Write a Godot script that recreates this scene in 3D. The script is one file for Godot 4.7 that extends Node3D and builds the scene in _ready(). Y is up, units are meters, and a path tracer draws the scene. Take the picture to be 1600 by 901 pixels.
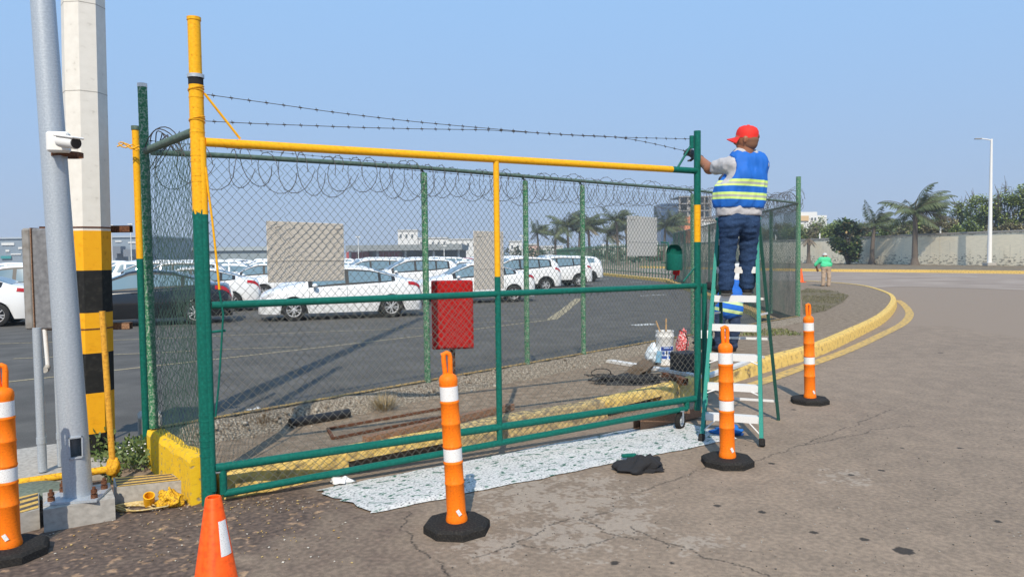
extends Node3D

const H := 1.75
const F := 1164.0
var cb: Basis
var rng := RandomNumberGenerator.new()
var used := {}
var M := {}


# ---------------------------------------------------------------- mesh builder
class MB:
	var v := PackedVector3Array()
	var n := PackedVector3Array()
	var c := PackedColorArray()
	var u := PackedVector2Array()
	var ix := PackedInt32Array()
	var col := Color.WHITE
	var colored := false
	var mapped := false

	func add(p: Vector3, nn: Vector3, t := Vector2.ZERO) -> int:
		v.append(p)
		n.append(nn)
		c.append(col)
		u.append(t)
		return v.size() - 1

	func tri(a: int, b: int, d: int) -> void:
		var fn := (v[b] - v[a]).cross(v[d] - v[a])
		ix.append(a)
		if fn.dot(n[a] + n[b] + n[d]) > 0.0:
			ix.append(d)
			ix.append(b)
		else:
			ix.append(b)
			ix.append(d)

	func quad(a: int, b: int, d: int, e: int) -> void:
		tri(a, b, d)
		tri(a, d, e)

	func flat(pts: Array, out: Vector3) -> void:
		var nn: Vector3 = (pts[1] - pts[0]).cross(pts[2] - pts[0]).normalized()
		if nn.dot(out) < 0.0:
			nn = -nn
		var first := add(pts[0], nn)
		for i in range(1, pts.size()):
			add(pts[i], nn)
		for i in range(1, pts.size() - 1):
			tri(first, first + i, first + i + 1)

	func box(o: Vector3, s: Vector3, b := Basis(), bev := 0.0) -> void:
		var h := s * 0.5
		if bev <= 0.0:
			for ax in 3:
				for sg in [-1.0, 1.0]:
					var q := []
					for k in [[-1, -1], [1, -1], [1, 1], [-1, 1]]:
						var p := Vector3.ZERO
						p[ax] = sg * h[ax]
						p[(ax + 1) % 3] = k[0] * h[(ax + 1) % 3]
						p[(ax + 2) % 3] = k[1] * h[(ax + 2) % 3]
						q.append(o + b * p)
					var nn := Vector3.ZERO
					nn[ax] = sg
					flat(q, b * nn)
			return
		for ax in 3:
			var a1 := (ax + 1) % 3
			var a2 := (ax + 2) % 3
			for sg in [-1.0, 1.0]:
				var q := []
				for k in [[-1, -1], [1, -1], [1, 1], [-1, 1]]:
					var p := Vector3.ZERO
					p[ax] = sg * h[ax]
					p[a1] = k[0] * (h[a1] - bev)
					p[a2] = k[1] * (h[a2] - bev)
					q.append(o + b * p)
				var nn := Vector3.ZERO
				nn[ax] = sg
				flat(q, b * nn)
			for s1 in [-1.0, 1.0]:
				for s2 in [-1.0, 1.0]:
					var q := []
					for k in [[-1.0, 0], [1.0, 0], [1.0, 1], [-1.0, 1]]:
						var p := Vector3.ZERO
						p[ax] = k[0] * (h[ax] - bev)
						p[a1] = s1 * (h[a1] - (bev if k[1] else 0.0))
						p[a2] = s2 * (h[a2] - (0.0 if k[1] else bev))
						q.append(o + b * p)
					var nn := Vector3.ZERO
					nn[a1] = s1
					nn[a2] = s2
					flat(q, b * nn)
		for sx in [-1.0, 1.0]:
			for sy in [-1.0, 1.0]:
				for sz in [-1.0, 1.0]:
					var e := Vector3(sx, sy, sz)
					var q := []
					for ax in 3:
						var p := e * (h - Vector3.ONE * bev)
						p[ax] = e[ax] * h[ax]
						q.append(o + b * p)
					flat(q, b * e)

	func tube(pts: Array, r0: float, r1 := -1.0, sides := 8, cap := true) -> void:
		var m := pts.size()
		if r1 < 0.0:
			r1 = r0
		var t0: Vector3 = (pts[1] - pts[0]).normalized()
		var side := t0.cross(Vector3.UP)
		if side.length() < 0.05:
			side = t0.cross(Vector3.RIGHT)
		side = side.normalized()
		var base := v.size()
		var tl := t0
		for i in m:
			var t: Vector3
			if i == 0:
				t = t0
			elif i == m - 1:
				t = (pts[i] - pts[i - 1]).normalized()
			else:
				t = ((pts[i + 1] - pts[i]).normalized() + (pts[i] - pts[i - 1]).normalized()).normalized()
			side = (side - t * side.dot(t)).normalized()
			var up := side.cross(t)
			var r := lerpf(r0, r1, float(i) / float(m - 1))
			for k in sides:
				var a := TAU * k / sides
				var d := side * cos(a) + up * sin(a)
				add(pts[i] + d * r, d)
			tl = t
		for i in m - 1:
			for k in sides:
				var k2 := (k + 1) % sides
				quad(base + i * sides + k, base + i * sides + k2, base + (i + 1) * sides + k2, base + (i + 1) * sides + k)
		if cap:
			for e in 2:
				var i := 0 if e == 0 else m - 1
				var nn := -t0 if e == 0 else tl
				var f := v.size()
				for k in sides:
					add(v[base + i * sides + k], nn)
				for k in range(1, sides - 1):
					tri(f, f + k, f + k + 1)

	# profile: Array of Vector2(radius, height)
	func lathe(prof: Array, segs: int, xf := Transform3D(), squash := Vector3.ONE) -> void:
		for i in prof.size() - 1:
			var p: Vector2 = prof[i]
			var q: Vector2 = prof[i + 1]
			if p.distance_to(q) < 1e-6:
				continue
			var na := _pn(prof, i, i)
			var nb := _pn(prof, i, i + 1)
			var base := v.size()
			for k in segs + 1:
				var a := TAU * k / segs
				var d := Vector3(cos(a), 0, sin(a))
				add(xf * ((d * p.x + Vector3.UP * p.y) * squash), (xf.basis * (d * na.x + Vector3.UP * na.y)).normalized())
				add(xf * ((d * q.x + Vector3.UP * q.y) * squash), (xf.basis * (d * nb.x + Vector3.UP * nb.y)).normalized())
			for k in segs:
				quad(base + 2 * k, base + 2 * k + 2, base + 2 * k + 3, base + 2 * k + 1)

	func _pn(prof: Array, seg: int, at: int) -> Vector2:
		var d: Vector2 = prof[seg + 1] - prof[seg]
		var n0 := Vector2(d.y, -d.x).normalized()
		var o := seg - 1 if at == seg else seg + 1
		if o < 0 or o >= prof.size() - 1:
			return n0
		var e: Vector2 = prof[o + 1] - prof[o]
		if e.length() < 1e-6:
			return n0
		var n1 := Vector2(e.y, -e.x).normalized()
		return (n0 + n1).normalized() if n0.dot(n1) > 0.7 else n0

	# plan: Array of Vector2 (x, z); vertical prism
	func prism(plan: Array, y0: float, y1: float, top := true, bottom := false) -> void:
		var pv := PackedVector2Array(plan)
		var ctr := Vector2.ZERO
		for p in plan:
			ctr += p / plan.size()
		var cw := Geometry2D.is_polygon_clockwise(pv)
		for i in plan.size():
			var a: Vector2 = plan[i]
			var b: Vector2 = plan[(i + 1) % plan.size()]
			var d := b - a
			var o := Vector2(d.y, -d.x)
			if cw:
				o = -o
			flat([Vector3(a.x, y0, a.y), Vector3(b.x, y0, b.y), Vector3(b.x, y1, b.y), Vector3(a.x, y1, a.y)], Vector3(o.x, 0, o.y))
		var t := Geometry2D.triangulate_polygon(pv)
		for side in 2:
			if (side == 0 and not top) or (side == 1 and not bottom):
				continue
			var f := v.size()
			for p in plan:
				add(Vector3(p.x, y1 if side == 0 else y0, p.y), Vector3.UP if side == 0 else Vector3.DOWN)
			for i in range(0, t.size(), 3):
				tri(f + t[i], f + t[i + 1], f + t[i + 2])

	func sheet(plan: Array, y: float) -> void:
		var t := Geometry2D.triangulate_polygon(PackedVector2Array(plan))
		var f := v.size()
		for p in plan:
			add(Vector3(p.x, y, p.y), Vector3.UP)
		for i in range(0, t.size(), 3):
			tri(f + t[i], f + t[i + 1], f + t[i + 2])

	func ball(o: Vector3, r: Vector3, segs := 12, rings := 8, b := Basis()) -> void:
		var base := v.size()
		for i in rings + 1:
			var th := PI * i / rings
			for k in segs + 1:
				var a := TAU * k / segs
				var d := Vector3(sin(th) * cos(a), cos(th), sin(th) * sin(a))
				add(o + b * (d * r), (b * (d / r)).normalized())
		for i in rings:
			for k in segs:
				var q := base + i * (segs + 1) + k
				quad(q, q + 1, q + segs + 2, q + segs + 1)

	func leaf(p: Vector3, d: Vector3, w: Vector3, l: float, wd: float) -> void:
		var nn := d.cross(w).normalized()
		if nn.y < 0.0:
			nn = -nn
		var a := add(p, nn)
		var b := add(p + d * l * 0.5 + w * wd, nn)
		var e := add(p + d * l, nn)
		var g := add(p + d * l * 0.5 - w * wd, nn)
		quad(a, b, e, g)

	func mesh() -> ArrayMesh:
		var arr := []
		arr.resize(Mesh.ARRAY_MAX)
		arr[Mesh.ARRAY_VERTEX] = v
		arr[Mesh.ARRAY_NORMAL] = n
		if colored:
			arr[Mesh.ARRAY_COLOR] = c
		if mapped:
			arr[Mesh.ARRAY_TEX_UV] = u
		arr[Mesh.ARRAY_INDEX] = ix
		var am := ArrayMesh.new()
		am.add_surface_from_arrays(Mesh.PRIMITIVE_TRIANGLES, arr)
		return am


# ---------------------------------------------------------------- places
func ray(px: float, py: float) -> Vector3:
	return cb * Vector3((px - 800.0) / F, -(py - 450.5) / F, -1.0)


func gp(px: float, py: float, y := 0.0) -> Vector3:
	var d := ray(px, py)
	return Vector3(0, H, 0) + d * ((y - H) / d.y)


func dp(px: float, py: float, depth: float) -> Vector3:
	var d := ray(px, py)
	return Vector3(0, H, 0) + d * (depth / -d.z)


func pl(px: float, py: float, a: Vector3, b: Vector3) -> Vector3:
	var d := ray(px, py)
	var nn := Vector3(b.z - a.z, 0, a.x - b.x)
	return Vector3(0, H, 0) + d * ((a - Vector3(0, H, 0)).dot(nn) / d.dot(nn))


func xz(p: Vector3) -> Vector2:
	return Vector2(p.x, p.z)


# ---------------------------------------------------------------- nodes
func numbered(called: String) -> String:
	var k: int = used.get(called, -1) + 1
	used[called] = k
	return called if k == 0 else "%s_%03d" % [called, k]


func thing(called: String, label: String, category: String, at := Vector3.ZERO, group := "", turn := 0.0) -> Node3D:
	var o := Node3D.new()
	o.name = numbered(called)
	add_child(o)
	o.position = at
	o.rotation.y = turn
	o.set_meta("label", label)
	o.set_meta("category", category)
	if group:
		o.set_meta("group", group)
	return o


func inst(called: String, mesh: Mesh, mat: Material, parent: Node, xf := Transform3D()) -> MeshInstance3D:
	var o := MeshInstance3D.new()
	o.name = called
	o.mesh = mesh
	o.material_override = mat
	o.transform = xf
	parent.add_child(o, true)
	return o


func obj(called: String, mb: MB, mat: Material, parent: Node) -> MeshInstance3D:
	return inst(called, mb.mesh(), mat, parent)


func struct(called: String, mb: MB, mat: Material) -> MeshInstance3D:
	var o := inst(numbered(called), mb.mesh(), mat, self)
	o.set_meta("kind", "structure")
	return o


func copy(o: Node3D, at: Vector3, turn: float, label: String, group: String) -> Node3D:
	var r: Node3D = o.duplicate()
	var plain := str(o.name)
	if plain.length() > 4 and plain[plain.length() - 4] == "_" and plain.right(3).is_valid_int():
		plain = plain.left(plain.length() - 4)
	r.name = numbered(plain)
	add_child(r)
	r.position = at
	r.rotation = Vector3(0, turn, 0)
	r.set_meta("label", label)
	r.set_meta("group", group)
	return r


# ---------------------------------------------------------------- materials
func lin(r: float, g: float, b: float) -> Color:
	return Color(r, g, b).linear_to_srgb()


func mat(r: float, g: float, b: float, rough := 0.7, metal := 0.0) -> StandardMaterial3D:
	var m := StandardMaterial3D.new()
	m.albedo_color = lin(r, g, b)
	m.roughness = rough
	m.metallic = metal
	return m


func ntex(sd: int, freq: float, stops: Array, size := 256, octaves := 4) -> NoiseTexture2D:
	var nz := FastNoiseLite.new()
	nz.seed = sd
	nz.frequency = freq
	nz.noise_type = FastNoiseLite.TYPE_SIMPLEX_SMOOTH
	nz.fractal_octaves = octaves
	var t := NoiseTexture2D.new()
	t.width = size
	t.height = size
	t.seamless = true
	t.noise = nz
	var g := Gradient.new()
	var off := PackedFloat32Array()
	var cs := PackedColorArray()
	for s in stops:
		off.append(s[0])
		cs.append(lin(s[1], s[2], s[3]))
	g.offsets = off
	g.colors = cs
	t.color_ramp = g
	return t


# a surface whose colour varies with a noise; scale = tiles per metre
func noisy(sd: int, stops: Array, scale: float, rough := 0.8, freq := 0.03, bump := 0.0, world := false, metal := 0.0, size := 256) -> StandardMaterial3D:
	var m := StandardMaterial3D.new()
	m.albedo_texture = ntex(sd, freq, stops, size)
	m.uv1_triplanar = true
	m.uv1_world_triplanar = world
	m.uv1_scale = Vector3.ONE * scale
	m.roughness = rough
	m.metallic = metal
	m.metallic_specular = 0.3
	if bump > 0.0:
		m.heightmap_enabled = true
		m.heightmap_texture = m.albedo_texture
		m.heightmap_scale = bump
	return m


func vcol(rough := 0.8, back := 0.0) -> StandardMaterial3D:
	var m := StandardMaterial3D.new()
	m.vertex_color_use_as_albedo = true
	m.roughness = rough
	if back > 0.0:
		m.backlight_enabled = true
		m.backlight = Color(back, back, back)
	return m


func setup_view() -> void:
	cb = Basis(Vector3.RIGHT, -atan((450.5 - 397.4) / F)) * Basis(Vector3.BACK, -0.0122)
	var cam := Camera3D.new()
	cam.name = "camera"
	add_child(cam)
	cam.transform = Transform3D(cb, Vector3(0, H, 0))
	cam.fov = rad_to_deg(2.0 * atan(450.5 / F))
	cam.near = 0.05
	cam.far = 6000.0
	cam.current = true
	var sm := ProceduralSkyMaterial.new()
	sm.sky_top_color = lin(0.325, 0.575, 0.95)
	sm.sky_horizon_color = lin(0.445, 0.53, 0.67)
	sm.sky_curve = 0.12
	sm.ground_horizon_color = lin(0.42, 0.50, 0.60)
	sm.ground_bottom_color = lin(0.20, 0.18, 0.16)
	sm.sun_angle_max = 1.0
	var sky := Sky.new()
	sky.sky_material = sm
	var env := Environment.new()
	env.background_mode = Environment.BG_SKY
	env.sky = sky
	env.tonemap_mode = Environment.TONE_MAPPER_LINEAR
	env.tonemap_exposure = 1.0
	env.fog_enabled = true
	env.fog_density = 0.0007
	env.fog_light_color = lin(0.62, 0.7, 0.8)
	env.sdfgi_enabled = true
	env.ssao_enabled = true
	env.ssil_enabled = true
	var we := WorldEnvironment.new()
	we.name = "environment"
	we.environment = env
	add_child(we)
	var sun := DirectionalLight3D.new()
	sun.name = "sun"
	sun.light_color = Color(1.0, 0.955, 0.88)
	sun.light_energy = 1.45
	sun.light_angular_distance = 0.5
	sun.shadow_enabled = true
	add_child(sun)
	var az := deg_to_rad(3.5)
	var el := deg_to_rad(44.0)
	var dir := Vector3(sin(az) * cos(el), -sin(el), -cos(az) * cos(el))
	sun.look_at_from_position(Vector3.ZERO, dir, Vector3.UP)


func make_materials() -> void:
	M.green = noisy(3, [[0.0, 0.01, 0.075, 0.06], [0.25, 0.006, 0.105, 0.08], [0.65, 0.008, 0.135, 0.1], [0.85, 0.012, 0.16, 0.125], [1.0, 0.04, 0.2, 0.16]], 2.6, 0.36, 0.05, 0.05)
	M.yellow = noisy(4, [[0.0, 0.25, 0.09, 0.015], [0.16, 0.58, 0.23, 0.01], [0.3, 0.8, 0.38, 0.011], [0.7, 0.86, 0.44, 0.014], [1.0, 0.9, 0.5, 0.04]], 2.8, 0.42, 0.05, 0.05)
	M.old_green = noisy(5, [[0.0, 0.03, 0.12, 0.06], [0.52, 0.045, 0.19, 0.09], [0.6, 0.1, 0.25, 0.14], [0.68, 0.32, 0.38, 0.3], [1.0, 0.4, 0.42, 0.36]], 3.0, 0.6, 0.05)
	M.grey_green = noisy(6, [[0.0, 0.06, 0.1, 0.08], [0.5, 0.09, 0.14, 0.11], [1.0, 0.2, 0.24, 0.2]], 3.0, 0.55)
	M.wire = mat(0.125, 0.145, 0.125, 0.6, 0.1)
	M.gate_wire = mat(0.2, 0.19, 0.155, 0.6, 0.1)
	M.side_wire = mat(0.07, 0.14, 0.105, 0.55, 0.1)
	M.razor = mat(0.085, 0.075, 0.065, 0.6, 0.2)
	M.barb = mat(0.07, 0.06, 0.055, 0.6, 0.4)
	M.galv = noisy(7, [[0.0, 0.38, 0.42, 0.46], [0.5, 0.46, 0.5, 0.54], [1.0, 0.56, 0.6, 0.63]], 4.0, 0.42, 0.06, 0.0, false, 0.35)
	M.concrete = noisy(8, [[0.0, 0.28, 0.26, 0.23], [0.5, 0.4, 0.375, 0.335], [1.0, 0.5, 0.47, 0.42]], 2.5, 0.9, 0.03, 0.25)
	M.pole_white = noisy(9, [[0.0, 0.42, 0.39, 0.34], [0.2, 0.7, 0.67, 0.61], [1.0, 0.78, 0.75, 0.69]], 1.4, 0.85, 0.03, 0.12)
	M.pole_yellow = noisy(10, [[0.0, 0.62, 0.26, 0.008], [0.3, 0.82, 0.38, 0.012], [1.0, 0.85, 0.42, 0.016]], 1.6, 0.6, 0.03, 0.1)
	M.pole_black = noisy(11, [[0.0, 0.012, 0.012, 0.012], [0.7, 0.022, 0.022, 0.021], [1.0, 0.07, 0.065, 0.05]], 2.0, 0.65, 0.03, 0.1)
	M.rust = noisy(12, [[0.0, 0.05, 0.02, 0.012], [0.5, 0.13, 0.055, 0.03], [1.0, 0.28, 0.14, 0.075]], 5.0, 0.85, 0.05, 0.1)
	M.rust_light = noisy(13, [[0.0, 0.16, 0.08, 0.045], [0.5, 0.28, 0.16, 0.1], [1.0, 0.4, 0.26, 0.17]], 4.0, 0.85, 0.05, 0.1)
	M.dark = mat(0.012, 0.012, 0.013, 0.9)
	M.rubber = noisy(14, [[0.0, 0.012, 0.012, 0.012], [0.6, 0.026, 0.024, 0.022], [1.0, 0.07, 0.06, 0.05]], 4.0, 0.85, 0.05, 0.1)
	M.orange = noisy(15, [[0.0, 0.5, 0.12, 0.02], [0.2, 0.8, 0.16, 0.012], [0.35, 0.93, 0.19, 0.007], [0.8, 0.98, 0.22, 0.01], [1.0, 0.9, 0.26, 0.05]], 5.0, 0.5, 0.05)
	M.cone_orange = noisy(16, [[0.0, 0.4, 0.05, 0.01], [0.25, 0.72, 0.075, 0.008], [0.45, 0.9, 0.1, 0.008], [1.0, 0.95, 0.13, 0.02]], 4.0, 0.45)
	M.tape = noisy(17, [[0.0, 0.3, 0.28, 0.25], [0.28, 0.62, 0.6, 0.57], [0.4, 0.8, 0.79, 0.77], [1.0, 0.84, 0.83, 0.82]], 9.0, 0.4, 0.06)
	M.red = noisy(18, [[0.0, 0.28, 0.006, 0.006], [0.3, 0.42, 0.007, 0.006], [0.7, 0.5, 0.01, 0.008], [1.0, 0.55, 0.03, 0.025]], 2.0, 0.65)
	M.white_paint = mat(0.78, 0.77, 0.74, 0.6)
	M.aluminium = noisy(19, [[0.0, 0.5, 0.5, 0.48], [0.4, 0.72, 0.71, 0.69], [1.0, 0.8, 0.79, 0.77]], 9.0, 0.45, 0.06)
	M.fibre = noisy(20, [[0.0, 0.6, 0.62, 0.58], [0.16, 0.35, 0.48, 0.42], [0.24, 0.03, 0.25, 0.2], [1.0, 0.045, 0.31, 0.25]], 5.0, 0.5, 0.06)
	M.fibre_dark = noisy(21, [[0.0, 0.015, 0.06, 0.05], [1.0, 0.03, 0.12, 0.09]], 5.0, 0.6)
	M.kerb_yellow = noisy(22, [[0.0, 0.14, 0.1, 0.06], [0.24, 0.38, 0.26, 0.12], [0.32, 0.7, 0.46, 0.12], [1.0, 0.8, 0.56, 0.18]], 1.1, 0.75, 0.035, 0.5, true)
	M.kerb_worn = noisy(23, [[0.0, 0.09, 0.065, 0.04], [0.26, 0.26, 0.19, 0.1], [0.38, 0.62, 0.42, 0.12], [0.65, 0.75, 0.52, 0.16], [1.0, 0.82, 0.62, 0.3]], 1.0, 0.85, 0.03, 1.2, true)
	M.kerb_bare = noisy(24, [[0.0, 0.14, 0.11, 0.075], [0.45, 0.34, 0.26, 0.15], [0.6, 0.58, 0.42, 0.17], [1.0, 0.66, 0.5, 0.26]], 1.3, 0.9, 0.03, 1.0, true)
	M.block_yellow = noisy(25, [[0.0, 0.3, 0.24, 0.16], [0.24, 0.42, 0.32, 0.16], [0.3, 0.8, 0.48, 0.02], [1.0, 0.86, 0.56, 0.03]], 1.8, 0.7, 0.035, 1.0)
	M.aggregate = noisy(26, [[0.0, 0.04, 0.032, 0.025], [0.42, 0.16, 0.125, 0.09], [0.55, 0.3, 0.25, 0.19], [0.72, 0.42, 0.38, 0.31], [1.0, 0.55, 0.5, 0.43]], 1.6, 0.95, 0.09, 3.0, true)
	M.clothblack = mat(0.01, 0.01, 0.011, 0.95)
	M.glove = mat(0.05, 0.052, 0.055, 0.8)
	M.skin = mat(0.32, 0.135, 0.07, 0.6)
	M.leaf = vcol(0.6, 0.25)
	M.bark = noisy(27, [[0.0, 0.08, 0.065, 0.05], [1.0, 0.22, 0.18, 0.15]], 1.2, 0.95, 0.04, 1.0)
	M.tint = vcol(0.85)


func _ready() -> void:
	rng.seed = 7
	setup_view()
	make_materials()
	build_ground()
	build_kerbs()
	build_fences()
	build_gate()
	build_poles()
	build_sidewalk_items()
	build_road_items()
	build_ladder()
	build_worker()
	build_helper()
	build_cars()
	build_far_road()
	build_far_lot()


# ---------------------------------------------------------------- ground
const NEAR0 := Vector2(-6.0, -1.0)
const NEARS := 16.0
var A: Vector3
var D: Vector3
var P: Vector3
var Q: Vector3
var S1: Vector3
var S2: Vector3
var S3: Vector3
var kerb_line: Array = []


func noise_bytes(sd: int, freq: float, oct: int, size: int) -> PackedByteArray:
	var nz := FastNoiseLite.new()
	nz.seed = sd
	nz.frequency = freq
	nz.fractal_octaves = oct
	nz.noise_type = FastNoiseLite.TYPE_SIMPLEX_SMOOTH
	var im := nz.get_image(size, size)
	im.convert(Image.FORMAT_L8)
	var data := im.get_data()
	var sum := 0
	for i in range(0, data.size(), 997):
		sum += data[i]
	var off := 128 - int(sum / ceil(data.size() / 997.0))
	for i in data.size():
		data[i] = clampi(data[i] + off, 0, 255)
	return data


func grain(m: StandardMaterial3D, sd: int, scale: float, low: float) -> void:
	m.detail_enabled = true
	m.detail_blend_mode = BaseMaterial3D.BLEND_MODE_MUL
	m.detail_uv_layer = BaseMaterial3D.DETAIL_UV_2
	m.detail_albedo = ntex(sd, 0.14, [[0.0, low * 0.7, low * 0.7, low * 0.7], [0.4, low + 0.08, low + 0.08, low + 0.08], [0.52, 0.92, 0.92, 0.92], [0.64, 1.0, 1.0, 1.0], [1.0, 1.0, 1.0, 1.0]], 512, 3)
	m.uv2_triplanar = true
	m.uv2_world_triplanar = true
	m.uv2_scale = Vector3.ONE * scale


func near_px(p: Vector3, size: int) -> Vector2:
	return Vector2((p.x - NEAR0.x) / NEARS, (NEAR0.y - p.z) / NEARS) * size


func road_map() -> ImageTexture:
	var S := 1536
	var big := noise_bytes(41, 0.004, 3, S)
	var mid := noise_bytes(42, 0.03, 4, S)
	var fine := noise_bytes(43, 0.22, 2, S)
	var spot := noise_bytes(44, 0.09, 3, S)
	# regions, given by points on the photograph's road
	var dirt := PackedVector2Array()
	for q in [[-60, 760], [300, 745], [470, 755], [525, 795], [470, 830], [380, 870], [330, 960], [250, 1200], [-400, 1200], [-300, 760]]:
		dirt.append(near_px(gp(q[0], q[1]), S))
	var patch := PackedVector2Array()
	for q in [[495, 770], [640, 795], [620, 845], [690, 890], [700, 1000], [340, 1000], [400, 860], [500, 815]]:
		patch.append(near_px(gp(q[0], q[1]), S))
	var mask := Image.create(S, S, false, Image.FORMAT_L8)
	for reg in [[patch, 90], [dirt, 255]]:
		var pv: PackedVector2Array = reg[0]
		for y in S:
			var xs := []
			for i in pv.size():
				var a := pv[i]
				var b := pv[(i + 1) % pv.size()]
				if (a.y <= y and b.y > y) or (b.y <= y and a.y > y):
					xs.append(a.x + (y - a.y) / (b.y - a.y) * (b.x - a.x))
			xs.sort()
			for k in range(0, xs.size() - 1, 2):
				var x0 := clampi(int(xs[k]), 0, S)
				var x1 := clampi(int(xs[k + 1]), 0, S)
				if x1 > x0:
					mask.fill_rect(Rect2i(x0, y, x1 - x0, 1), Color8(reg[1], reg[1], reg[1]))
	mask.resize(S / 16, S / 16, Image.INTERPOLATE_BILINEAR)
	mask.resize(S, S, Image.INTERPOLATE_CUBIC)
	var mk := mask.get_data()
	# scuffed white cement on the asphalt
	var scuff := Image.create(96, 96, false, Image.FORMAT_L8)
	for q in [[840, 775, 9], [900, 800, 9], [870, 830, 8], [950, 790, 7], [820, 755, 6], [980, 820, 5], [930, 760, 5], [760, 850, 5], [1330, 745, 4], [1095, 850, 3]]:
		var c := near_px(gp(q[0], q[1]), 96)
		for y in range(maxi(0, int(c.y) - 5), mini(96, int(c.y) + 6)):
			for x in range(maxi(0, int(c.x) - 5), mini(96, int(c.x) + 6)):
				var w := clampf(1.0 - Vector2(x + 0.5, y + 0.5).distance_to(c) / (q[2] * 0.42), 0.0, 1.0)
				var o := scuff.get_pixel(x, y).r
				scuff.set_pixel(x, y, Color(maxf(o, w), 0, 0))
	scuff.resize(S, S, Image.INTERPOLATE_CUBIC)
	var sc := scuff.get_data()
	var out := PackedByteArray()
	out.resize(S * S * 3)
	var j := 0
	for i in S * S:
		var t := 1.0 + (big[i] - 128) * 0.0003 + (mid[i] - 128) * 0.0006 + (fine[i] - 128) * 0.0011
		var r := 140.0 * t
		var g := 122.0 * t
		var b := 103.5 * t
		var dm := mk[i]
		if dm > 4:
			var k := clampf((dm + (mid[i] - 128) * 0.9) / 255.0, 0.0, 1.0)
			var s := 1.0 + (fine[i] - 128) * 0.0028
			r = lerpf(r, 96.0 * s, k)
			g = lerpf(g, 80.0 * s, k)
			b = lerpf(b, 69.0 * s, k)
			if spot[i] > 186 and dm > 150:
				r += 55.0
				g += 42.0
				b += 26.0
		var w := sc[i]
		if w > 10 and w + (mid[i] - 128) * 1.3 + (spot[i] - 128) * 1.5 + (fine[i] - 128) * 1.1 > 150.0:
			r = lerpf(r, 172.0, 0.5)
			g = lerpf(g, 160.0, 0.5)
			b = lerpf(b, 146.0, 0.5)
		out[j] = clampi(int(r), 0, 255)
		out[j + 1] = clampi(int(g), 0, 255)
		out[j + 2] = clampi(int(b), 0, 255)
		j += 3
	# faint worn wheel paths that curve round the corner
	for wp in [[[1330, 900], [1390, 780], [1440, 690], [1480, 620], [1500, 560], [1495, 520]], [[1100, 900], [1220, 770], [1330, 680], [1420, 610], [1462, 560], [1470, 530]], [[1560, 900], [1590, 780], [1600, 690]]]:
		var wl := []
		for q in wp:
			wl.append(gp(q[0], q[1]))
		for p3 in smooth_line(wl, 0.012):
			var c := near_px(p3, S)
			for dx in range(-9, 10):
				var x := int(c.x) + dx
				var y := int(c.y)
				if x >= 0 and y >= 0 and x < S and y < S and mid[y * S + x] > 96 and (x * 7 + y * 3) % 5 != 0:
					var at := (y * S + x) * 3
					for ch in 3:
						if out[at + ch] > 96:
							out[at + ch] = out[at + ch] - 1 - (1 if absi(dx) < 5 else 0)
	# cracks and tar spots
	var rr := RandomNumberGenerator.new()
	rr.seed = 5
	var cracks := [[[640, 800], [634, 830], [655, 858], [690, 880], [700, 905]], [[740, 872], [800, 850], [850, 822], [905, 812], [960, 792]], [[985, 772], [1030, 757], [1075, 745], [1095, 732], [1140, 722]], [[800, 850], [860, 862], [920, 852], [960, 838]], [[1040, 848], [1090, 866], [1140, 880], [1200, 905]], [[1180, 720], [1280, 690], [1360, 672], [1430, 664]], [[1260, 695], [1330, 668], [1400, 640]], [[1055, 855], [1010, 835], [985, 822]], [[905, 812], [940, 830], [1000, 846]]]
	for cr in cracks:
		for k in cr.size() - 1:
			var a := near_px(gp(cr[k][0], cr[k][1]), S)
			var b := near_px(gp(cr[k + 1][0], cr[k + 1][1]), S)
			var steps := int(a.distance_to(b)) + 1
			var side := (b - a).orthogonal().normalized()
			var wob := 0.0
			for s in steps:
				wob = clampf(wob + rr.randf_range(-0.8, 0.8), -5.0, 5.0)
				var p := a.lerp(b, float(s) / steps) + side * wob
				var wide := rr.randi_range(0, 1)
				for dy in range(0, 1 + wide):
					var x := int(p.x)
					var y := int(p.y) + dy
					if x >= 0 and y >= 0 and x < S and y < S and rr.randf() < 0.85:
						var at := (y * S + x) * 3
						for ch in 3:
							out[at + ch] = int(out[at + ch] * 0.66)
	for q in [[1412, 861, 5], [1270, 832, 2], [1350, 843, 2], [1205, 724, 2], [1378, 735, 2], [1330, 742, 2], [1470, 551, 4], [1560, 815, 2], [1500, 700, 2], [1190, 800, 2], [960, 880, 2], [1120, 790, 2], [1240, 640, 2], [1410, 700, 1], [1050, 880, 1]]:
		var c := near_px(gp(q[0], q[1]), S)
		for y in range(int(c.y) - 6, int(c.y) + 7):
			for x in range(int(c.x) - 6, int(c.x) + 7):
				if x >= 0 and y >= 0 and x < S and y < S and Vector2(x, y).distance_to(c) < q[2] + rr.randf() * 0.8:
					var at := (y * S + x) * 3
					for ch in 3:
						out[at + ch] = int(out[at + ch] * 0.42)
	var im := Image.create_from_data(S, S, false, Image.FORMAT_RGB8, out)
	# the border is one plain tone, so that the sheet goes on evenly past the map
	var rim := Color8(143, 125, 107)
	for e in 24:
		var k := 1.0 - e / 24.0
		for x in S:
			for pt in [Vector2i(x, e), Vector2i(x, S - 1 - e), Vector2i(e, x), Vector2i(S - 1 - e, x)]:
				im.set_pixelv(pt, im.get_pixelv(pt).lerp(rim, k * 0.5 if e else 1.0))
	return ImageTexture.create_from_image(im)


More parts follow.
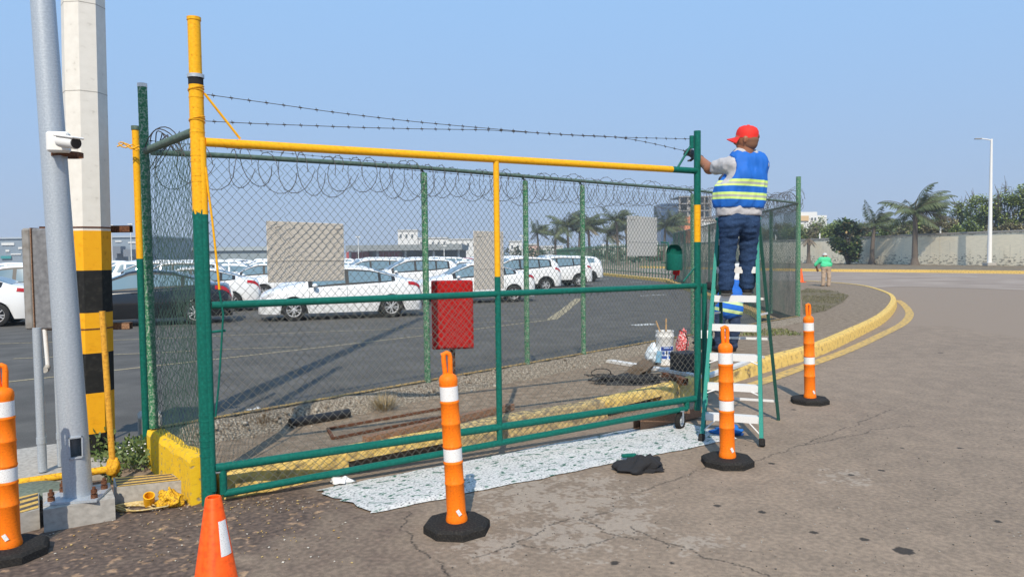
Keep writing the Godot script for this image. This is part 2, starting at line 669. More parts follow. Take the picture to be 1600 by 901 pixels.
func build_ground() -> void:
	A = gp(240, 668, 0.33)
	D = gp(1247, 497, 0.2)
	P = gp(326, 788)
	Q = gp(1093, 664)
	S1 = gp(1203, 482, 0.2)
	S2 = gp(1052, 438.6, 0.1)
	S3 = gp(925, 426, 0.1)
	var g := MB.new()
	g.sheet([Vector2(-3000, 60), Vector2(3000, 60), Vector2(3000, -5000), Vector2(-3000, -5000)], -0.06)
	var gm := noisy(50, [[0.0, 0.1, 0.085, 0.065], [0.5, 0.16, 0.135, 0.1], [1.0, 0.22, 0.19, 0.15]], 0.05, 0.95, 0.03, 0.0, true)
	struct("ground", g, gm)
	var rd := MB.new()
	rd.mapped = true
	var xs := [-60.0, NEAR0.x, NEAR0.x + NEARS, 160.0]
	var zs := [20.0, NEAR0.y, NEAR0.y - NEARS, -150.0]
	for i in 3:
		for j in 3:
			var f := rd.v.size()
			for q in [[0, 0], [1, 0], [1, 1], [0, 1]]:
				var p := Vector2(xs[i + q[0]], zs[j + q[1]])
				var t := Vector2(q[0], q[1]) * 0.9998 + Vector2(0.0001, 0.0001) if i == 1 and j == 1 else Vector2(0.0003, 0.0003)
				rd.add(Vector3(p.x, 0, p.y), Vector3.UP, t)
			rd.quad(f, f + 1, f + 2, f + 3)
	var rm := StandardMaterial3D.new()
	rm.albedo_texture = road_map()
	rm.roughness = 0.92
	grain(rm, 51, 1.3, 0.83)
	M.road = rm
	struct("road", rd, rm)
	# parking lot
	var lot := MB.new()
	var e := (D - A).normalized()
	var back := Vector3(e.z, 0, -e.x) * 0.1
	lot.sheet([Vector2(-300, -5.9), Vector2(-4.6, -5.9), xz(gp(205, 690)), xz(A + back), xz(D + back), xz(S1), xz(S2), xz(S3), xz(gp(870, 416)), Vector2(0, -200), Vector2(-300, -240)], 0.006)
	var lm := noisy(52, [[0.0, 0.092, 0.087, 0.08], [0.4, 0.115, 0.109, 0.1], [0.6, 0.128, 0.121, 0.111], [1.0, 0.163, 0.153, 0.138]], 0.07, 0.9, 0.03, 0.0, true, 0.0, 512)
	grain(lm, 53, 0.9, 0.66)
	M.lot = lm
	struct("parking_lot", lot, lm)
	# painted bay lines
	var lp := noisy(54, [[0.0, 0.12, 0.11, 0.09], [0.35, 0.3, 0.25, 0.16], [1.0, 0.5, 0.42, 0.26]], 0.9, 0.8, 0.05, 0.0, true)
	var wp := noisy(55, [[0.0, 0.15, 0.15, 0.14], [0.3, 0.45, 0.45, 0.43], [1.0, 0.65, 0.65, 0.62]], 0.9, 0.8, 0.05, 0.0, true)
	for q in [[[-60, 604, 335, 561, 662, 524, 862, 499], 0.09], [[862, 499, 880, 486, 905, 466], 0.28], [[20, 560, 240, 551, 335, 546, 470, 541], 0.07], [[-40, 538, 240, 529, 372, 523, 662, 512], 0.07], [[680, 508, 850, 498], 0.05], [[750, 484, 880, 478], 0.05], [[740, 494, 900, 488], 0.05]]:
		var s := MB.new()
		strip(s, q[0], q[1], 0.011)
		struct("painted_line", s, lp)
	for q in [[[990, 508, 1022, 506], 0.35], [[1000, 462, 1040, 460], 0.18], [[950, 450, 975, 449], 0.18], [[935, 436, 952, 435.5], 0.2], [[985, 441, 1003, 440.5], 0.2]]:
		var s := MB.new()
		strip(s, q[0], q[1], 0.011)
		struct("painted_line", s, wp)


func strip(s: MB, q: Array, w: float, y: float) -> void:
	var pts := []
	for i in range(0, q.size(), 2):
		pts.append(gp(q[i], q[i + 1], y))
	ribbon(s, pts, -w * 0.5, w * 0.5, y)


func left_of(pts: Array, i: int) -> Vector3:
	var d := Vector3.ZERO
	if i > 0:
		d += (pts[i] - pts[i - 1]).normalized()
	if i < pts.size() - 1:
		d += (pts[i + 1] - pts[i]).normalized()
	return Vector3(d.z, 0, -d.x).normalized()


func ribbon(s: MB, pts: Array, o0: float, o1: float, y: float) -> void:
	var f := s.v.size()
	for i in pts.size():
		var l := left_of(pts, i)
		s.add(Vector3(pts[i].x, y, pts[i].z) + l * o0, Vector3.UP)
		s.add(Vector3(pts[i].x, y, pts[i].z) + l * o1, Vector3.UP)
	for i in pts.size() - 1:
		s.quad(f + 2 * i, f + 2 * i + 1, f + 2 * i + 3, f + 2 * i + 2)


func smooth_line(pts: Array, step: float) -> Array:
	var cv := Curve3D.new()
	for i in pts.size():
		var t: Vector3 = (pts[mini(i + 1, pts.size() - 1)] - pts[maxi(i - 1, 0)]) / 6.0
		cv.add_point(pts[i], -t, t)
	cv.bake_interval = 0.05
	var n := maxi(2, int(cv.get_baked_length() / step))
	var out := []
	for i in n + 1:
		out.append(cv.sample_baked(cv.get_baked_length() * i / n))
	return out


func build_kerbs() -> void:
	var raw := []
	for q in [[345, 781], [400, 772], [560, 737], [733, 702], [800, 685], [944, 655], [1037, 631], [1087, 616], [1150, 597], [1196, 582], [1233, 571], [1286, 554], [1340, 528], [1380, 506], [1398, 488], [1402, 474], [1393, 465], [1366, 455], [1340, 450], [1300, 446], [1262, 443.5]]:
		raw.append(gp(q[0], q[1]))
	kerb_line = smooth_line(raw, 0.25)
	# kerb stones, each about a metre long, with two drain mouths
	var root := Node3D.new()
	root.name = numbered("kerb")
	add_child(root)
	root.set_meta("kind", "structure")
	var n := kerb_line.size()
	var i := 0
	var count := 0
	while i < n - 1:
		var far: bool = kerb_line[i].x > 2.0
		var j := mini(i + (4 if not far else 6), n - 1)
		var seg := kerb_line.slice(i, j + 1)
		var mouth := count == 1 or count == 4
		var mb := MB.new()
		var jolt := 0.0 if far else rng.randf_range(-0.02, 0.015)
		kerb_stone(mb, seg, i, mouth, jolt)
		var m: Material = M.kerb_yellow
		if count < 2 or count == 4 or count == 5:
			m = M.kerb_worn
		elif count < 4:
			m = M.kerb_bare
		elif count < 7:
			m = M.kerb_worn
		inst("kerb_stone", mb.mesh(), m, root)
		i = j
		count += 1
	# raised pavement behind the kerb
	var plan := []
	for k in range(0, n, 2):
		plan.append(xz(kerb_line[k] + left_of(kerb_line, k) * 0.17))
	var e := (D - A).normalized()
	var front := Vector3(-e.z, 0, e.x)
	for p in [S2 + Vector3(0.3, 0, 0), S1 + Vector3(0.1, 0, 0), D + front * 0.1, A + front * 0.05, P + Vector3(-0.12, 0, -0.15)]:
		plan.append(xz(p))
	var sw := MB.new()
	sw.prism(plan, 0.0, 0.17)
	var sm := noisy(60, [[0.0, 0.172, 0.127, 0.086], [0.45, 0.26, 0.197, 0.138], [0.7, 0.305, 0.235, 0.168], [1.0, 0.38, 0.305, 0.225]], 0.4, 0.92, 0.03, 0.0, true, 0.0, 512)
	grain(sm, 61, 0.9, 0.66)
	M.walk = sm
	struct("pavement", sw, sm)
	# exposed-aggregate footing of the fence
	var ft := MB.new()
	var m2 := int(A.distance_to(D) / 0.12)
	var nz := FastNoiseLite.new()
	nz.seed = 9
	nz.frequency = 1.9
	var f := 0
	var back := -front
	for k in m2 + 1:
		var c := A.lerp(D, float(k) / m2)
		var hh := lerpf(0.31, 0.24, float(k) / m2)
		var w := nz.get_noise_2d(k * 0.3, 0.0) * 0.05
		var w2 := nz.get_noise_2d(k * 0.3, 9.0) * 0.035
		for row in [[0.34 + w * 2.2, 0.165, front + Vector3.UP], [0.2 + w, 0.215 + w2, front + Vector3.UP], [0.11 + w2, hh + w2 * 0.6, front * 0.5 + Vector3.UP], [-0.1, hh + w2 * 0.5, Vector3.UP], [-0.1, 0.0, back]]:
			ft.add(Vector3(c.x, row[1], c.z) + front * row[0], (row[2] as Vector3).normalized())
	for k in m2:
		for r in 4:
			ft.quad(f + k * 5 + r, f + k * 5 + r + 1, f + k * 5 + r + 6, f + k * 5 + r + 5)
	struct("fence_footing", ft, M.aggregate)
	var ye := MB.new()
	ribbon(ye, [A + front * -0.03, A.lerp(D, 0.3) + front * -0.03, D], -0.05, 0.03, 0.0)
	for k in ye.v.size():
		ye.v[k].y = lerpf(0.325, 0.255, clampf((ye.v[k].x - A.x) / (D.x - A.x), 0, 1))
	struct("painted_edge", ye, noisy(62, [[0.0, 0.2, 0.15, 0.09], [0.5, 0.4, 0.26, 0.1], [1.0, 0.62, 0.4, 0.12]], 0.8, 0.85, 0.05, 0.0, true))
	# stones of the footing that show one by one
	var stones := [MB.new(), MB.new(), MB.new()]
	for k in 3:
		stones[k].ball(Vector3.ZERO, Vector3(0.03, 0.018 + k * 0.004, 0.022), 6, 4, Basis(Vector3.FORWARD, k))
	var sms := [mat(0.3, 0.25, 0.19, 0.9), mat(0.2, 0.16, 0.12, 0.9), mat(0.4, 0.36, 0.3, 0.9)]
	var gs := Node3D.new()
	gs.name = "fence_footing_stones"
	gs.set_meta("kind", "structure")
	add_child(gs)
	var meshes := [stones[0].mesh(), stones[1].mesh(), stones[2].mesh()]
	for k in 100:
		var t := pow(rng.randf(), 1.5)
		var c := A.lerp(D, t * 0.8 + 0.02)
		var o := rng.randf_range(0.1, 0.42)
		var y := 0.172 if o > 0.32 else lerpf(0.3, 0.18, (o - 0.1) / 0.22)
		inst("stone", meshes[rng.randi() % 3], sms[rng.randi() % 3], gs, Transform3D(Basis(Vector3.UP, rng.randf() * TAU).scaled(Vector3.ONE * rng.randf_range(0.4, 0.95)), Vector3(c.x, y, c.z) + front * o))
	# painted double edge line on the road
	var line := []
	for q in [[1160, 606], [1196, 595], [1273, 567], [1329, 546], [1380, 522], [1412, 505], [1422, 490], [1413, 476], [1403, 469]]:
		line.append(gp(q[0], q[1]))
	var ln := MB.new()
	ribbon(ln, smooth_line(line, 0.3), -0.1, 0.1, 0.005)
	struct("painted_line", ln, noisy(63, [[0.0, 0.24, 0.19, 0.13], [0.36, 0.36, 0.26, 0.13], [0.5, 0.54, 0.35, 0.11], [1.0, 0.62, 0.42, 0.14]], 0.7, 0.8, 0.05, 0.0, true))
	build_grass()


func kerb_stone(mb: MB, seg: Array, i0: int, mouth: bool, jolt: float) -> void:
	var top := 0.185 + jolt
	var prof := [[0.0, 0.0], [0.025, top - 0.045], [0.035, top - 0.02], [0.055, top], [0.18, top], [0.18, 0.0]]
	if mouth:
		prof = [[0.0, 0.1], [0.02, top - 0.035], [0.035, top - 0.015], [0.055, top], [0.18, top], [0.18, 0.1], [0.0, 0.1]]
	var f := 0
	var m := prof.size()
	for r in m - 1:
		f = mb.v.size()
		for k in seg.size():
			var l := left_of(kerb_line, i0 + k)
			var d: Vector3 = -l.cross(Vector3.UP)
			var p: Vector3 = seg[k]
			if k == 0:
				p += d * 0.006
			if k == seg.size() - 1:
				p -= d * 0.006
			var pa: Vector3 = Vector3(p.x, prof[r][1], p.z) + l * prof[r][0]
			var pb: Vector3 = Vector3(p.x, prof[r + 1][1], p.z) + l * prof[r + 1][0]
			var nn: Vector3 = d.cross(pb - pa).normalized()
			if nn.dot(Vector3.UP * 0.6 - l * (1.0 if r < 3 else -1.0)) < 0.0 and not (mouth and r == m - 2):
				nn = -nn
			mb.add(pa, nn)
			mb.add(pb, nn)
		for k in seg.size() - 1:
			mb.quad(f + 2 * k, f + 2 * k + 1, f + 2 * k + 3, f + 2 * k + 2)
	for k in [0, seg.size() - 1]:
		var l := left_of(kerb_line, i0 + k)
		var d: Vector3 = -l.cross(Vector3.UP)
		var pts := []
		for q in prof.slice(0, m - 1 if mouth else m):
			pts.append(Vector3(seg[k].x, q[1], seg[k].z) + l * q[0] + d * (0.006 if k == 0 else -0.006))
		mb.flat(pts, -d if k == 0 else d)


func build_grass() -> void:
	# trodden grass and bare soil by the fence corner
	var soil := MB.new()
	var plan := []
	for q in [[1256, 492], [1290, 486], [1318, 472], [1327, 462], [1310, 456], [1262, 450], [1252, 455]]:
		plan.append(xz(gp(q[0], q[1], 0.17)))
	soil.sheet(plan, 0.176)
	struct("soil", soil, noisy(65, [[0.0, 0.07, 0.055, 0.035], [0.5, 0.15, 0.12, 0.07], [1.0, 0.24, 0.19, 0.12]], 0.5, 0.95, 0.04, 0.0, true))
	var g := MB.new()
	g.colored = true
	var pv := PackedVector2Array(plan)
	var nz := FastNoiseLite.new()
	nz.seed = 3
	nz.frequency = 0.5
	var k := 0
	while k < 60000:
		var p := Vector2(rng.randf_range(5.5, 17.0), rng.randf_range(-34.0, -15.0))
		k += 1
		if not Geometry2D.is_point_in_polygon(p, pv) or nz.get_noise_2dv(p) < -0.12:
			continue
		var w := Vector3(rng.randf_range(-1, 1), 0, rng.randf_range(-1, 1)).normalized()
		var dry := rng.randf()
		g.col = Color(0.09, 0.1, 0.03).lerp(Color(0.19, 0.155, 0.08), dry)
		g.leaf(Vector3(p.x, 0.176, p.y), (Vector3.UP + w.cross(Vector3.UP) * rng.randf_range(0.2, 0.9)).normalized(), w, rng.randf_range(0.02, 0.06), 0.008)
	for i in 1500:
		var c := gp(1168, 520, 0.17) + Vector3(rng.randf_range(-0.9, 0.9), 0, rng.randf_range(-0.5, 0.6))
		var w := Vector3(rng.randf_range(-1, 1), 0, rng.randf_range(-1, 1)).normalized()
		g.col = Color(0.1, 0.15, 0.03).lerp(Color(0.24, 0.22, 0.08), rng.randf())
		g.leaf(c, (Vector3.UP + w.cross(Vector3.UP) * rng.randf_range(0.2, 0.9)).normalized(), w, rng.randf_range(0.03, 0.07), 0.008)
	var o := inst(numbered("grass"), g.mesh(), M.leaf, self)
	o.set_meta("kind", "stuff")
	o.set_meta("label", "thin dry green grass growing by the fence corner")
	o.set_meta("category", "grass")


# ---------------------------------------------------------------- fences and gate
func chain(mb: MB, a: Vector3, b: Vector3, ya0: float, ya1: float, yb0: float, yb1: float, pitch: float, r: float, wob := 0.006) -> void:
	var d := Vector3(b.x - a.x, 0, b.z - a.z)
	var length := d.length()
	d = d / length
	var out := Vector3(-d.z, 0, d.x)
	var nz := FastNoiseLite.new()
	nz.seed = 17
	nz.frequency = 1.3
	var wires := int(length / pitch)
	for w in wires:
		var t := (w + 0.5) / wires
		var y0 := lerpf(ya0, yb0, t)
		var y1 := lerpf(ya1, yb1, t)
		var m := maxi(2, int((y1 - y0) / pitch))
		var base := mb.v.size()
		var off := w % 2
		for j in m + 1:
			var s := ((w + ((j + off) % 2)) as float) * pitch
			var y := y0 + (y1 - y0) * j / m
			var p := a + d * s
			p.y = y
			p += (d * nz.get_noise_2d(s, y) + Vector3.UP * nz.get_noise_2d(s + 40.0, y)) * wob * 2.0 + out * nz.get_noise_2d(s * 0.6, y + 70.0) * wob * 3.0
			p += out * (r if (j + off) % 2 else -r)
			for k in 3:
				var an := TAU * k / 3.0 + 0.5
				var nn := d * cos(an) + out * sin(an)
				mb.v.append(p + nn * r)
				mb.n.append(nn)
				mb.c.append(Color.WHITE)
				mb.u.append(Vector2.ZERO)
		for j in m:
			for k in 3:
				var i0 := base + j * 3 + k
				var i1 := base + j * 3 + (k + 1) % 3
				mb.tri(i0, i1, i1 + 3)
				mb.tri(i0, i1 + 3, i0 + 3)


func coil(mb: MB, a: Vector3, b: Vector3, ya: float, yb: float, spacing: float, rad: float, rd: RandomNumberGenerator) -> void:
	var d := Vector3(b.x - a.x, 0, b.z - a.z)
	var length := d.length()
	d /= length
	var side := Vector3(-d.z, 0, d.x)
	var n := int(length / spacing)
	for i in n:
		var t := (i + 0.5 + rd.randf_range(-0.25, 0.25)) / n
		var ctr := a.lerp(b, t)
		ctr.y = lerpf(ya, yb, t) - rad * 0.72 + rd.randf_range(-0.03, 0.04)
		var rr := rad * rd.randf_range(0.85, 1.1)
		var tilt := rd.randf_range(-0.2, 0.6)
		var e1 := (side * cos(tilt) + d * sin(tilt)).normalized()
		var lean := rd.randf_range(-0.25, 0.25)
		var e2 := (Vector3.UP * cos(lean) + d * sin(lean)).normalized()
		var pts := []
		for k in 15:
			var an := TAU * k / 14.0
			pts.append(ctr + e1 * cos(an) * rr * 0.85 + e2 * sin(an) * rr + d * spacing * (k / 14.0))
		mb.tube(pts, 0.0036, -1.0, 4, false)
		for k in 14:
			var p: Vector3 = pts[k]
			var tg: Vector3 = (pts[k + 1] - p).normalized()
			var o := tg.cross(d).normalized()
			mb.tube([p - (o + tg * 0.4) * 0.011, p + (o + tg * 0.4) * 0.011], 0.0022, -1.0, 3, false)


func strand(mb: MB, pts: Array, r := 0.0022, gap := 0.11) -> void:
	mb.tube(pts, r, -1.0, 5, false)
	for i in pts.size() - 1:
		var a: Vector3 = pts[i]
		var b: Vector3 = pts[i + 1]
		var n := maxi(1, int(a.distance_to(b) / gap))
		for k in n:
			var p := a.lerp(b, (k + 0.5) / n)
			var d := (b - a).normalized()
			mb.tube([p - d * 0.012, p + d * 0.012], r * 2.0, -1.0, 5, false)
			mb.tube([p + Vector3(0.004, -0.016, 0), p + Vector3(-0.004, 0.016, 0)], r * 0.8, -1.0, 3, false)
			mb.tube([p + d * 0.014 + Vector3(-0.008, -0.006, 0.012), p - d * 0.01 + Vector3(0.008, 0.006, -0.012)], r * 0.8, -1.0, 3, false)


func pipe(called: String, pts: Array, r: float, m: Material, parent: Node, sides := 14) -> MeshInstance3D:
	var mb := MB.new()
	var org: Vector3 = (parent as Node3D).position if parent != self else Vector3.ZERO
	var q := []
	for p in pts:
		q.append(p - org)
	mb.tube(q, r, -1.0, sides)
	return obj(called, mb, m, parent)


func build_fences() -> void:
	var rd := RandomNumberGenerator.new()
	rd.seed = 21
	var e := (D - A).normalized()
	var front := Vector3(-e.z, 0, e.x)
	var rail := []
	for q in [[236, 238], [302, 241], [360, 243.5], [660, 262], [870, 279.5], [1080, 296.5]]:
		rail.append(pl(q[0], q[1], A, D))
	var yA: float = rail[0].y
	var yD := pl(1245, 317, A, D).y
	rail.append(Vector3(D.x, yD, D.z))
	var fence := thing("chain_link_fence", "long green chain link fence topped with razor coil beside the parking lot", "fence")
	pipe("top_rail", rail, 0.024, M.grey_green, fence)
	var posts := [[668, 598], [824, 578], [912, 562], [1083, 527]]
	for q in posts:
		var bs := pl(q[0], q[1], A, D)
		var tp := pl(q[0] - 8.0, 270, A, D)
		var t := (bs.x - A.x) / (D.x - A.x)
		bs.y = lerpf(0.29, 0.22, t)
		tp = Vector3(bs.x, lerpf(yA, yD, t) + 0.01, bs.z)
		pipe("post", [bs, tp], 0.036 if q[0] < 1000 else 0.042, M.old_green, fence)
		var ca := MB.new()
		ca.tube([tp, tp + front * -0.12 + Vector3(0, 0.11, 0)], 0.012, -1.0, 6)
		obj("wire_arm", ca, M.grey_green, fence)
	var mb := MB.new()
	chain(mb, A + front * 0.028, D + front * 0.028, 0.3, yA - 0.01, 0.23, yD - 0.01, 0.047, 0.003)
	obj("chain_link", mb, M.wire, fence)
	mb = MB.new()
	coil(mb, A + front * -0.06, D + front * -0.06, yA + 0.05, yD + 0.13, 0.2, 0.205, rd)
	obj("razor_coil", mb, M.razor, fence)
	for k in 2:
		mb = MB.new()
		var h := 0.035 + k * 0.06
		strand(mb, [Vector3(A.x, yA + h, A.z), A.lerp(D, 0.33) + Vector3(0, lerpf(yA, yD, 0.33) + h - A.lerp(D, 0.33).y - 0.01, 0), A.lerp(D, 0.66) + Vector3(0, lerpf(yA, yD, 0.66) + h - A.lerp(D, 0.66).y, 0), Vector3(D.x, yD + h, D.z)])
		obj("barbed_strand", mb, M.razor, fence)
	# signs wired to the lot side of the fence, seen from behind
	var sg := [[[423, 347, 541, 440], "large beige back of a sign wired to the fence", mat(0.64, 0.58, 0.5, 0.7)], [[746, 361, 791, 452], "narrow upright beige back of a sign wired to the fence", mat(0.68, 0.62, 0.54, 0.7)], [[985, 338, 1031, 400], "pale grey back of a sign wired to the fence near the bin", mat(0.58, 0.57, 0.54, 0.7)]]
	for s in sg:
		var q: Array = s[0]
		var c0 := pl(q[0], q[3], A, D)
		var c1 := pl(q[2], q[1], A, D)
		var t := thing("sign_back", s[1], "sign", Vector3((c0.x + c1.x) * 0.5, pl((q[0] + q[2]) * 0.5, q[3], A, D).y, (c0.z + c1.z) * 0.5) - front * 0.055)
		var w := Vector2(c1.x - c0.x, c1.z - c0.z).length()
		var h := pl((q[0] + q[2]) * 0.5, q[1], A, D).y - t.position.y
		var b := Basis(e, Vector3.UP, e.cross(Vector3.UP))
		var pb := MB.new()
		pb.box(Vector3(0, h * 0.5, 0), Vector3(w, h, 0.012), b, 0.003)
		obj("panel", pb, s[2], t)
		for k in [0.36]:
			var rb := MB.new()
			rb.box(Vector3(0, h * k, 0) + front * 0.0085, Vector3(w * 0.98, 0.01, 0.005), b)
			obj("stiffener", rb, s[2], t)
		for k in [-0.4, 0.4]:
			var wb := MB.new()
			wb.tube([Vector3(0, h * 0.9, 0) + e * w * k - front * 0.01, Vector3(0, h * 0.9, 0) + e * w * k + front * 0.09], 0.003, -1.0, 5)
			obj("tie_wire", wb, M.razor, t)

	# corner post A and the short return to the gate post
	var cp := thing("corner_post", "tall weathered green corner post with pale cap at the gate end", "fence post", Vector3(A.x, 0.33, A.z))
	var topA := pl(223, 136, A, A + Vector3(1, 0, 0)).y
	pipe("post", [A, Vector3(A.x, topA, A.z)], 0.037, M.old_green, cp)
	pipe("cap", [Vector3(A.x, topA, A.z), Vector3(A.x, topA + 0.03, A.z)], 0.039, M.tape, cp)
	var yg := dp(218, 404, A.z * -1.0 + 0.3)
	var y0 := dp(213, 203, -A.z + 0.3)
	var base_y := gp(236, 656, 0.0)
	var yp := thing("gate_stop_post", "thin yellow painted post standing behind the tall green corner post", "post", Vector3(yg.x, 0, yg.z))
	pipe("painted_top", [yg, Vector3(yg.x, y0.y, yg.z)], 0.03, M.yellow, yp)
	pipe("shaft", [Vector3(yg.x, 0.0, yg.z), yg], 0.029, M.green, yp)
	pipe("cap", [Vector3(yg.x, y0.y, yg.z), Vector3(yg.x, y0.y + 0.035, yg.z)], 0.035, M.grey_green, yp)
	var hk := MB.new()
	for k in 3:
		var pts := []
		for j in 7:
			pts.append(dp(218 - j * 6.0 + k * 2.0, 232 - j * 1.2 + sin(j * 1.3 + k * 2.0) * 4.0, -A.z + 0.2 - j * 0.01) - yp.position)
		hk.tube(pts, 0.006, -1.0, 5)
	obj("tie_wire", hk, M.yellow, yp)

	var rp := thing("fence_return", "short chain link return panel with grey pipe brace beside gate post", "fence", Vector3(P.x, 0, P.z))
	pipe("brace", [dp(228, 235, -A.z - 0.04), dp(301, 206, -P.z + 0.03)], 0.031, M.grey_green, rp)
	mb = MB.new()
	chain(mb, A - rp.position + Vector3(0.03, 0, 0.03), Vector3(-0.05, 0, -0.02), 0.3, 2.62, 0.32, 2.62, 0.04, 0.002, 0.011)
	chain(mb, A - rp.position + Vector3(0.09, 0, 0.02), Vector3(-0.02, 0, -0.06), 0.3, 2.5, 0.32, 2.5, 0.052, 0.002, 0.016)
	obj("chain_link", mb, M.side_wire, rp)
	mb = MB.new()
	for k in 5:
		var pts := []
		for j in 13:
			var t := j / 12.0
			pts.append(dp(232 + 48 * t + sin(t * 5.0 + k) * 9.0, 236 - 46 * sin(t * PI) * (0.55 + 0.1 * k) + k * 3.0 * t, -A.z - 0.1 - 0.3 * t) - rp.position)
		mb.tube(pts, 0.0045, -1.0, 5)
	for k in 3:
		var pts := []
		for j in 9:
			var t := j / 8.0
			pts.append(dp(280 - 46 * t + k * 4.0, 205 + 55 * t + sin(t * 7.0 + k) * 5.0, -A.z - 0.3 + 0.2 * t) - rp.position)
		mb.tube(pts, 0.0035, -1.0, 5)
	obj("wire_bundle", mb, M.barb, rp)

	# side of the compound, running away along the far road
	var side := thing("chain_link_fence", "green chain link fence running away from the tall end post", "fence")
	var sd := (S2 - D).normalized()
	var S4 := S2
	var L := D.distance_to(S4)
	var topD := pl(1240, 276, D, D + Vector3(1, 0, 0)).y
	pipe("end_post", [Vector3(D.x, 0.15, D.z), Vector3(D.x, topD, D.z)], 0.055, M.old_green, side)
	var k := 1
	while k * 2.6 < L:
		var c := D + sd * (k * 2.6)
		pipe("post", [Vector3(c.x, 0.1, c.z), Vector3(c.x, yD, c.z)], 0.045, M.old_green, side, 8)
		k += 1
	pipe("top_rail", [Vector3(D.x, yD, D.z), Vector3(S4.x, yD, S4.z)], 0.028, M.grey_green, side)
	mb = MB.new()
	chain(mb, D, D + sd * 13.0, 0.16, yD, 0.12, yD, 0.043, 0.0034)
	chain(mb, D + sd * 13.0, S4, 0.12, yD, 0.1, yD, 0.07, 0.0045)
	obj("chain_link", mb, M.side_wire, side)
	mb = MB.new()
	coil(mb, D, D + sd * 14.0, yD + 0.28, yD + 0.2, 0.15, 0.26, rd)
	obj("razor_coil", mb, M.razor, side)
	var kb := MB.new()
	ribbon(kb, [D + Vector3(-0.5, 0, -0.6), S1 + Vector3(-0.35, 0, 0), S2 + Vector3(-0.3, 0, 0)], -0.15, 0.15, 0.16)
	struct("painted_edge", kb, noisy(64, [[0.0, 0.2, 0.13, 0.06], [0.5, 0.4, 0.25, 0.08], [1.0, 0.55, 0.36, 0.1]], 0.5, 0.85, 0.05, 0.0, true))
	var sb := MB.new()
	var l0 := [D + Vector3(-0.5, 0, -0.6), S1 + Vector3(-0.35, 0, 0), S2 + Vector3(-0.3, 0, 0)]
	for i in 2:
		var p0: Vector3 = l0[i]
		var p1: Vector3 = l0[i + 1]
		sb.flat([Vector3(p0.x - 0.14, 0, p0.z), Vector3(p1.x - 0.14, 0, p1.z), Vector3(p1.x - 0.14, 0.158, p1.z), Vector3(p0.x - 0.14, 0.158, p0.z)], Vector3.LEFT)
	struct("kerb", sb, M.kerb_worn)
	# far perimeter of upright bars
	var far := thing("bar_fence", "distant green fence of upright bars on a yellow kerb", "fence")
	var line := [S2 + Vector3(0.05, 0, -0.5), S3, gp(870, 416, 0.1), gp(780, 409.5, 0.1)]
	var bar := MB.new()
	bar.box(Vector3(0, 1.15, 0), Vector3(0.05, 2.3, 0.05))
	var bm := bar.mesh()
	var gm := mat(0.03, 0.11, 0.06, 0.6)
	for i in 3:
		var p0: Vector3 = line[i]
		var p1: Vector3 = line[i + 1]
		var n := int(p0.distance_to(p1) / (0.6 if i < 2 else 1.6))
		for j in n:
			inst("bar", bm, gm, far, Transform3D(Basis(), p0.lerp(p1, float(j) / n)))
		for y in [0.35, 2.1]:
			var rb := MB.new()
			rb.tube([p0 + Vector3(0, y, 0), p1 + Vector3(0, y, 0)], 0.03, -1.0, 5)
			obj("rail", rb, gm, far)
		var yk := MB.new()
		var dd := (p1 - p0).normalized()
		yk.box((p0 + p1) * 0.5 + Vector3(-0.15, -0.03, 0.15), Vector3(p0.distance_to(p1), 0.22, 0.35), Basis(dd, Vector3.UP, dd.cross(Vector3.UP)))
		struct("kerb", yk, M.kerb_yellow)


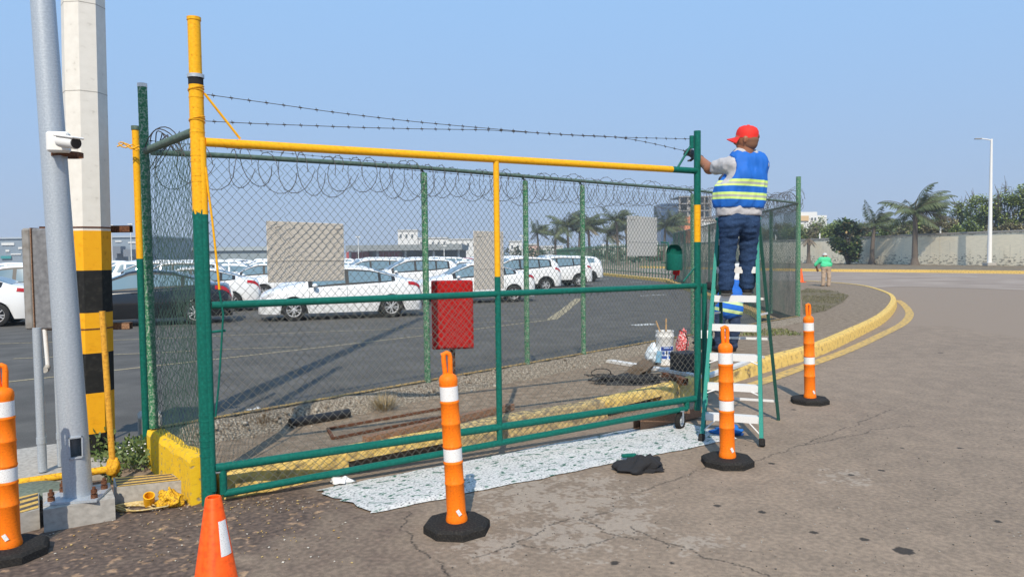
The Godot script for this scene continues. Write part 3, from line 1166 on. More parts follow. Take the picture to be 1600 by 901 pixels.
func build_gate() -> void:
	var gd := Vector3(Q.x - P.x, 0, Q.z - P.z).normalized()
	var gate := thing("gate_post", "tall gate post painted yellow above and fresh green below", "gate post", Vector3(P.x, 0, P.z))
	var X := P + Vector3(1, 0, 0)
	var top := pl(303, 32, P, X).y
	var col := pl(308, 119, P, X).y
	var mid := pl(315, 335, P, X).y
	pipe("green_shaft", [P, Vector3(P.x, mid, P.z)], 0.049, M.green, gate, 20)
	pipe("yellow_shaft", [Vector3(P.x, mid, P.z), Vector3(P.x, col, P.z)], 0.0485, M.yellow, gate, 20)
	pipe("upper_tube", [Vector3(P.x, col, P.z), Vector3(P.x, top, P.z)], 0.043, M.yellow, gate, 20)
	pipe("cap", [Vector3(P.x, top, P.z), Vector3(P.x, top + 0.022, P.z)], 0.047, M.yellow, gate, 20)
	pipe("clamp", [Vector3(P.x, col - 0.012, P.z), Vector3(P.x, col + 0.012, P.z)], 0.056, M.galv, gate, 20)
	pipe("clamp", [Vector3(P.x, col - 0.06, P.z), Vector3(P.x, col - 0.012, P.z)], 0.0495, M.dark, gate, 20)
	for y in [0.35, 0.42, 0.46, 0.52, 0.6, 0.64]:
		pipe("weld_band", [Vector3(P.x, y, P.z), Vector3(P.x, y + 0.009, P.z)], 0.0515, M.green, gate, 20)
	for y in [2.28, 2.32, 2.42, 2.46, 2.62, 2.86]:
		pipe("weld_band", [Vector3(P.x, y, P.z), Vector3(P.x, y + 0.008, P.z)], 0.0505, M.yellow, gate, 20)
	var edge := MB.new()
	var er := RandomNumberGenerator.new()
	er.seed = 5
	for k in 41:
		var a := TAU * k / 40.0
		var dv := Vector3(cos(a), 0, sin(a))
		edge.add(dv * 0.0494 + Vector3(0, mid - 0.01, 0), dv)
		edge.add(dv * 0.0494 + Vector3(0, mid + er.randf_range(0.0, 0.035) + 0.012 * sin(a * 3.0), 0), dv)
	for k in 40:
		edge.quad(2 * k, 2 * k + 1, 2 * k + 3, 2 * k + 2)
	obj("paint_edge", edge, M.green, gate)
	var tie := MB.new()
	for y in [pl(309, 143, P, X).y, pl(311, 190, P, X).y]:
		for k in 3:
			var pts := []
			for j in 13:
				var an := TAU * j / 12.0
				pts.append(Vector3(cos(an) * 0.053, y + k * 0.013 + sin(an + k) * 0.012, sin(an) * 0.053))
			tie.tube(pts, 0.0028, -1.0, 5, false)
	obj("tie_wire", tie, M.yellow, gate)

	# the leaf
	var o := P + gd * 0.075 + Vector3(0.0, 0, 0.03)
	var g := thing("swing_gate", "wide pipe frame gate half repainted green over yellow with chain link below", "gate", Vector3(o.x, 0, o.z))
	var gpl := func(x: float, y: float) -> Vector3: return pl(x, y, P + Vector3(0, 0, 0.03), Q + Vector3(0, 0, 0.03))
	var t0: Vector3 = gpl.call(321, 222)
	var t1: Vector3 = gpl.call(1050, 264.5)
	var t2: Vector3 = gpl.call(1089, 267)
	pipe("top_rail", [t0, t1], 0.031, M.yellow, g)
	pipe("top_rail", [t1, t2], 0.0305, M.green, g)
	var m0: Vector3 = gpl.call(330, 477)
	var m1: Vector3 = gpl.call(1095, 446)
	pipe("middle_rail", [m0, m1], 0.027, M.green, g)
	var l0: Vector3 = gpl.call(336, 731)
	var l1: Vector3 = gpl.call(1090, 622)
	pipe("lower_rail", [l0, l1], 0.031, M.green, g)
	var b0: Vector3 = gpl.call(349, 771)
	b0.y = maxf(b0.y, 0.045)
	var b1: Vector3 = gpl.call(1073, 638)
	pipe("bottom_rail", [b0, b1], 0.027, M.green, g)
	var s0: Vector3 = gpl.call(331, 731)
	pipe("hinge_stile", [Vector3(s0.x, 0.1, s0.z), Vector3(s0.x, mid, s0.z)], 0.026, M.green, g)
	pipe("hinge_stile", [Vector3(s0.x, mid, s0.z), Vector3(s0.x, t0.y + 0.03, s0.z)], 0.0258, M.yellow, g)
	var c0: Vector3 = gpl.call(775, 252)
	var c1: Vector3 = gpl.call(780, 690)
	var cm: Vector3 = gpl.call(777, 432)
	pipe("middle_stile", [Vector3(c0.x, c1.y, c0.z), Vector3(c0.x, cm.y, c0.z)], 0.0262, M.green, g)
	pipe("middle_stile", [Vector3(c0.x, cm.y, c0.z), Vector3(c0.x, c0.y, c0.z)], 0.026, M.yellow, g)
	pipe("short_stile", [Vector3(b0.x, b0.y, b0.z), Vector3(b0.x, l0.y, b0.z)], 0.026, M.green, g)
	pipe("short_stile", [Vector3(b1.x, b1.y, b1.z), Vector3(b1.x, l1.y, b1.z)], 0.03, M.green, g)
	# latch end: a tall post with one unpainted yellow band, and a second tube
	var e0: Vector3 = gpl.call(1090, 400)
	var ys := [gpl.call(1091, 640).y, gpl.call(1090, 378).y, gpl.call(1089, 320).y, gpl.call(1086, 204).y]
	pipe("latch_stile", [Vector3(e0.x, ys[0], e0.z), Vector3(e0.x, ys[1], e0.z)], 0.034, M.green, g)
	pipe("latch_stile", [Vector3(e0.x, ys[1], e0.z), Vector3(e0.x, ys[2], e0.z)], 0.0335, M.yellow, g)
	pipe("latch_stile", [Vector3(e0.x, ys[2], e0.z), Vector3(e0.x, ys[3], e0.z)], 0.034, M.green, g)
	var f0: Vector3 = gpl.call(1101, 446)
	pipe("latch_tube", [Vector3(f0.x, gpl.call(1101, 632).y, f0.z), Vector3(f0.x, f0.y + 0.02, f0.z)], 0.026, M.green, g)
	pipe("wire_bracket", [gpl.call(1081, 212), gpl.call(1081, 232)], 0.022, M.green, g, 8)
	pipe("brace_rod", [gpl.call(319, 146), gpl.call(375, 217)], 0.009, M.yellow, g, 6)
	pipe("brace_rod", [gpl.call(1059, 262), gpl.call(1083, 222)], 0.011, M.green, g, 6)
	pipe("brace_rod", [gpl.call(1068, 440), gpl.call(1089, 414)], 0.009, M.green, g, 6)
	var lo := g.position
	var mb := MB.new()
	chain(mb, Vector3(b0.x, 0, b0.z) - lo, Vector3(e0.x, 0, e0.z) - lo, b0.y, m0.y, b1.y, m1.y, 0.035, 0.0026, 0.009)
	obj("chain_link", mb, M.gate_wire, g)
	# painted tension cord that hangs from the hinge side
	mb = MB.new()
	var pts := []
	for q in [[323, 262], [327, 300], [333, 345], [339, 400], [344, 452]]:
		pts.append(gpl.call(q[0], q[1]) + Vector3(0, 0, 0.02) - lo)
	mb.tube(pts, 0.0085, -1.0, 6)
	obj("cord", mb, M.yellow, g)
	mb = MB.new()
	pts = []
	for q in [[344, 454], [350, 490], [347, 540], [343, 600], [338, 650]]:
		pts.append(gpl.call(q[0], q[1]) + Vector3(0, 0, 0.02) - lo)
	mb.tube(pts, 0.0075, -1.0, 6)
	obj("cord", mb, M.green, g)
	pipe("strap", [gpl.call(318, 520), gpl.call(352, 516)], 0.01, M.green, g, 6)
	pipe("hinge_pin", [gpl.call(324, 738), gpl.call(344, 736)], 0.017, M.galv, g, 8)
	# caster
	var wc: Vector3 = gpl.call(1063, 657)
	wc.y = 0.083
	var axle := Vector3(0.8, 0, 0.6).normalized()
	var xf := Transform3D(Basis(axle.cross(Vector3.UP), axle, Vector3.UP).orthonormalized(), wc - lo)
	var ty := MB.new()
	ty.lathe([Vector2(0.052, -0.022), Vector2(0.072, -0.026), Vector2(0.08, -0.014), Vector2(0.08, 0.014), Vector2(0.072, 0.026), Vector2(0.052, 0.022), Vector2(0.052, -0.022)], 28, xf)
	for k in 22:
		var an := TAU * k / 22.0
		for s in [-1.0, 1.0]:
			var c := xf * Vector3(cos(an) * 0.079, s * 0.016, sin(an) * 0.079)
			ty.box(c, Vector3(0.009, 0.016, 0.008), xf.basis * Basis(Vector3.UP, -an))
	var wheel := obj("caster_wheel", ty, M.rubber, g)
	var ri := MB.new()
	ri.lathe([Vector2(0.0, 0.02), Vector2(0.02, 0.022), Vector2(0.03, 0.01), Vector2(0.045, 0.01), Vector2(0.053, 0.02), Vector2(0.053, -0.02), Vector2(0.03, -0.01), Vector2(0.0, -0.02)], 20, xf)
	inst("rim", ri.mesh(), M.galv, wheel)
	var fk := MB.new()
	for s in [-1.0, 1.0]:
		fk.box(xf * Vector3(0, s * 0.033, 0) + Vector3(0, 0.045, 0), Vector3(0.03, 0.11, 0.004), Basis(axle.cross(Vector3.UP), Vector3.UP, axle))
	fk.box(xf.origin + Vector3(0, 0.1, 0), Vector3(0.05, 0.006, 0.075), Basis(axle.cross(Vector3.UP), Vector3.UP, axle))
	inst("fork", fk.mesh(), M.galv, g)

	# two barbed wires strung above the gate
	for w in [[[[318, 147], [420, 161], [520, 175], [620, 187], [700, 195], [780, 202], [860, 209], [960, 214], [1078, 217]], "upper rusty barbed wire strung from tall gate post to latch end"], [[[320, 189], [400, 193], [480, 196], [560, 199], [640, 201], [700, 202], [760, 203], [830, 207], [900, 211], [960, 214], [1010, 222], [1076, 237]], "lower sagging barbed wire that twists with the upper and ends at worker's glove"]]:
		var q := []
		for s in w[0]:
			q.append(pl(s[0], s[1], P, Q))
		var t := thing("barbed_wire", w[1], "barbed wire", q[0])
		mb = MB.new()
		var loc := []
		for s in smooth_line(q, 0.12):
			loc.append(s - q[0])
		strand(mb, loc, 0.0026, 0.115)
		obj("strand", mb, M.barb, t)


# ---------------------------------------------------------------- poles and the things round them
func renormal(mb: MB) -> void:
	var acc := {}
	for i in range(0, mb.ix.size(), 3):
		var a := mb.v[mb.ix[i]]
		var b := mb.v[mb.ix[i + 1]]
		var d := mb.v[mb.ix[i + 2]]
		var fn := (d - a).cross(b - a)
		for p in [a, b, d]:
			var k := Vector3i((p * 5000.0).round())
			acc[k] = acc.get(k, Vector3.ZERO) + fn
	for i in mb.v.size():
		var nn: Vector3 = acc.get(Vector3i((mb.v[i] * 5000.0).round()), Vector3.UP)
		mb.n[i] = nn.normalized() if nn.length() > 1e-12 else Vector3.UP


func blob(o: Vector3, r: Vector3, amp: float, freq: float, sd: int, segs := 22, rings := 14, floor_y := -9.0) -> MB:
	var mb := MB.new()
	mb.ball(Vector3.ZERO, r, segs, rings)
	var nz := FastNoiseLite.new()
	nz.seed = sd
	nz.frequency = freq
	nz.fractal_octaves = 3
	for i in mb.v.size():
		var p := mb.v[i]
		var k := 1.0 + amp * nz.get_noise_3dv(p)
		p = o + p * Vector3(k, 1.0 + amp * 1.6 * nz.get_noise_3dv(p + Vector3(9, 0, 0)), k)
		p.y = maxf(p.y, floor_y)
		mb.v[i] = p
	renormal(mb)
	return mb


func octagon(r: float, turn: float, o := Vector2.ZERO) -> Array:
	var out := []
	for k in 8:
		var a := TAU * (k + 0.5) / 8.0 + turn
		out.append(o + Vector2(cos(a), sin(a)) * r)
	return out


func frustum(mb: MB, p0: Vector3, p1: Vector3, r0: float, r1: float, turn: float, top := true) -> void:
	var a := octagon(r0, turn)
	var b := octagon(r1, turn)
	for k in 8:
		var k2 := (k + 1) % 8
		var m: Vector2 = a[k] + a[k2]
		mb.flat([p0 + Vector3(a[k].x, 0, a[k].y), p0 + Vector3(a[k2].x, 0, a[k2].y), p1 + Vector3(b[k2].x, 0, b[k2].y), p1 + Vector3(b[k].x, 0, b[k].y)], Vector3(m.x, 0, m.y))
	if top:
		var q := []
		for s in b:
			q.append(p1 + Vector3(s.x, 0, s.y))
		mb.flat(q, Vector3.UP)


func build_poles() -> void:
	# octagonal concrete pole
	var d0 := 6.35
	var axis0 := dp(144, 690, d0)
	var axis1 := dp(129, 0, d0)
	var at_y := func(y: float) -> Vector3: return axis0 + (axis1 - axis0) * ((y - axis0.y) / (axis1.y - axis0.y))
	var bs: Vector3 = at_y.call(0.0)
	var cp := thing("concrete_pole", "thick white octagonal concrete pole with yellow and black bands", "pole", bs)
	var yy := []
	for q in [672, 610, 549, 487, 422, 361]:
		yy.append(dp(138, q, d0).y)
	yy.push_front(0.0)
	for k in 6:
		var mb := MB.new()
		frustum(mb, at_y.call(yy[k]) - bs, at_y.call(yy[k + 1]) - bs, 0.176, 0.176, 0.09, true)
		obj("painted_band", mb, M.pole_black if k % 2 == 0 else M.pole_yellow, cp)
	var sh := MB.new()
	frustum(sh, at_y.call(yy[6]) - bs, at_y.call(14.0) - bs, 0.174, 0.12, 0.09)
	obj("shaft", sh, M.pole_white, cp)
	for q in [12, 148]:
		var y := dp(130, q, d0).y
		var mb := MB.new()
		var r := lerpf(0.174, 0.12, (y - yy[6]) / (14.0 - yy[6])) + 0.0012
		frustum(mb, at_y.call(y) - bs, at_y.call(y + 0.006) - bs, r, r, 0.09)
		obj("casting_seam", mb, M.concrete, cp)
	for q in [357, 513]:
		var y := dp(138, q, d0).y
		var mb := MB.new()
		frustum(mb, at_y.call(y) - bs, at_y.call(y + 0.012) - bs, 0.179, 0.179, 0.09)
		obj("steel_strap", mb, M.rust, cp)
		var cb2 := MB.new()
		var c: Vector3 = dp(122, q, d0) - bs
		var x0: float = dp(40, q, d0).x - bs.x
		var x1: float = dp(185, q, d0).x - bs.x
		for s in [[0, 0.028], [0, -0.028], [0.028, 0], [-0.028, 0]]:
			cb2.box(Vector3((x0 + x1) * 0.5, c.y + s[1], -0.205 + s[0]), Vector3(x1 - x0, 0.004 if s[1] else 0.06, 0.004 if s[0] else 0.06))
		obj("bracket_tube", cb2, M.rust_light if q > 400 else M.rust, cp)
	# electrical cabinet
	var e0 := dp(36, 515, 6.25)
	var e1 := dp(110, 356, 6.25)
	var box_h := e1.y - e0.y
	var xm := dp(48, 440, 6.25).x
	var cab := thing("electrical_cabinet", "grey metal electrical cabinet with rusty lid edge on the banded pole", "electrical box", Vector3((e0.x + e1.x) * 0.5, e0.y, -6.42))
	var mb := MB.new()
	mb.box(Vector3((xm + e1.x) * 0.5 - cab.position.x, box_h * 0.5, 0.0), Vector3(e1.x - xm, box_h, 0.3), Basis(), 0.012)
	obj("body", mb, noisy(70, [[0.0, 0.16, 0.16, 0.165], [0.5, 0.22, 0.22, 0.225], [1.0, 0.29, 0.29, 0.29]], 2.0, 0.5, 0.03, 0.0, false, 0.3), cab)
	mb = MB.new()
	mb.box(Vector3((xm + e0.x) * 0.5 - cab.position.x - 0.004, box_h * 0.5, 0.0), Vector3(xm - e0.x, box_h + 0.008, 0.31), Basis(), 0.016)
	obj("lid", mb, noisy(71, [[0.0, 0.19, 0.17, 0.15], [0.4, 0.25, 0.24, 0.225], [1.0, 0.3, 0.29, 0.28]], 1.5, 0.6), cab)
	mb = MB.new()
	mb.box(Vector3(xm - cab.position.x - 0.0, box_h * 0.5, 0.0), Vector3(0.006, box_h + 0.014, 0.316))
	obj("lid_seal", mb, M.rust_light, cab)
	for k in [0.12, 0.86]:
		mb = MB.new()
		mb.tube([Vector3(e0.x - cab.position.x - 0.012, box_h * k, 0.1), Vector3(e0.x - cab.position.x - 0.012, box_h * k + 0.06, 0.1)], 0.012)
		obj("hinge", mb, M.rust, cab)
	var pad := gp(66, 736, 0.09)
	for q in [[66, 736, 0.032, "thick galvanised conduit running from the cabinet down to the slab", 515], [93, 728, 0.017, "thin pale conduit running down beside the galvanised pole", 515]]:
		var b := gp(q[0], q[1], 0.1)
		var tp := dp(q[0] - 4.0, q[4] + 3.0, -b.z)
		var cd := thing("conduit", q[3], "conduit", b)
		pipe("tube", [b, Vector3(b.x, tp.y + 0.03, b.z)], q[2], M.galv, cd)
		pipe("coupling", [b + Vector3(0, 0.22, 0), b + Vector3(0, 0.27, 0)], q[2] + 0.004, M.galv, cd)
	var cs := thing("conduit_stub", "short white conduit with elbow hanging under the cabinet", "conduit", dp(70, 575, 6.3))
	pipe("tube", [dp(69, 514, 6.3), dp(73, 560, 6.3), dp(74, 572, 6.3)], 0.017, M.tape, cs)
	pipe("elbow", [dp(74, 572, 6.3), dp(72, 577, 6.28), dp(69, 578, 6.22)], 0.024, M.concrete, cs)

	# galvanised pole, leaning
	var bt := 0.15
	var b0 := gp(122, 776, bt)
	var b1 := dp(66, 0, -b0.z)
	var top := b0 + (b1 - b0) * (6.4 / (b1.y - b0.y))
	var sp := thing("steel_pole", "leaning galvanised steel pole with open hand hole on a concrete block", "pole", b0)
	var hh := dp(119, 700, -b0.z - 0.085) - b0
	mb = MB.new()
	var up := top - b0
	var look := Vector3(-b0.x + 0.4, 0, -b0.z).normalized()
	var levels := [0.0, (hh.y - 0.066) / up.y, (hh.y + 0.066) / up.y, 0.3, 0.65, 1.0]
	for l in levels.size():
		for k in 28:
			var a := TAU * k / 28.0
			var dv := Vector3(cos(a), 0, sin(a))
			mb.add(up * levels[l] + dv * lerpf(0.088, 0.058, levels[l]), dv)
	for l in levels.size() - 1:
		for k in 28:
			var a := TAU * (k + 0.5) / 28.0
			if l == 1 and Vector3(cos(a), 0, sin(a)).dot(look) > cos(0.43):
				continue
			var k2 := (k + 1) % 28
			mb.quad(l * 28 + k, l * 28 + k2, l * 28 + 28 + k2, l * 28 + 28 + k)
	var lid := []
	for k in 28:
		lid.append(mb.v[5 * 28 + k])
	mb.flat(lid, Vector3.UP)
	obj("shaft", mb, M.galv, sp)
	mb = MB.new()
	mb.box(Vector3(0, 0.008, 0), Vector3(0.32, 0.016, 0.3), Basis(Vector3.UP, 0.2))
	obj("base_plate", mb, M.galv, sp)
	for s in [[-0.13, 0.1], [0.13, 0.1], [-0.13, -0.1], [0.13, -0.1]]:
		mb = MB.new()
		var c := Basis(Vector3.UP, 0.2) * Vector3(s[0], 0.016, s[1])
		mb.tube([c, c + Vector3(0, 0.075, 0)], 0.011, -1.0, 8)
		mb.lathe([Vector2(0.024, 0.0), Vector2(0.024, 0.024), Vector2(0.0, 0.024)], 6, Transform3D(Basis(), c))
		mb.lathe([Vector2(0.022, 0.034), Vector2(0.022, 0.055), Vector2(0.0, 0.055)], 6, Transform3D(Basis(), c))
		obj("anchor_bolt", mb, M.rust, sp)
	mb = MB.new()
	var hb := Basis(Vector3.UP.cross(look), Vector3.UP, look)
	var hm := Vector3(up.x, 0, up.z) * (hh.y / up.y) + Vector3(0, hh.y, 0) + look * 0.081
	for s in [[-0.037, 0, 0.008, 0.145], [0.037, 0, 0.008, 0.145], [0, 0.068, 0.082, 0.009], [0, -0.068, 0.082, 0.009]]:
		mb.box(hm + hb * Vector3(s[0], s[1], 0.0), Vector3(s[2], s[3], 0.03), hb)
	obj("hand_hole_frame", mb, M.galv, sp)
	# camera on the pole
	var cc := dp(98, 222, -b0.z - 0.12)
	var cam := thing("security_camera", "white bullet security camera clamped to the leaning galvanised pole", "camera", cc)
	mb = MB.new()
	mb.box(Vector3(-0.03, 0, 0), Vector3(0.13, 0.13, 0.07), Basis(Vector3.UP, 0.25), 0.012)
	obj("junction_box", mb, M.white_paint, cam)
	mb = MB.new()
	mb.box(Vector3(-0.09, -0.01, -0.1), Vector3(0.11, 0.13, 0.05), Basis(Vector3.UP, 0.25), 0.008)
	mb.lathe([Vector2(0.096, -0.06), Vector2(0.096, -0.03)], 24, Transform3D(Basis(), Vector3(-0.05, -0.02, -0.12)))
	obj("clamp", mb, M.rust, cam)
	var cdir := (dp(131, 225, -b0.z - 0.28) - dp(88, 219, -b0.z - 0.16)).normalized()
	var bz := Basis(cdir, Vector3.UP, cdir.cross(Vector3.UP)).orthonormalized()
	var cm := dp(106, 222, -b0.z - 0.23) - cc
	mb = MB.new()
	mb.tube([cm - cdir * 0.08, cm + cdir * 0.075], 0.038, -1.0, 16)
	mb.box(cm + Vector3(0, 0.034, 0) + cdir * 0.005, Vector3(0.19, 0.014, 0.085), bz, 0.005)
	var bd := obj("housing", mb, M.white_paint, cam)
	mb = MB.new()
	mb.tube([cm + cdir * 0.075, cm + cdir * 0.081], 0.033, -1.0, 16)
	inst("lens", mb.mesh(), mat(0.01, 0.01, 0.012, 0.1), bd)
	mb = MB.new()
	mb.tube([Vector3(0, 0.0, 0.03), cm - cdir * 0.05 + Vector3(0, -0.02, 0)], 0.017)
	obj("arm", mb, M.white_paint, cam)
	# concrete block under the pole
	var blk := []
	for q in [[68, 832], [180, 812]]:
		blk.append(xz(gp(q[0], q[1])))
	var depth: Vector2 = (blk[1] - blk[0]).orthogonal().normalized() * 0.42
	if depth.y > 0:
		depth = -depth
	var bb := thing("concrete_block", "square pale concrete footing block under the galvanised pole", "concrete block", Vector3(b0.x, 0, b0.z))
	mb = MB.new()
	var plan := []
	for p in [blk[0], blk[1], blk[1] + depth, blk[0] + depth]:
		plan.append(p - xz(bb.position))
	mb.prism(plan, 0.0, 0.148)
	obj("block", mb, M.concrete, bb)

	# yellow rail of thin pipe
	var yr := thing("pipe_rail", "low rusty yellow pipe rail with one upright pipe end", "rail", gp(176, 736, 0.1))
	var j := gp(176, 736, 0.1)
	pipe("rail", [gp(-30, 762, 0.12), j + Vector3(0, 0.02, 0)], 0.028, noisy(73, [[0.0, 0.2, 0.07, 0.02], [0.28, 0.42, 0.19, 0.02], [0.42, 0.8, 0.42, 0.02], [1.0, 0.85, 0.48, 0.03]], 3.0, 0.6, 0.05), yr)
	pipe("upright", [j, dp(159, 486, -j.z)], 0.023, noisy(74, [[0.0, 0.2, 0.07, 0.02], [0.3, 0.6, 0.28, 0.03], [1.0, 0.82, 0.46, 0.06]], 3.0, 0.6, 0.05), yr)
	obj("joint", blob(Vector3(0.0, 0.02, 0.0), Vector3(0.05, 0.075, 0.05), 0.5, 12.0, 4), noisy(75, [[0.0, 0.3, 0.1, 0.02], [0.5, 0.7, 0.36, 0.02], [1.0, 0.8, 0.45, 0.03]], 5.0, 0.7), yr)

	# slabs and striped kerb ends
	var sy: Material
	var sk2: Material
	var slab := MB.new()
	slab.prism([xz(gp(-80, 790)), xz(gp(60, 766)), xz(gp(180, 745)), xz(gp(150, 700)), xz(gp(60, 712)), xz(gp(-80, 735))], 0.0, 0.09)
	struct("concrete_slab", slab, M.concrete)
	for q in [[[14, 838, 62, 826, 60, 770, 0, 782], "short striped kerb end beside the galvanised pole's block", 0.13], [[180, 787, 286, 776, 268, 740, 176, 746], "striped concrete kerb piece between galvanised pole and yellow wall", 0.12]]:
		var pp := []
		var c := Vector2.ZERO
		var h: float = q[2]
		for i in range(0, 8, 2):
			var p := xz(gp(q[0][i], q[0][i + 1], 0.0 if i < 4 else h))
			pp.append(p)
			c += p * 0.25
		var t := thing("striped_kerb", q[1], "kerb", Vector3(c.x, 0, c.y))
		var loc := []
		for p in pp:
			loc.append(p - c)
		mb = MB.new()
		mb.prism(loc, 0.0, h)
		obj("block", mb, M.concrete, t)
		for k in 7:
			if sy == null:
				sy = noisy(76, [[0.0, 0.3, 0.22, 0.12], [0.4, 0.6, 0.38, 0.1], [1.0, 0.7, 0.45, 0.12]], 3.0, 0.85, 0.05)
				sk2 = noisy(77, [[0.0, 0.05, 0.045, 0.04], [1.0, 0.14, 0.12, 0.1]], 3.0, 0.85)
			var s0: float = k / 7.0
			var s1: float = (k + 1) / 7.0
			mb = MB.new()
			var sk := 0.35
			var f := func(u: float, w: float) -> Vector3:
				var a: Vector2 = loc[0].lerp(loc[3], clampf(u, 0, 1))
				var b: Vector2 = loc[1].lerp(loc[2], clampf(u, 0, 1))
				var r := a.lerp(b, 0.03 + w * 0.94)
				return Vector3(r.x, h + 0.004, r.y)
			mb.flat([f.call(s0 - sk * 0.2, 0.0), f.call(s1 - sk * 0.2, 0.0), f.call(s1 + sk * 0.2, 1.0), f.call(s0 + sk * 0.2, 1.0)], Vector3.UP)
			obj("paint_stripe", mb, sy if k % 2 == 0 else sk2, t)
	mb = MB.new()
	var mc := gp(45, 768, 0.1)
	mb.lathe([Vector2(0.0, 0.03), Vector2(0.2, 0.03), Vector2(0.215, 0.022), Vector2(0.215, -0.01)], 28)
	var mh := thing("manhole_cover", "round flat grey-green cover set in the concrete slab", "cover", mc - Vector3(0, 0.01, 0))
	obj("lid", mb, noisy(78, [[0.0, 0.08, 0.1, 0.08], [0.5, 0.15, 0.18, 0.14], [1.0, 0.22, 0.24, 0.19]], 3.0, 0.8), mh)

	# yellow wall end that carries the fence return
	var w0 := P + Vector3(-0.06, 0, -0.02)
	var w1 := Vector3(A.x, 0, A.z) + Vector3(-0.02, 0, -0.05)
	var wd := (w1 - w0).normalized()
	var wn := Vector3(-wd.z, 0, wd.x)
	if wn.x > 0:
		wn = -wn
	var yw := thing("yellow_wall", "chipped yellow painted low wall end beside the gate post", "wall", Vector3(w0.x, 0, w0.z))
	mb = MB.new()
	var n := 8
	var nz := FastNoiseLite.new()
	nz.seed = 31
	nz.frequency = 3.0
	var rows := []
	for k in n + 1:
		var c := wd * (w0.distance_to(w1) * k / n)
		var h := lerpf(0.345, 0.31, float(k) / n) + nz.get_noise_1d(k * 0.4) * 0.03
		var row := []
		for s in [[-0.075, 0.0], [-0.07, h - 0.045], [-0.05, h - 0.008], [0.05, h], [0.07, 0.0]]:
			var o: float = -s[0] + nz.get_noise_2d(k * 0.5, s[1] * 9.0) * 0.02
			row.append(c + wn * o + Vector3(0, s[1], 0))
		rows.append(row)
	for k in n:
		for s in 4:
			mb.flat([rows[k][s], rows[k][s + 1], rows[k + 1][s + 1], rows[k + 1][s]], [wn, wn, Vector3.UP, -wn][s])
	mb.flat(rows[0], -wd)
	mb.flat(rows[n], wd)
	obj("wall", mb, M.block_yellow, yw)
	var gb := thing("concrete_block", "rough grey concrete lump at the foot of the green corner post", "concrete block", gp(230, 698))
	mb = MB.new()
	mb.box(Vector3(-0.02, 0.15, -0.1), Vector3(0.2, 0.3, 0.3), Basis(Vector3.UP, 0.5), 0.02)
	obj("block", mb, M.concrete, gb)

	# weeds
	for q in [[205, 727, 0.5, 520, "low flowering weeds beside the yellow wall", 0.13], [232, 712, 0.34, 380, "tufts of weeds at the foot of the corner post's concrete lump", 0.16], [150, 722, 0.28, 380, "leafy dark weed at the foot of the banded concrete pole", 0.28], [172, 752, 0.1, 50, "small weed under the yellow rail's joint", 0.1]]:
		var c := gp(q[0], q[1], 0.02)
		var t := thing("weed", q[4], "weed", c)
		mb = MB.new()
		mb.colored = true
		for k in q[3]:
			var a := rng.randf() * TAU
			var r: float = q[2] * sqrt(rng.randf()) * 0.6
			var p := Vector3(cos(a) * r, rng.randf() * q[5], sin(a) * r * 0.7)
			var dd := Vector3(rng.randf_range(-1, 1), rng.randf_range(0.1, 1.0), rng.randf_range(-1, 1)).normalized()
			mb.col = Color(0.06, 0.11, 0.025).lerp(Color(0.16, 0.2, 0.06), rng.randf())
			mb.leaf(p, dd, dd.cross(Vector3(rng.randf(), 0.3, rng.randf())).normalized(), rng.randf_range(0.03, 0.07), rng.randf_range(0.006, 0.015))
		obj("foliage", mb, M.leaf, t)
		mb = MB.new()
		for k in 12:
			var a := rng.randf() * TAU
			var r: float = q[2] * 0.5 * rng.randf()
			mb.tube([Vector3(cos(a) * r * 0.6, -0.02, sin(a) * r * 0.5), Vector3(cos(a) * r, q[5] * 1.1, sin(a) * r * 0.7)], 0.003, 0.0015, 4)
		obj("stems", mb, mat(0.09, 0.13, 0.04, 0.8), t)
		if q[0] == 205:
			mb = MB.new()
			for k in 16:
				var a := rng.randf() * TAU
				mb.ball(Vector3(cos(a) * 0.2 * rng.randf(), 0.12 + rng.randf() * 0.07, sin(a) * 0.14 * rng.randf()), Vector3(0.008, 0.006, 0.008), 6, 4)
			obj("flowers", mb, M.white_paint, t).set_meta("kind", "stuff")

	# rope and paint rags on the ground
	var rp := thing("rope", "loosely coiled yellow stained rope on the ground by striped kerb", "rope", gp(212, 796))
	mb = MB.new()
	for k in 4:
		var pts := []
		for i in 22:
			var a := i / 21.0 * TAU * (0.9 + k * 0.2) + k
			pts.append(Vector3(cos(a) * (0.16 + 0.05 * sin(a * 1.7 + k)) + k * 0.02 - 0.03, 0.008 + 0.006 * k + 0.005 * sin(a * 3.0), sin(a) * (0.05 + 0.012 * k)))
		mb.tube(pts, 0.0055, -1.0, 5)
	obj("strand", mb, noisy(79, [[0.0, 0.4, 0.26, 0.06], [0.5, 0.6, 0.45, 0.2], [1.0, 0.7, 0.6, 0.4]], 6.0, 0.8), rp)
	var rg := thing("paint_rag", "crumpled rag soaked with yellow paint beside the yellow wall", "rag", gp(264, 791))
	obj("cloth", blob(Vector3(0, 0.04, 0), Vector3(0.085, 0.06, 0.06), 0.8, 16.0, 8, 26, 16, 0.0), noisy(80, [[0.0, 0.12, 0.05, 0.02], [0.35, 0.3, 0.14, 0.02], [0.5, 0.8, 0.45, 0.02], [1.0, 0.88, 0.52, 0.03]], 5.0, 0.6, 0.05), rg)
	mb = MB.new()
	mb.lathe([Vector2(0.0, 0.0), Vector2(0.035, 0.0), Vector2(0.038, 0.09), Vector2(0.03, 0.09), Vector2(0.028, 0.02), Vector2(0.0, 0.02)], 18, Transform3D(Basis(Vector3.RIGHT, 0.5) * Basis(Vector3.FORWARD, 0.25), Vector3(-0.07, 0.012, 0.04)))
	var pc := thing("paint_cup", "small tilted cup covered in yellow paint beside the rag", "cup", gp(252, 787))
	obj("cup", mb, M.yellow, pc)
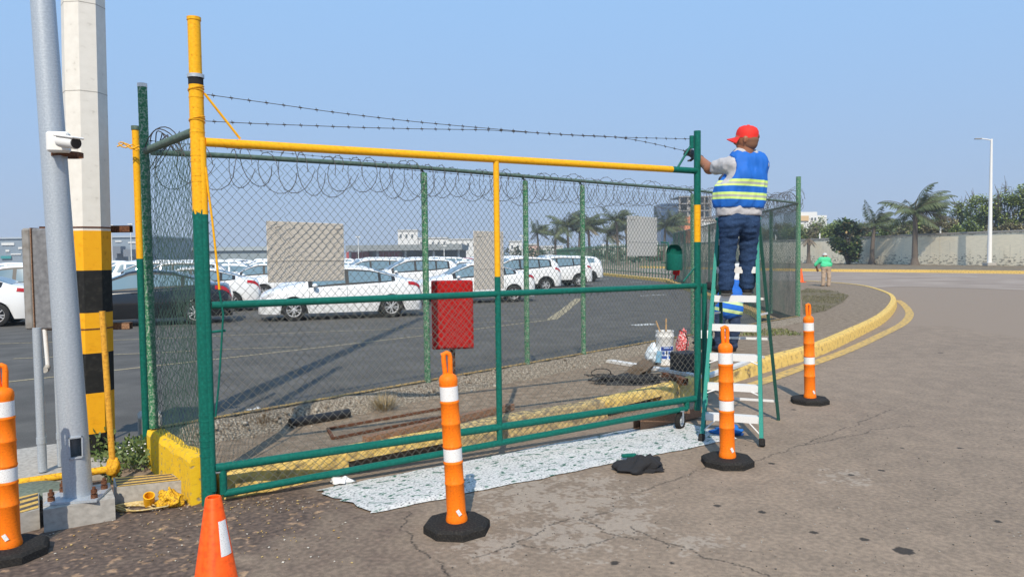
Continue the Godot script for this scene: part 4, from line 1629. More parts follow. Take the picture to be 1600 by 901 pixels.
	# flakes of paint and dry leaves
	mb = MB.new()
	mb.colored = true
	for k in 420:
		var c := gp(rng.randf_range(60, 560), rng.randf_range(782, 880), 0.004)
		if rng.randf() < 0.45:
			c = gp(rng.randf_range(190, 480), rng.randf_range(776, 800), 0.004)
		mb.col = [Color(0.55, 0.5, 0.42), Color(0.5, 0.3, 0.09), Color(0.25, 0.2, 0.15), Color(0.14, 0.09, 0.05), Color(0.6, 0.42, 0.15)][rng.randi() % 5]
		var s := rng.randf_range(0.004, 0.013)
		var a := rng.randf() * TAU
		mb.box(c + Vector3(0, 0.002, 0), Vector3(s, 0.003, s * rng.randf_range(0.4, 1.0)), Basis(Vector3.UP, a) * Basis(Vector3.RIGHT, rng.randf_range(-0.4, 0.4)))
	for k in 500:
		var c := gp(rng.randf_range(700, 1600), rng.randf_range(600, 900), 0.003)
		mb.col = [Color(0.35, 0.31, 0.27), Color(0.09, 0.08, 0.07), Color(0.2, 0.17, 0.14)][rng.randi() % 3]
		var s := rng.randf_range(0.004, 0.01)
		mb.box(c, Vector3(s, s * 0.5, s), Basis(Vector3.UP, rng.randf() * TAU))
	var db := inst(numbered("debris"), mb.mesh(), M.tint, self)
	db.set_meta("kind", "stuff")
	db.set_meta("label", "scattered paint flakes, grit and dry leaves on the asphalt")
	db.set_meta("category", "debris")


func bar(mb: MB, a: Vector3, b: Vector3, w: float, h: float) -> void:
	var d := (b - a).normalized()
	var s := d.cross(Vector3.UP).normalized()
	mb.box((a + b) * 0.5, Vector3(a.distance_to(b), h, w), Basis(d, s.cross(d), s))


# ---------------------------------------------------------------- things on the pavement
func build_sidewalk_items() -> void:
	var y := 0.17
	var mb: MB
	# red cabinet on a post behind the fence
	var rb := gp(707, 618, 0.006)
	var d := -rb.z
	var c0 := dp(671, 546, d)
	var c1 := dp(740, 439, d)
	var rc := thing("red_cabinet", "red metal cabinet on a short red post behind the fence", "cabinet", rb)
	mb = MB.new()
	var tw := Basis(Vector3.UP, 0.12)
	mb.box(Vector3((c0.x + c1.x) * 0.5 - rb.x, (c0.y + c1.y) * 0.5, -0.1), Vector3(c1.x - c0.x - 0.05, c1.y - c0.y, 0.3), tw, 0.012)
	obj("case", mb, M.red, rc)
	mb = MB.new()
	mb.box(Vector3((c0.x + c1.x) * 0.5 - rb.x, (c0.y + c1.y) * 0.5, -0.1) + tw * Vector3(0.03, -0.005, 0.157), Vector3(c1.x - c0.x - 0.15, c1.y - c0.y - 0.05, 0.014), tw, 0.004)
	obj("door", mb, M.red, rc)
	mb = MB.new()
	mb.tube([Vector3(0, 0, -0.08), Vector3(0, c0.y + 0.02, -0.08)], 0.035, -1.0, 14)
	obj("post", mb, M.rust, rc)
	# bin and extinguisher by the fence's far stretch
	var e := (D - A).normalized()
	var front := Vector3(-e.z, 0, e.x)
	var bp := pl(1034, 422, A, D) + front * 0.24
	var s := (-bp.z) / 1164.0
	var bn := thing("litter_bin", "hanging dark green litter bin with open hooded top", "bin", bp)
	mb = MB.new()
	mb.lathe([Vector2(0.0, 0.0), Vector2(13.0 * s * 0.93, 0.0), Vector2(13.0 * s, 0.02), Vector2(13.0 * s, 25.0 * s), Vector2(12.3 * s, 25.0 * s), Vector2(12.0 * s, 0.03)], 22)
	obj("bucket", mb, M.green, bn)
	mb = MB.new()
	for k in 15:
		var a0 := PI * 1.02 + PI * 0.96 * k / 15.0
		var a1 := PI * 1.02 + PI * 0.96 * (k + 1) / 15.0
		for r in 5:
			var y0 := lerpf(24.0, 40.0, r / 5.0)
			var y1 := lerpf(24.0, 40.0, (r + 1) / 5.0)
			var r0 := 12.6 * sqrt(maxf(0.05, 1.0 - pow((y0 - 24.0) / 17.0, 3.0)))
			var r1 := 12.6 * sqrt(maxf(0.05, 1.0 - pow((y1 - 24.0) / 17.0, 3.0)))
			mb.flat([Vector3(cos(a0) * r0, y0, sin(a0) * r0) * s, Vector3(cos(a1) * r0, y0, sin(a1) * r0) * s, Vector3(cos(a1) * r1, y1, sin(a1) * r1) * s, Vector3(cos(a0) * r1, y1, sin(a0) * r1) * s], Vector3(cos(a0), 0.2, sin(a0)))
	obj("hood", mb, M.green, bn)
	pipe("hanger", [bp + Vector3(0, 30 * s, 0) - front * 11 * s, bp + Vector3(0, 43 * s, 0) - front * 11 * s, bp + Vector3(0, 44 * s, 0) - front * 0.25], 0.012, M.green, bn, 6)
	pipe("hanger", [bp + Vector3(0, 12 * s, 0) - front * 12 * s, bp + Vector3(0, 12 * s, 0) - front * 0.25], 0.01, M.green, bn, 6)
	var xp := pl(1051, 436, A, D) + front * 0.06
	var xt := thing("fire_extinguisher", "red extinguisher with hose strapped to the fence beside litter bin", "extinguisher", xp)
	mb = MB.new()
	mb.lathe([Vector2(0, 0.07), Vector2(0.05, 0.07), Vector2(0.06, 0.1), Vector2(0.06, 0.3), Vector2(0.045, 0.35), Vector2(0.02, 0.37), Vector2(0.02, 0.42), Vector2(0.0, 0.42)], 16, Transform3D(Basis(Vector3.BACK, -0.1), Vector3.ZERO))
	obj("bottle", mb, M.red, xt)
	mb = MB.new()
	mb.tube([Vector3(0.03, 0.41, 0.0), Vector3(0.09, 0.38, 0.03), Vector3(0.08, 0.2, 0.05), Vector3(-0.01, 0.05, 0.05), Vector3(-0.02, 0.0, 0.04)], 0.014, -1.0, 8)
	mb.box(Vector3(0.03, 0.45, 0), Vector3(0.1, 0.03, 0.03), Basis(Vector3.BACK, 0.3))
	obj("hose", mb, M.red, xt)
	pipe("strap", [xp + Vector3(0, 0.2, 0), xp + Vector3(0, 0.2, 0) - front * 0.06], 0.01, M.dark, xt, 6)

	# open trench with rusty frame
	var lidm: Material = M.rust
	var tq := [[[512, 672], [690, 640], [697, 652], [520, 687], "rusty steel angle frame lying over the trench in the pavement"]]
	for q in tq:
		var t := thing("trench_frame", q[4], "steel frame", gp(600, 665, y))
		for k in 4:
			mb = MB.new()
			var a := gp(q[k][0], q[k][1], y) - t.position
			var b := gp(q[(k + 1) % 4][0], q[(k + 1) % 4][1], y) - t.position
			bar(mb, a + Vector3(0, 0.014, 0), b + Vector3(0, 0.014, 0), 0.025, 0.02)
			obj("angle_bar", mb, lidm, t)
	for q in [[570, 694, 800, 640, 0.07, 0.06, "long pale rusty steel channel lying along the kerb", M.rust_light], [640, 672, 770, 643, 0.04, 0.03, "thin rusty flat bar lying beside the channel", M.rust]]:
		var a := gp(q[0], q[1], y)
		var b := gp(q[2], q[3], y)
		var t := thing("steel_bar", q[6], "steel bar", a)
		mb = MB.new()
		bar(mb, Vector3(0, q[5] * 0.5 + 0.006, 0), b - a + Vector3(0, q[5] * 0.5 + 0.006, 0), q[4], q[5])
		obj("bar", mb, q[7], t)
	# black pipe
	var pa := gp(453, 668, y)
	var pb := gp(545, 652, y)
	var pp := thing("black_pipe", "short length of black plastic pipe lying by the footing", "pipe", pa)
	mb = MB.new()
	mb.tube([Vector3(0, 0.045, 0), pb - pa + Vector3(0, 0.045, 0)], 0.042, -1.0, 14)
	obj("pipe", mb, mat(0.012, 0.012, 0.014, 0.5), pp)
	# dry tufts
	for q in [[408, 668, "dry brown grass tuft on the pavement by the hinge side", Color(0.2, 0.11, 0.05)], [600, 642, "pale dry grass tuft at the fence footing", Color(0.22, 0.17, 0.08)]]:
		var t := thing("dry_grass", q[2], "grass tuft", gp(q[0], q[1], y))
		mb = MB.new()
		mb.colored = true
		for k in 240:
			var a := rng.randf() * TAU
			var dd := (Vector3(cos(a), 0, sin(a)) * rng.randf_range(0.2, 1.1) + Vector3.UP * 0.9).normalized()
			mb.col = (q[3] as Color).lerp(Color(0.36, 0.27, 0.15), rng.randf() * 0.6)
			mb.leaf(Vector3(cos(a) * 0.1 * rng.randf(), 0, sin(a) * 0.1 * rng.randf()), dd, dd.cross(Vector3.UP).normalized(), rng.randf_range(0.1, 0.24), 0.003)
		obj("blades", mb, M.leaf, t)
	# papers
	for q in [[534, 757, 0.0, "crumpled white paper beside the painter's sheet", 0.09], [401, 646, 0.25, "torn white paper caught at the footing by the hinge side", 0.07], [993, 508, 0.0, "flat white paper lying out on the parking lot", 0.2]]:
		if q[0] == 993:
			continue
		var t := thing("paper", q[3], "paper", gp(q[0], q[1], q[2]))
		obj("sheet", blob(Vector3(0, 0.03, 0), Vector3(q[4], 0.03, q[4] * 0.6), 1.1, 14.0, q[0], 20, 10, 0.002), M.white_paint, t)

	# painters' materials
	var bk := gp(1039, 569, y)
	var bd := -bk.z / 1164.0
	var t := thing("paint_bucket", "white plastic paint bucket with blue printed label and two brush handles", "bucket", bk)
	mb = MB.new()
	mb.mapped = true
	mb.lathe([Vector2(0, 0), Vector2(12.3 * bd, 0), Vector2(13.6 * bd, 42 * bd), Vector2(14.6 * bd, 43 * bd), Vector2(14.6 * bd, 46 * bd), Vector2(13.8 * bd, 46 * bd), Vector2(13.9 * bd, 52 * bd), Vector2(14.6 * bd, 53 * bd), Vector2(13.4 * bd, 53 * bd), Vector2(11.8 * bd, 8 * bd)], 26)
	obj("pail", mb, M.white_paint, t)
	mb = MB.new()
	mb.mapped = true
	for k in 12:
		for s2 in [0, 1]:
			var a: float = PI * 0.12 + PI * 0.62 * (k + s2) / 12.0
			var f := mb.v.size()
			for v in [9.0, 30.0]:
				var r: float = (12.3 + 1.3 * v / 42.0) * bd + 0.0015
				mb.add(Vector3(cos(a) * r, v * bd, sin(a) * r), Vector3(cos(a), 0, sin(a)), Vector2(1.0 - (k + s2) / 12.0, 1.0 - (v - 9.0) / 21.0))
		var f0 := mb.v.size() - 4
		mb.quad(f0, f0 + 1, f0 + 3, f0 + 2)
	var im := Image.create(64, 48, false, Image.FORMAT_RGB8)
	im.fill(Color8(228, 232, 238))
	for r in [[4, 2, 56, 15, 28, 62, 140], [8, 19, 10, 12, 40, 80, 150], [22, 18, 7, 13, 60, 70, 90], [32, 19, 9, 12, 40, 80, 150], [45, 18, 12, 13, 70, 80, 100], [3, 34, 24, 11, 30, 75, 160], [34, 34, 26, 11, 35, 85, 165], [14, 5, 30, 3, 190, 205, 230]]:
		im.fill_rect(Rect2i(r[0], r[1], r[2], r[3]), Color8(r[4], r[5], r[6]))
	var lb := StandardMaterial3D.new()
	lb.albedo_texture = ImageTexture.create_from_image(im)
	lb.roughness = 0.5
	obj("printed_label", mb, lb, t)
	for q in [[-6, 48, -13, 68], [2, 44, 3, 72]]:
		mb = MB.new()
		mb.tube([Vector3(q[0] * bd, q[1] * bd, 0), Vector3(q[2] * bd, q[3] * bd, -0.03)], 0.012, -1.0, 8)
		obj("brush_handle", mb, mat(0.42, 0.26, 0.12, 0.6), t)
	t = thing("plastic_bag", "clear crumpled plastic bag of bottles beside the paint bucket", "bag", gp(1021, 569, y))
	var pm := mat(0.62, 0.68, 0.72, 0.3)
	obj("film", blob(Vector3(0, 15 * bd, 0), Vector3(12 * bd, 15 * bd, 11 * bd), 0.6, 9.0, 55, 24, 16, 0.0), pm, t)
	mb = MB.new()
	mb.tube([Vector3(0.05, 0.04, 0.1), Vector3(0.07, 0.2, 0.09)], 0.045, 0.04, 10)
	obj("bottle", mb, mat(0.2, 0.4, 0.55, 0.2), t)
	t = thing("red_bag", "red and white plastic sack standing behind the black crate", "bag", gp(1067, 562, y))
	obj("sack", blob(Vector3(0, 22 * bd, 0), Vector3(10.5 * bd, 29 * bd, 8 * bd), 0.55, 7.0, 56, 24, 18, 0.0), noisy(81, [[0.0, 0.4, 0.01, 0.015], [0.52, 0.62, 0.03, 0.03], [0.6, 0.75, 0.6, 0.58], [1.0, 0.8, 0.75, 0.72]], 4.0, 0.45, 0.03), t)
	t = thing("black_crate", "black plastic crate with soft bag standing by the gate's latch end", "crate", gp(1074, 583, y))
	mb = MB.new()
	mb.box(Vector3(0, 0.14, -0.05), Vector3(0.32, 0.27, 0.3), Basis(Vector3.UP, 0.5), 0.015)
	obj("case", mb, mat(0.012, 0.012, 0.014, 0.6), t)
	mb = MB.new()
	mb.tube([Vector3(-0.02, 0.27, 0), Vector3(0.02, 0.44, -0.05), Vector3(0.0, 0.52, -0.1), Vector3(-0.07, 0.56, -0.1)], 0.008, -1.0, 6)
	obj("cable", mb, M.dark, t)
	for q in [[952, 566, 1068, 585, 0.13, "wide white board lying under the paint bucket"], [1040, 578, 1096, 592, 0.1, "white board end resting by the gate's latch end"], [1105, 590, 1190, 560, 0.1, "white board lying behind the ladder on the kerb"]]:
		var a := gp(q[0], q[1], y)
		var b := gp(q[2], q[3], y)
		t = thing("white_board", q[5], "board", a)
		mb = MB.new()
		bar(mb, Vector3(0, 0.022, 0), b - a + Vector3(0, 0.022, 0), q[4], 0.035)
		obj("board", mb, noisy(82, [[0.0, 0.35, 0.33, 0.3], [0.35, 0.6, 0.58, 0.55], [1.0, 0.74, 0.73, 0.7]], 3.0, 0.7), t)
	t = thing("black_netting", "heap of black netting and cord on the pavement behind the gate", "netting", gp(985, 598, y))
	mb = MB.new()
	var nr := RandomNumberGenerator.new()
	nr.seed = 12
	for k in 46:
		var p0 := Vector3(nr.randf_range(-0.42, 0.36), nr.randf_range(0.01, 0.06), nr.randf_range(-0.16, 0.14))
		var pts := []
		for j in 5:
			pts.append(p0 + Vector3((j - 2) * 0.07 * nr.randf_range(0.5, 1.4), absf(nr.randf_range(0, 0.05)), nr.randf_range(-0.05, 0.05)))
		mb.tube(pts, 0.007, -1.0, 5)
	obj("cords", mb, mat(0.018, 0.019, 0.022, 0.6), t)
	obj("folds", blob(Vector3(0, 0.0, 0), Vector3(0.4, 0.075, 0.17), 0.8, 7.0, 91, 28, 12, 0.0), mat(0.02, 0.021, 0.023, 0.8), t)
	mb = MB.new()
	var lp := []
	for k in 15:
		var a := TAU * k / 14.0
		lp.append(Vector3(-0.35 + cos(a) * 0.12, 0.1 + sin(a) * 0.06 + 0.02, -0.05 + sin(a) * 0.05))
	mb.tube(lp, 0.006, -1.0, 6)
	obj("cord_loop", mb, M.dark, t)
	t = thing("brown_sack", "stiff brown sacking thrown over the black netting", "sack", gp(1000, 593, y))
	var sk := blob(Vector3(-0.02, 0.12, -0.02), Vector3(0.2, 0.09, 0.12), 0.7, 6.0, 93, 26, 14, 0.02)
	for i in sk.v.size():
		sk.v[i].y += sk.v[i].x * 0.35
	obj("cloth", sk, noisy(83, [[0.0, 0.08, 0.06, 0.045], [1.0, 0.18, 0.14, 0.105]], 4.0, 0.95), t)
	var ra := gp(1038, 592, y)
	var rbb := gp(1068, 602, y)
	t = thing("square_tube", "short rusty square steel tube pointing out over the kerb", "steel tube", ra)
	hollow(t, Vector3(0, 0.045, 0), rbb - ra + Vector3(0.02, 0.045, 0.02), 0.08, M.rust)
	# white helmet and bag behind the crate
	t = thing("hard_hat", "white hard hat lying on dark bags beside the ladder", "helmet", gp(1101, 545, y))
	mb = MB.new()
	mb.lathe([Vector2(0.14, 0.19), Vector2(0.115, 0.2), Vector2(0.11, 0.25), Vector2(0.08, 0.3), Vector2(0.0, 0.32)], 20)
	obj("shell", mb, M.white_paint, t)
	obj("bag", blob(Vector3(0, 0.08, 0), Vector3(0.17, 0.13, 0.13), 0.5, 8.0, 95, 20, 12, 0.0), M.clothblack, t)


func hollow(t: Node3D, a: Vector3, b: Vector3, w: float, m: Material) -> void:
	var d := (b - a).normalized()
	var sd := d.cross(Vector3.UP).normalized()
	var up := sd.cross(d)
	var bz := Basis(d, up, sd)
	var mb := MB.new()
	var c := (a + b) * 0.5
	var l := a.distance_to(b)
	for k in [[up, 1], [up, -1], [sd, 1], [sd, -1]]:
		var o: Vector3 = k[0] * (k[1] * (w * 0.5 - 0.004))
		mb.box(c + o, Vector3(l, 0.008 if k[0] == up else w - 0.016, 0.008 if k[0] == sd else w), bz)
	obj("tube", mb, m, t)


# ---------------------------------------------------------------- things on the road
func delineator(at: Vector3, label: String, lean: Vector2, turn: float) -> void:
	var grp := "orange delineator posts on black rubber bases"
	var t := thing("delineator_post", label, "delineator", at, grp)
	var mb := MB.new()
	var o := octagon(0.215, turn)
	var i := octagon(0.195, turn)
	for k in 8:
		var k2 := (k + 1) % 8
		var m: Vector2 = o[k] + o[k2]
		mb.flat([Vector3(o[k].x, 0, o[k].y), Vector3(o[k2].x, 0, o[k2].y), Vector3(o[k2].x, 0.045, o[k2].y), Vector3(o[k].x, 0.045, o[k].y)], Vector3(m.x, 0, m.y))
		mb.flat([Vector3(o[k].x, 0.045, o[k].y), Vector3(o[k2].x, 0.045, o[k2].y), Vector3(i[k2].x, 0.062, i[k2].y), Vector3(i[k].x, 0.062, i[k].y)], Vector3(m.x, 1, m.y))
	var q := []
	for p in i:
		q.append(Vector3(p.x, 0.062, p.y))
	mb.flat(q, Vector3.UP)
	obj("base", mb, M.rubber, t)
	var xf := Transform3D(Basis(Vector3.BACK, -lean.x) * Basis(Vector3.RIGHT, lean.y), Vector3(0, 0.062, 0))
	mb = MB.new()
	var pr := [Vector2(0.068, 0.0), Vector2(0.07, 0.012), Vector2(0.064, 0.04), Vector2(0.061, 0.05)]
	for h in [0.24, 0.37, 0.475, 0.62, 0.755]:
		var r: float = 0.061 - h * 0.004
		pr.append_array([Vector2(r, h), Vector2(r + 0.003, h + 0.004), Vector2(r + 0.003, h + 0.012), Vector2(r, h + 0.016)])
	pr.append_array([Vector2(0.057, 0.875), Vector2(0.059, 0.885), Vector2(0.059, 0.91), Vector2(0.05, 0.93), Vector2(0.028, 0.945), Vector2(0.0, 0.95)])
	mb.lathe(pr, 28, xf)
	obj("post", mb, M.orange, t)
	for h in [[0.388, 0.473], [0.772, 0.868]]:
		mb = MB.new()
		var r0: float = 0.0612 - h[0] * 0.004
		var r1: float = 0.0612 - h[1] * 0.004
		mb.lathe([Vector2(r0, h[0] + 0.003), Vector2(r1, h[1] - 0.003)], 28, xf)
		obj("reflective_tape", mb, M.tape, t)
	mb = MB.new()
	var hp := []
	for s in [[-0.016, 0.93], [-0.02, 1.0], [-0.021, 1.045], [-0.016, 1.068], [0.0, 1.075], [0.016, 1.067], [0.02, 1.04], [0.018, 0.99], [0.016, 0.93]]:
		hp.append(xf * (Basis(Vector3.UP, turn) * Vector3(s[0], s[1], 0)))
	mb.tube(hp, 0.016, -1.0, 10)
	mb.tube([hp[3], hp[3] + Basis(Vector3.UP, turn) * Vector3(-0.02, -0.005, 0.0)], 0.012, -1.0, 10)
	obj("handle", mb, M.orange, t)
	mb = MB.new()
	mb.box(xf * Vector3(0.022, 0.07, 0.062), Vector3(0.022, 0.04, 0.004), xf.basis * Basis(Vector3.UP, 0.35) * Basis(Vector3.BACK, 0.5))
	obj("sticker", mb, M.tape, t)


func cone(at: Vector3, label: String, big: bool) -> void:
	var t := thing("traffic_cone", label, "traffic cone", at)
	var mb := MB.new()
	mb.box(Vector3(0, 0.015, 0), Vector3(0.36, 0.03, 0.36), Basis(Vector3.UP, 0.4), 0.006)
	obj("base", mb, M.cone_orange, t)
	mb = MB.new()
	mb.lathe([Vector2(0.15, 0.03), Vector2(0.135, 0.05), Vector2(0.034, 0.695), Vector2(0.03, 0.7), Vector2(0.024, 0.698), Vector2(0.024, 0.6)], 32)
	obj("cone", mb, M.cone_orange, t)
	if big:
		mb = MB.new()
		var f := 0
		for k in 6:
			var a := PI * 0.27 - PI * 0.26 * k / 5.0
			for h in [0.45, 0.6]:
				var r: float = lerpf(0.135, 0.034, (h - 0.05) / 0.645) + 0.0015
				mb.add(Vector3(cos(a) * r, h, sin(a) * r), Vector3(cos(a), 0.15, sin(a)))
		for k in 5:
			mb.quad(f + 2 * k, f + 2 * k + 1, f + 2 * k + 3, f + 2 * k + 2)
		obj("reflective_tape", mb, M.tape, t)


func build_road_items() -> void:
	delineator(gp(14, 868), "orange delineator standing in front of the galvanised pole's block", Vector2(0.0, 0.0), 0.3)
	delineator(gp(714, 828), "leaning orange delineator in front of the painters' white sheet", Vector2(-0.045, 0.0), 0.15)
	delineator(gp(1137, 725), "orange delineator right in front of the stepladder", Vector2(-0.02, 0.0), 0.05)
	delineator(gp(1266, 629), "orange delineator beside the painted kerb line past the stepladder", Vector2(-0.025, 0.0), 0.2)
	var d := 3.24
	var ap := dp(333, 781, d)
	cone(Vector3(ap.x, 0, ap.z), "orange traffic cone with white tape patch in front of the gate post", true)
	cone(gp(1252, 441, 0.17), "small orange cone by the man in the green shirt", false)

	# painters' sheet
	var c := [gp(578, 803), gp(1152, 686), gp(1060, 658), gp(492, 768)]
	var t := thing("drop_sheet", "white paint-splattered sheet spread on the road along the gate", "sheet", Vector3(c[0].x, 0.006, c[0].z))
	var dx: Vector3 = (c[1] - c[0]).normalized()
	t.rotation.y = atan2(-dx.z, dx.x)
	var inv := t.transform.affine_inverse()
	var mb := MB.new()
	var nz := FastNoiseLite.new()
	nz.seed = 77
	nz.frequency = 0.9
	nz.fractal_octaves = 4
	var nx := 90
	var ny := 22
	for j in ny + 1:
		for i in nx + 1:
			var u := float(i) / nx
			var v := float(j) / ny
			var p: Vector3 = c[0].lerp(c[1], u).lerp(c[3].lerp(c[2], u), v)
			if j == 0:
				p += Vector3(0, 0, nz.get_noise_1d(u * 7.0) * 0.05)
			if i == 0:
				p += Vector3(nz.get_noise_1d(v * 4.0 + 30.0) * 0.12, 0, 0)
			var q := inv * p
			q.y = 0.006 + maxf(0.0, nz.get_noise_2d(q.x * 1.6, q.z * 3.0)) * 0.02
			if j == 0:
				q.y = 0.002
			if j == 1 and u < 0.3:
				q.y += 0.022 * sin(u / 0.3 * PI)
			mb.add(q, Vector3.UP)
	for j in ny:
		for i in nx:
			mb.quad(j * (nx + 1) + i, j * (nx + 1) + i + 1, (j + 1) * (nx + 1) + i + 1, (j + 1) * (nx + 1) + i)
	renormal(mb)
	var sm := noisy(90, [[0.0, 0.03, 0.035, 0.04], [0.27, 0.08, 0.09, 0.1], [0.33, 0.36, 0.36, 0.355], [0.39, 0.56, 0.55, 0.525], [0.6, 0.62, 0.61, 0.585], [1.0, 0.7, 0.69, 0.665]], 1.2, 0.65, 0.045, 0.0, false, 0.0, 512)
	sm.uv1_scale = Vector3(1.3, 1.0, 3.6)
	sm.detail_enabled = true
	sm.detail_blend_mode = BaseMaterial3D.BLEND_MODE_MUL
	sm.detail_uv_layer = BaseMaterial3D.DETAIL_UV_2
	sm.detail_albedo = ntex(92, 0.03, [[0.0, 0.03, 0.14, 0.1], [0.24, 0.1, 0.25, 0.18], [0.29, 0.75, 0.85, 0.8], [0.33, 1.0, 1.0, 1.0], [1.0, 1.0, 1.0, 1.0]], 512, 4)
	sm.uv2_triplanar = true
	sm.uv2_scale = Vector3(0.5, 1.0, 1.1)
	obj("sheet", mb, sm, t)

	# square steel tube under the caster
	var a := gp(994, 676, 0.0)
	var b := gp(1092, 655, 0.0)
	t = thing("square_tube", "brown square steel tube lying on the road under the gate's wheel", "steel tube", a + Vector3(0.02, 0.012, -0.06))
	hollow(t, Vector3(0, 0.055, 0), (b - a) + Vector3(0.0, 0.055, -0.04), 0.1, M.rust_light)
	# dark jacket with a green handled tool
	t = thing("jacket", "crumpled black jacket dropped on the asphalt at the sheet's edge", "jacket", gp(1004, 735))
	obj("cloth", blob(Vector3(0, 0.03, 0), Vector3(0.19, 0.08, 0.11), 0.6, 7.0, 61, 44, 24, 0.0), mat(0.016, 0.016, 0.018, 0.9), t)
	t = thing("brush", "small green handled brush beside the black jacket", "brush", gp(984, 718, 0.02))
	mb = MB.new()
	mb.box(Vector3(0, 0.025, -0.04), Vector3(0.13, 0.03, 0.04), Basis(Vector3.UP, 0.2), 0.008)
	obj("handle", mb, M.green, t)
	# blue cloth under the ladder
	t = thing("blue_bag", "flat bright blue bag lying under the stepladder", "bag", gp(1142, 680))
	obj("cloth", blob(Vector3(0, 0.02, -0.06), Vector3(0.16, 0.05, 0.12), 0.7, 9.0, 64, 30, 14, 0.002), mat(0.012, 0.15, 0.5, 0.6), t)


# ---------------------------------------------------------------- stepladder
var lad_c: Vector3
var lad_s: Vector3
var lad_b: Vector3


func build_ladder() -> void:
	var fl := gp(1095, 689)
	var fr := gp(1193, 697)
	lad_c = (fl + fr) * 0.5
	lad_s = (fr - fl).normalized()
	lad_b = Vector3(lad_s.z, 0, -lad_s.x)
	var wide := fl.distance_to(fr)
	var top := lad_c + lad_b * 0.56 + Vector3(0, 2.06, 0)
	var t := thing("stepladder", "paint-specked green fibreglass stepladder with white steps", "stepladder", lad_c)
	var tl := top - lad_s * 0.19 - lad_c
	var tr := top + lad_s * 0.19 - lad_c
	var ends := [[fl - lad_c, tl], [fr - lad_c, tr]]
	var mb: MB
	for k in 2:
		mb = MB.new()
		var a: Vector3 = ends[k][0]
		var b: Vector3 = ends[k][1]
		var d := (b - a).normalized()
		var nn := lad_s.cross(d).normalized()
		var bz := Basis(lad_s, d, nn)
		var sg := -1.0 if k == 0 else 1.0
		mb.box((a + b) * 0.5 + d * 0.03, Vector3(0.006, a.distance_to(b) - 0.06, 0.085), bz)
		for z in [-0.04, 0.04]:
			mb.box((a + b) * 0.5 + d * 0.03 + nn * z - lad_s * sg * 0.016, Vector3(0.028, a.distance_to(b) - 0.06, 0.006), bz)
		obj("rail", mb, M.fibre, t)
		mb = MB.new()
		mb.box(a + Vector3(0, 0.035, 0) - lad_s * sg * 0.01, Vector3(0.05, 0.07, 0.1), bz, 0.008)
		obj("foot", mb, M.rubber, t)
	for i in 7:
		var h := 0.25 + i * 0.27
		var u := h / 2.06
		var l: Vector3 = ends[0][0].lerp(ends[0][1], u)
		var r: Vector3 = ends[1][0].lerp(ends[1][1], u)
		mb = MB.new()
		var c := (l + r) * 0.5 + lad_b * 0.0
		var w := l.distance_to(r)
		var bz := Basis(lad_s, Vector3.UP, lad_s.cross(Vector3.UP))
		mb.box(c, Vector3(w - 0.01, 0.01, 0.085), bz)
		mb.box(c + Vector3(0, -0.028, 0) - lad_b * 0.04, Vector3(w - 0.01, 0.055, 0.006), bz)
		mb.box(c + Vector3(0, -0.022, 0) + lad_b * 0.04, Vector3(w - 0.01, 0.04, 0.006), bz)
		obj("step", mb, M.aluminium, t)
		for sg in [-1.0, 1.0]:
			if i > 2:
				continue
			mb = MB.new()
			var e: Vector3 = l if sg < 0 else r
			var drop := 0.09 if i else 0.17
			var f0: Vector3 = (ends[0][0] if sg < 0 else ends[1][0]).lerp(ends[0][1] if sg < 0 else ends[1][1], u - drop / 2.06)
			mb.tube([f0 - lad_b * 0.035, c + lad_s * sg * (w * 0.5 - 0.13) + Vector3(0, -0.04, 0) - lad_b * 0.03], 0.007, -1.0, 6)
			obj("step_brace", mb, M.aluminium, t)
	mb = MB.new()
	var bz2 := Basis(lad_s, Vector3.UP, lad_s.cross(Vector3.UP))
	mb.box((tl + tr) * 0.5 + Vector3(0, 0.01, 0) + lad_b * 0.05, Vector3(0.42, 0.03, 0.17), bz2, 0.006)
	obj("top_cap", mb, M.fibre, t)
	# rear frame
	var rr := gp(1217, 656) - lad_c
	var rl := rr - lad_s * (wide + 0.0)
	for k in 2:
		mb = MB.new()
		var a := rr if k else rl
		var b := (tr if k else tl) + lad_b * 0.09 - Vector3(0, 0.03, 0)
		var d := (b - a).normalized()
		mb.box((a + b) * 0.5, Vector3(0.03, a.distance_to(b), 0.05), Basis(lad_s, d, lad_s.cross(d).normalized()))
		obj("rear_rail", mb, M.fibre_dark, t)
	for u in [0.1, 0.42, 0.62, 0.8]:
		mb = MB.new()
		var a := rl.lerp(tl + lad_b * 0.09, u)
		var b := rr.lerp(tr + lad_b * 0.09, u)
		bar(mb, a, b, 0.02, 0.022)
		obj("rear_brace", mb, M.aluminium, t)
	for sg in [0, 1]:
		mb = MB.new()
		var f: Vector3 = ends[sg][0].lerp(ends[sg][1], 0.55)
		var b := (rr if sg else rl).lerp((tr if sg else tl) + lad_b * 0.09, 0.55)
		bar(mb, f + Vector3(0, 0.03, 0), b, 0.006, 0.02)
		obj("spreader", mb, M.aluminium, t)


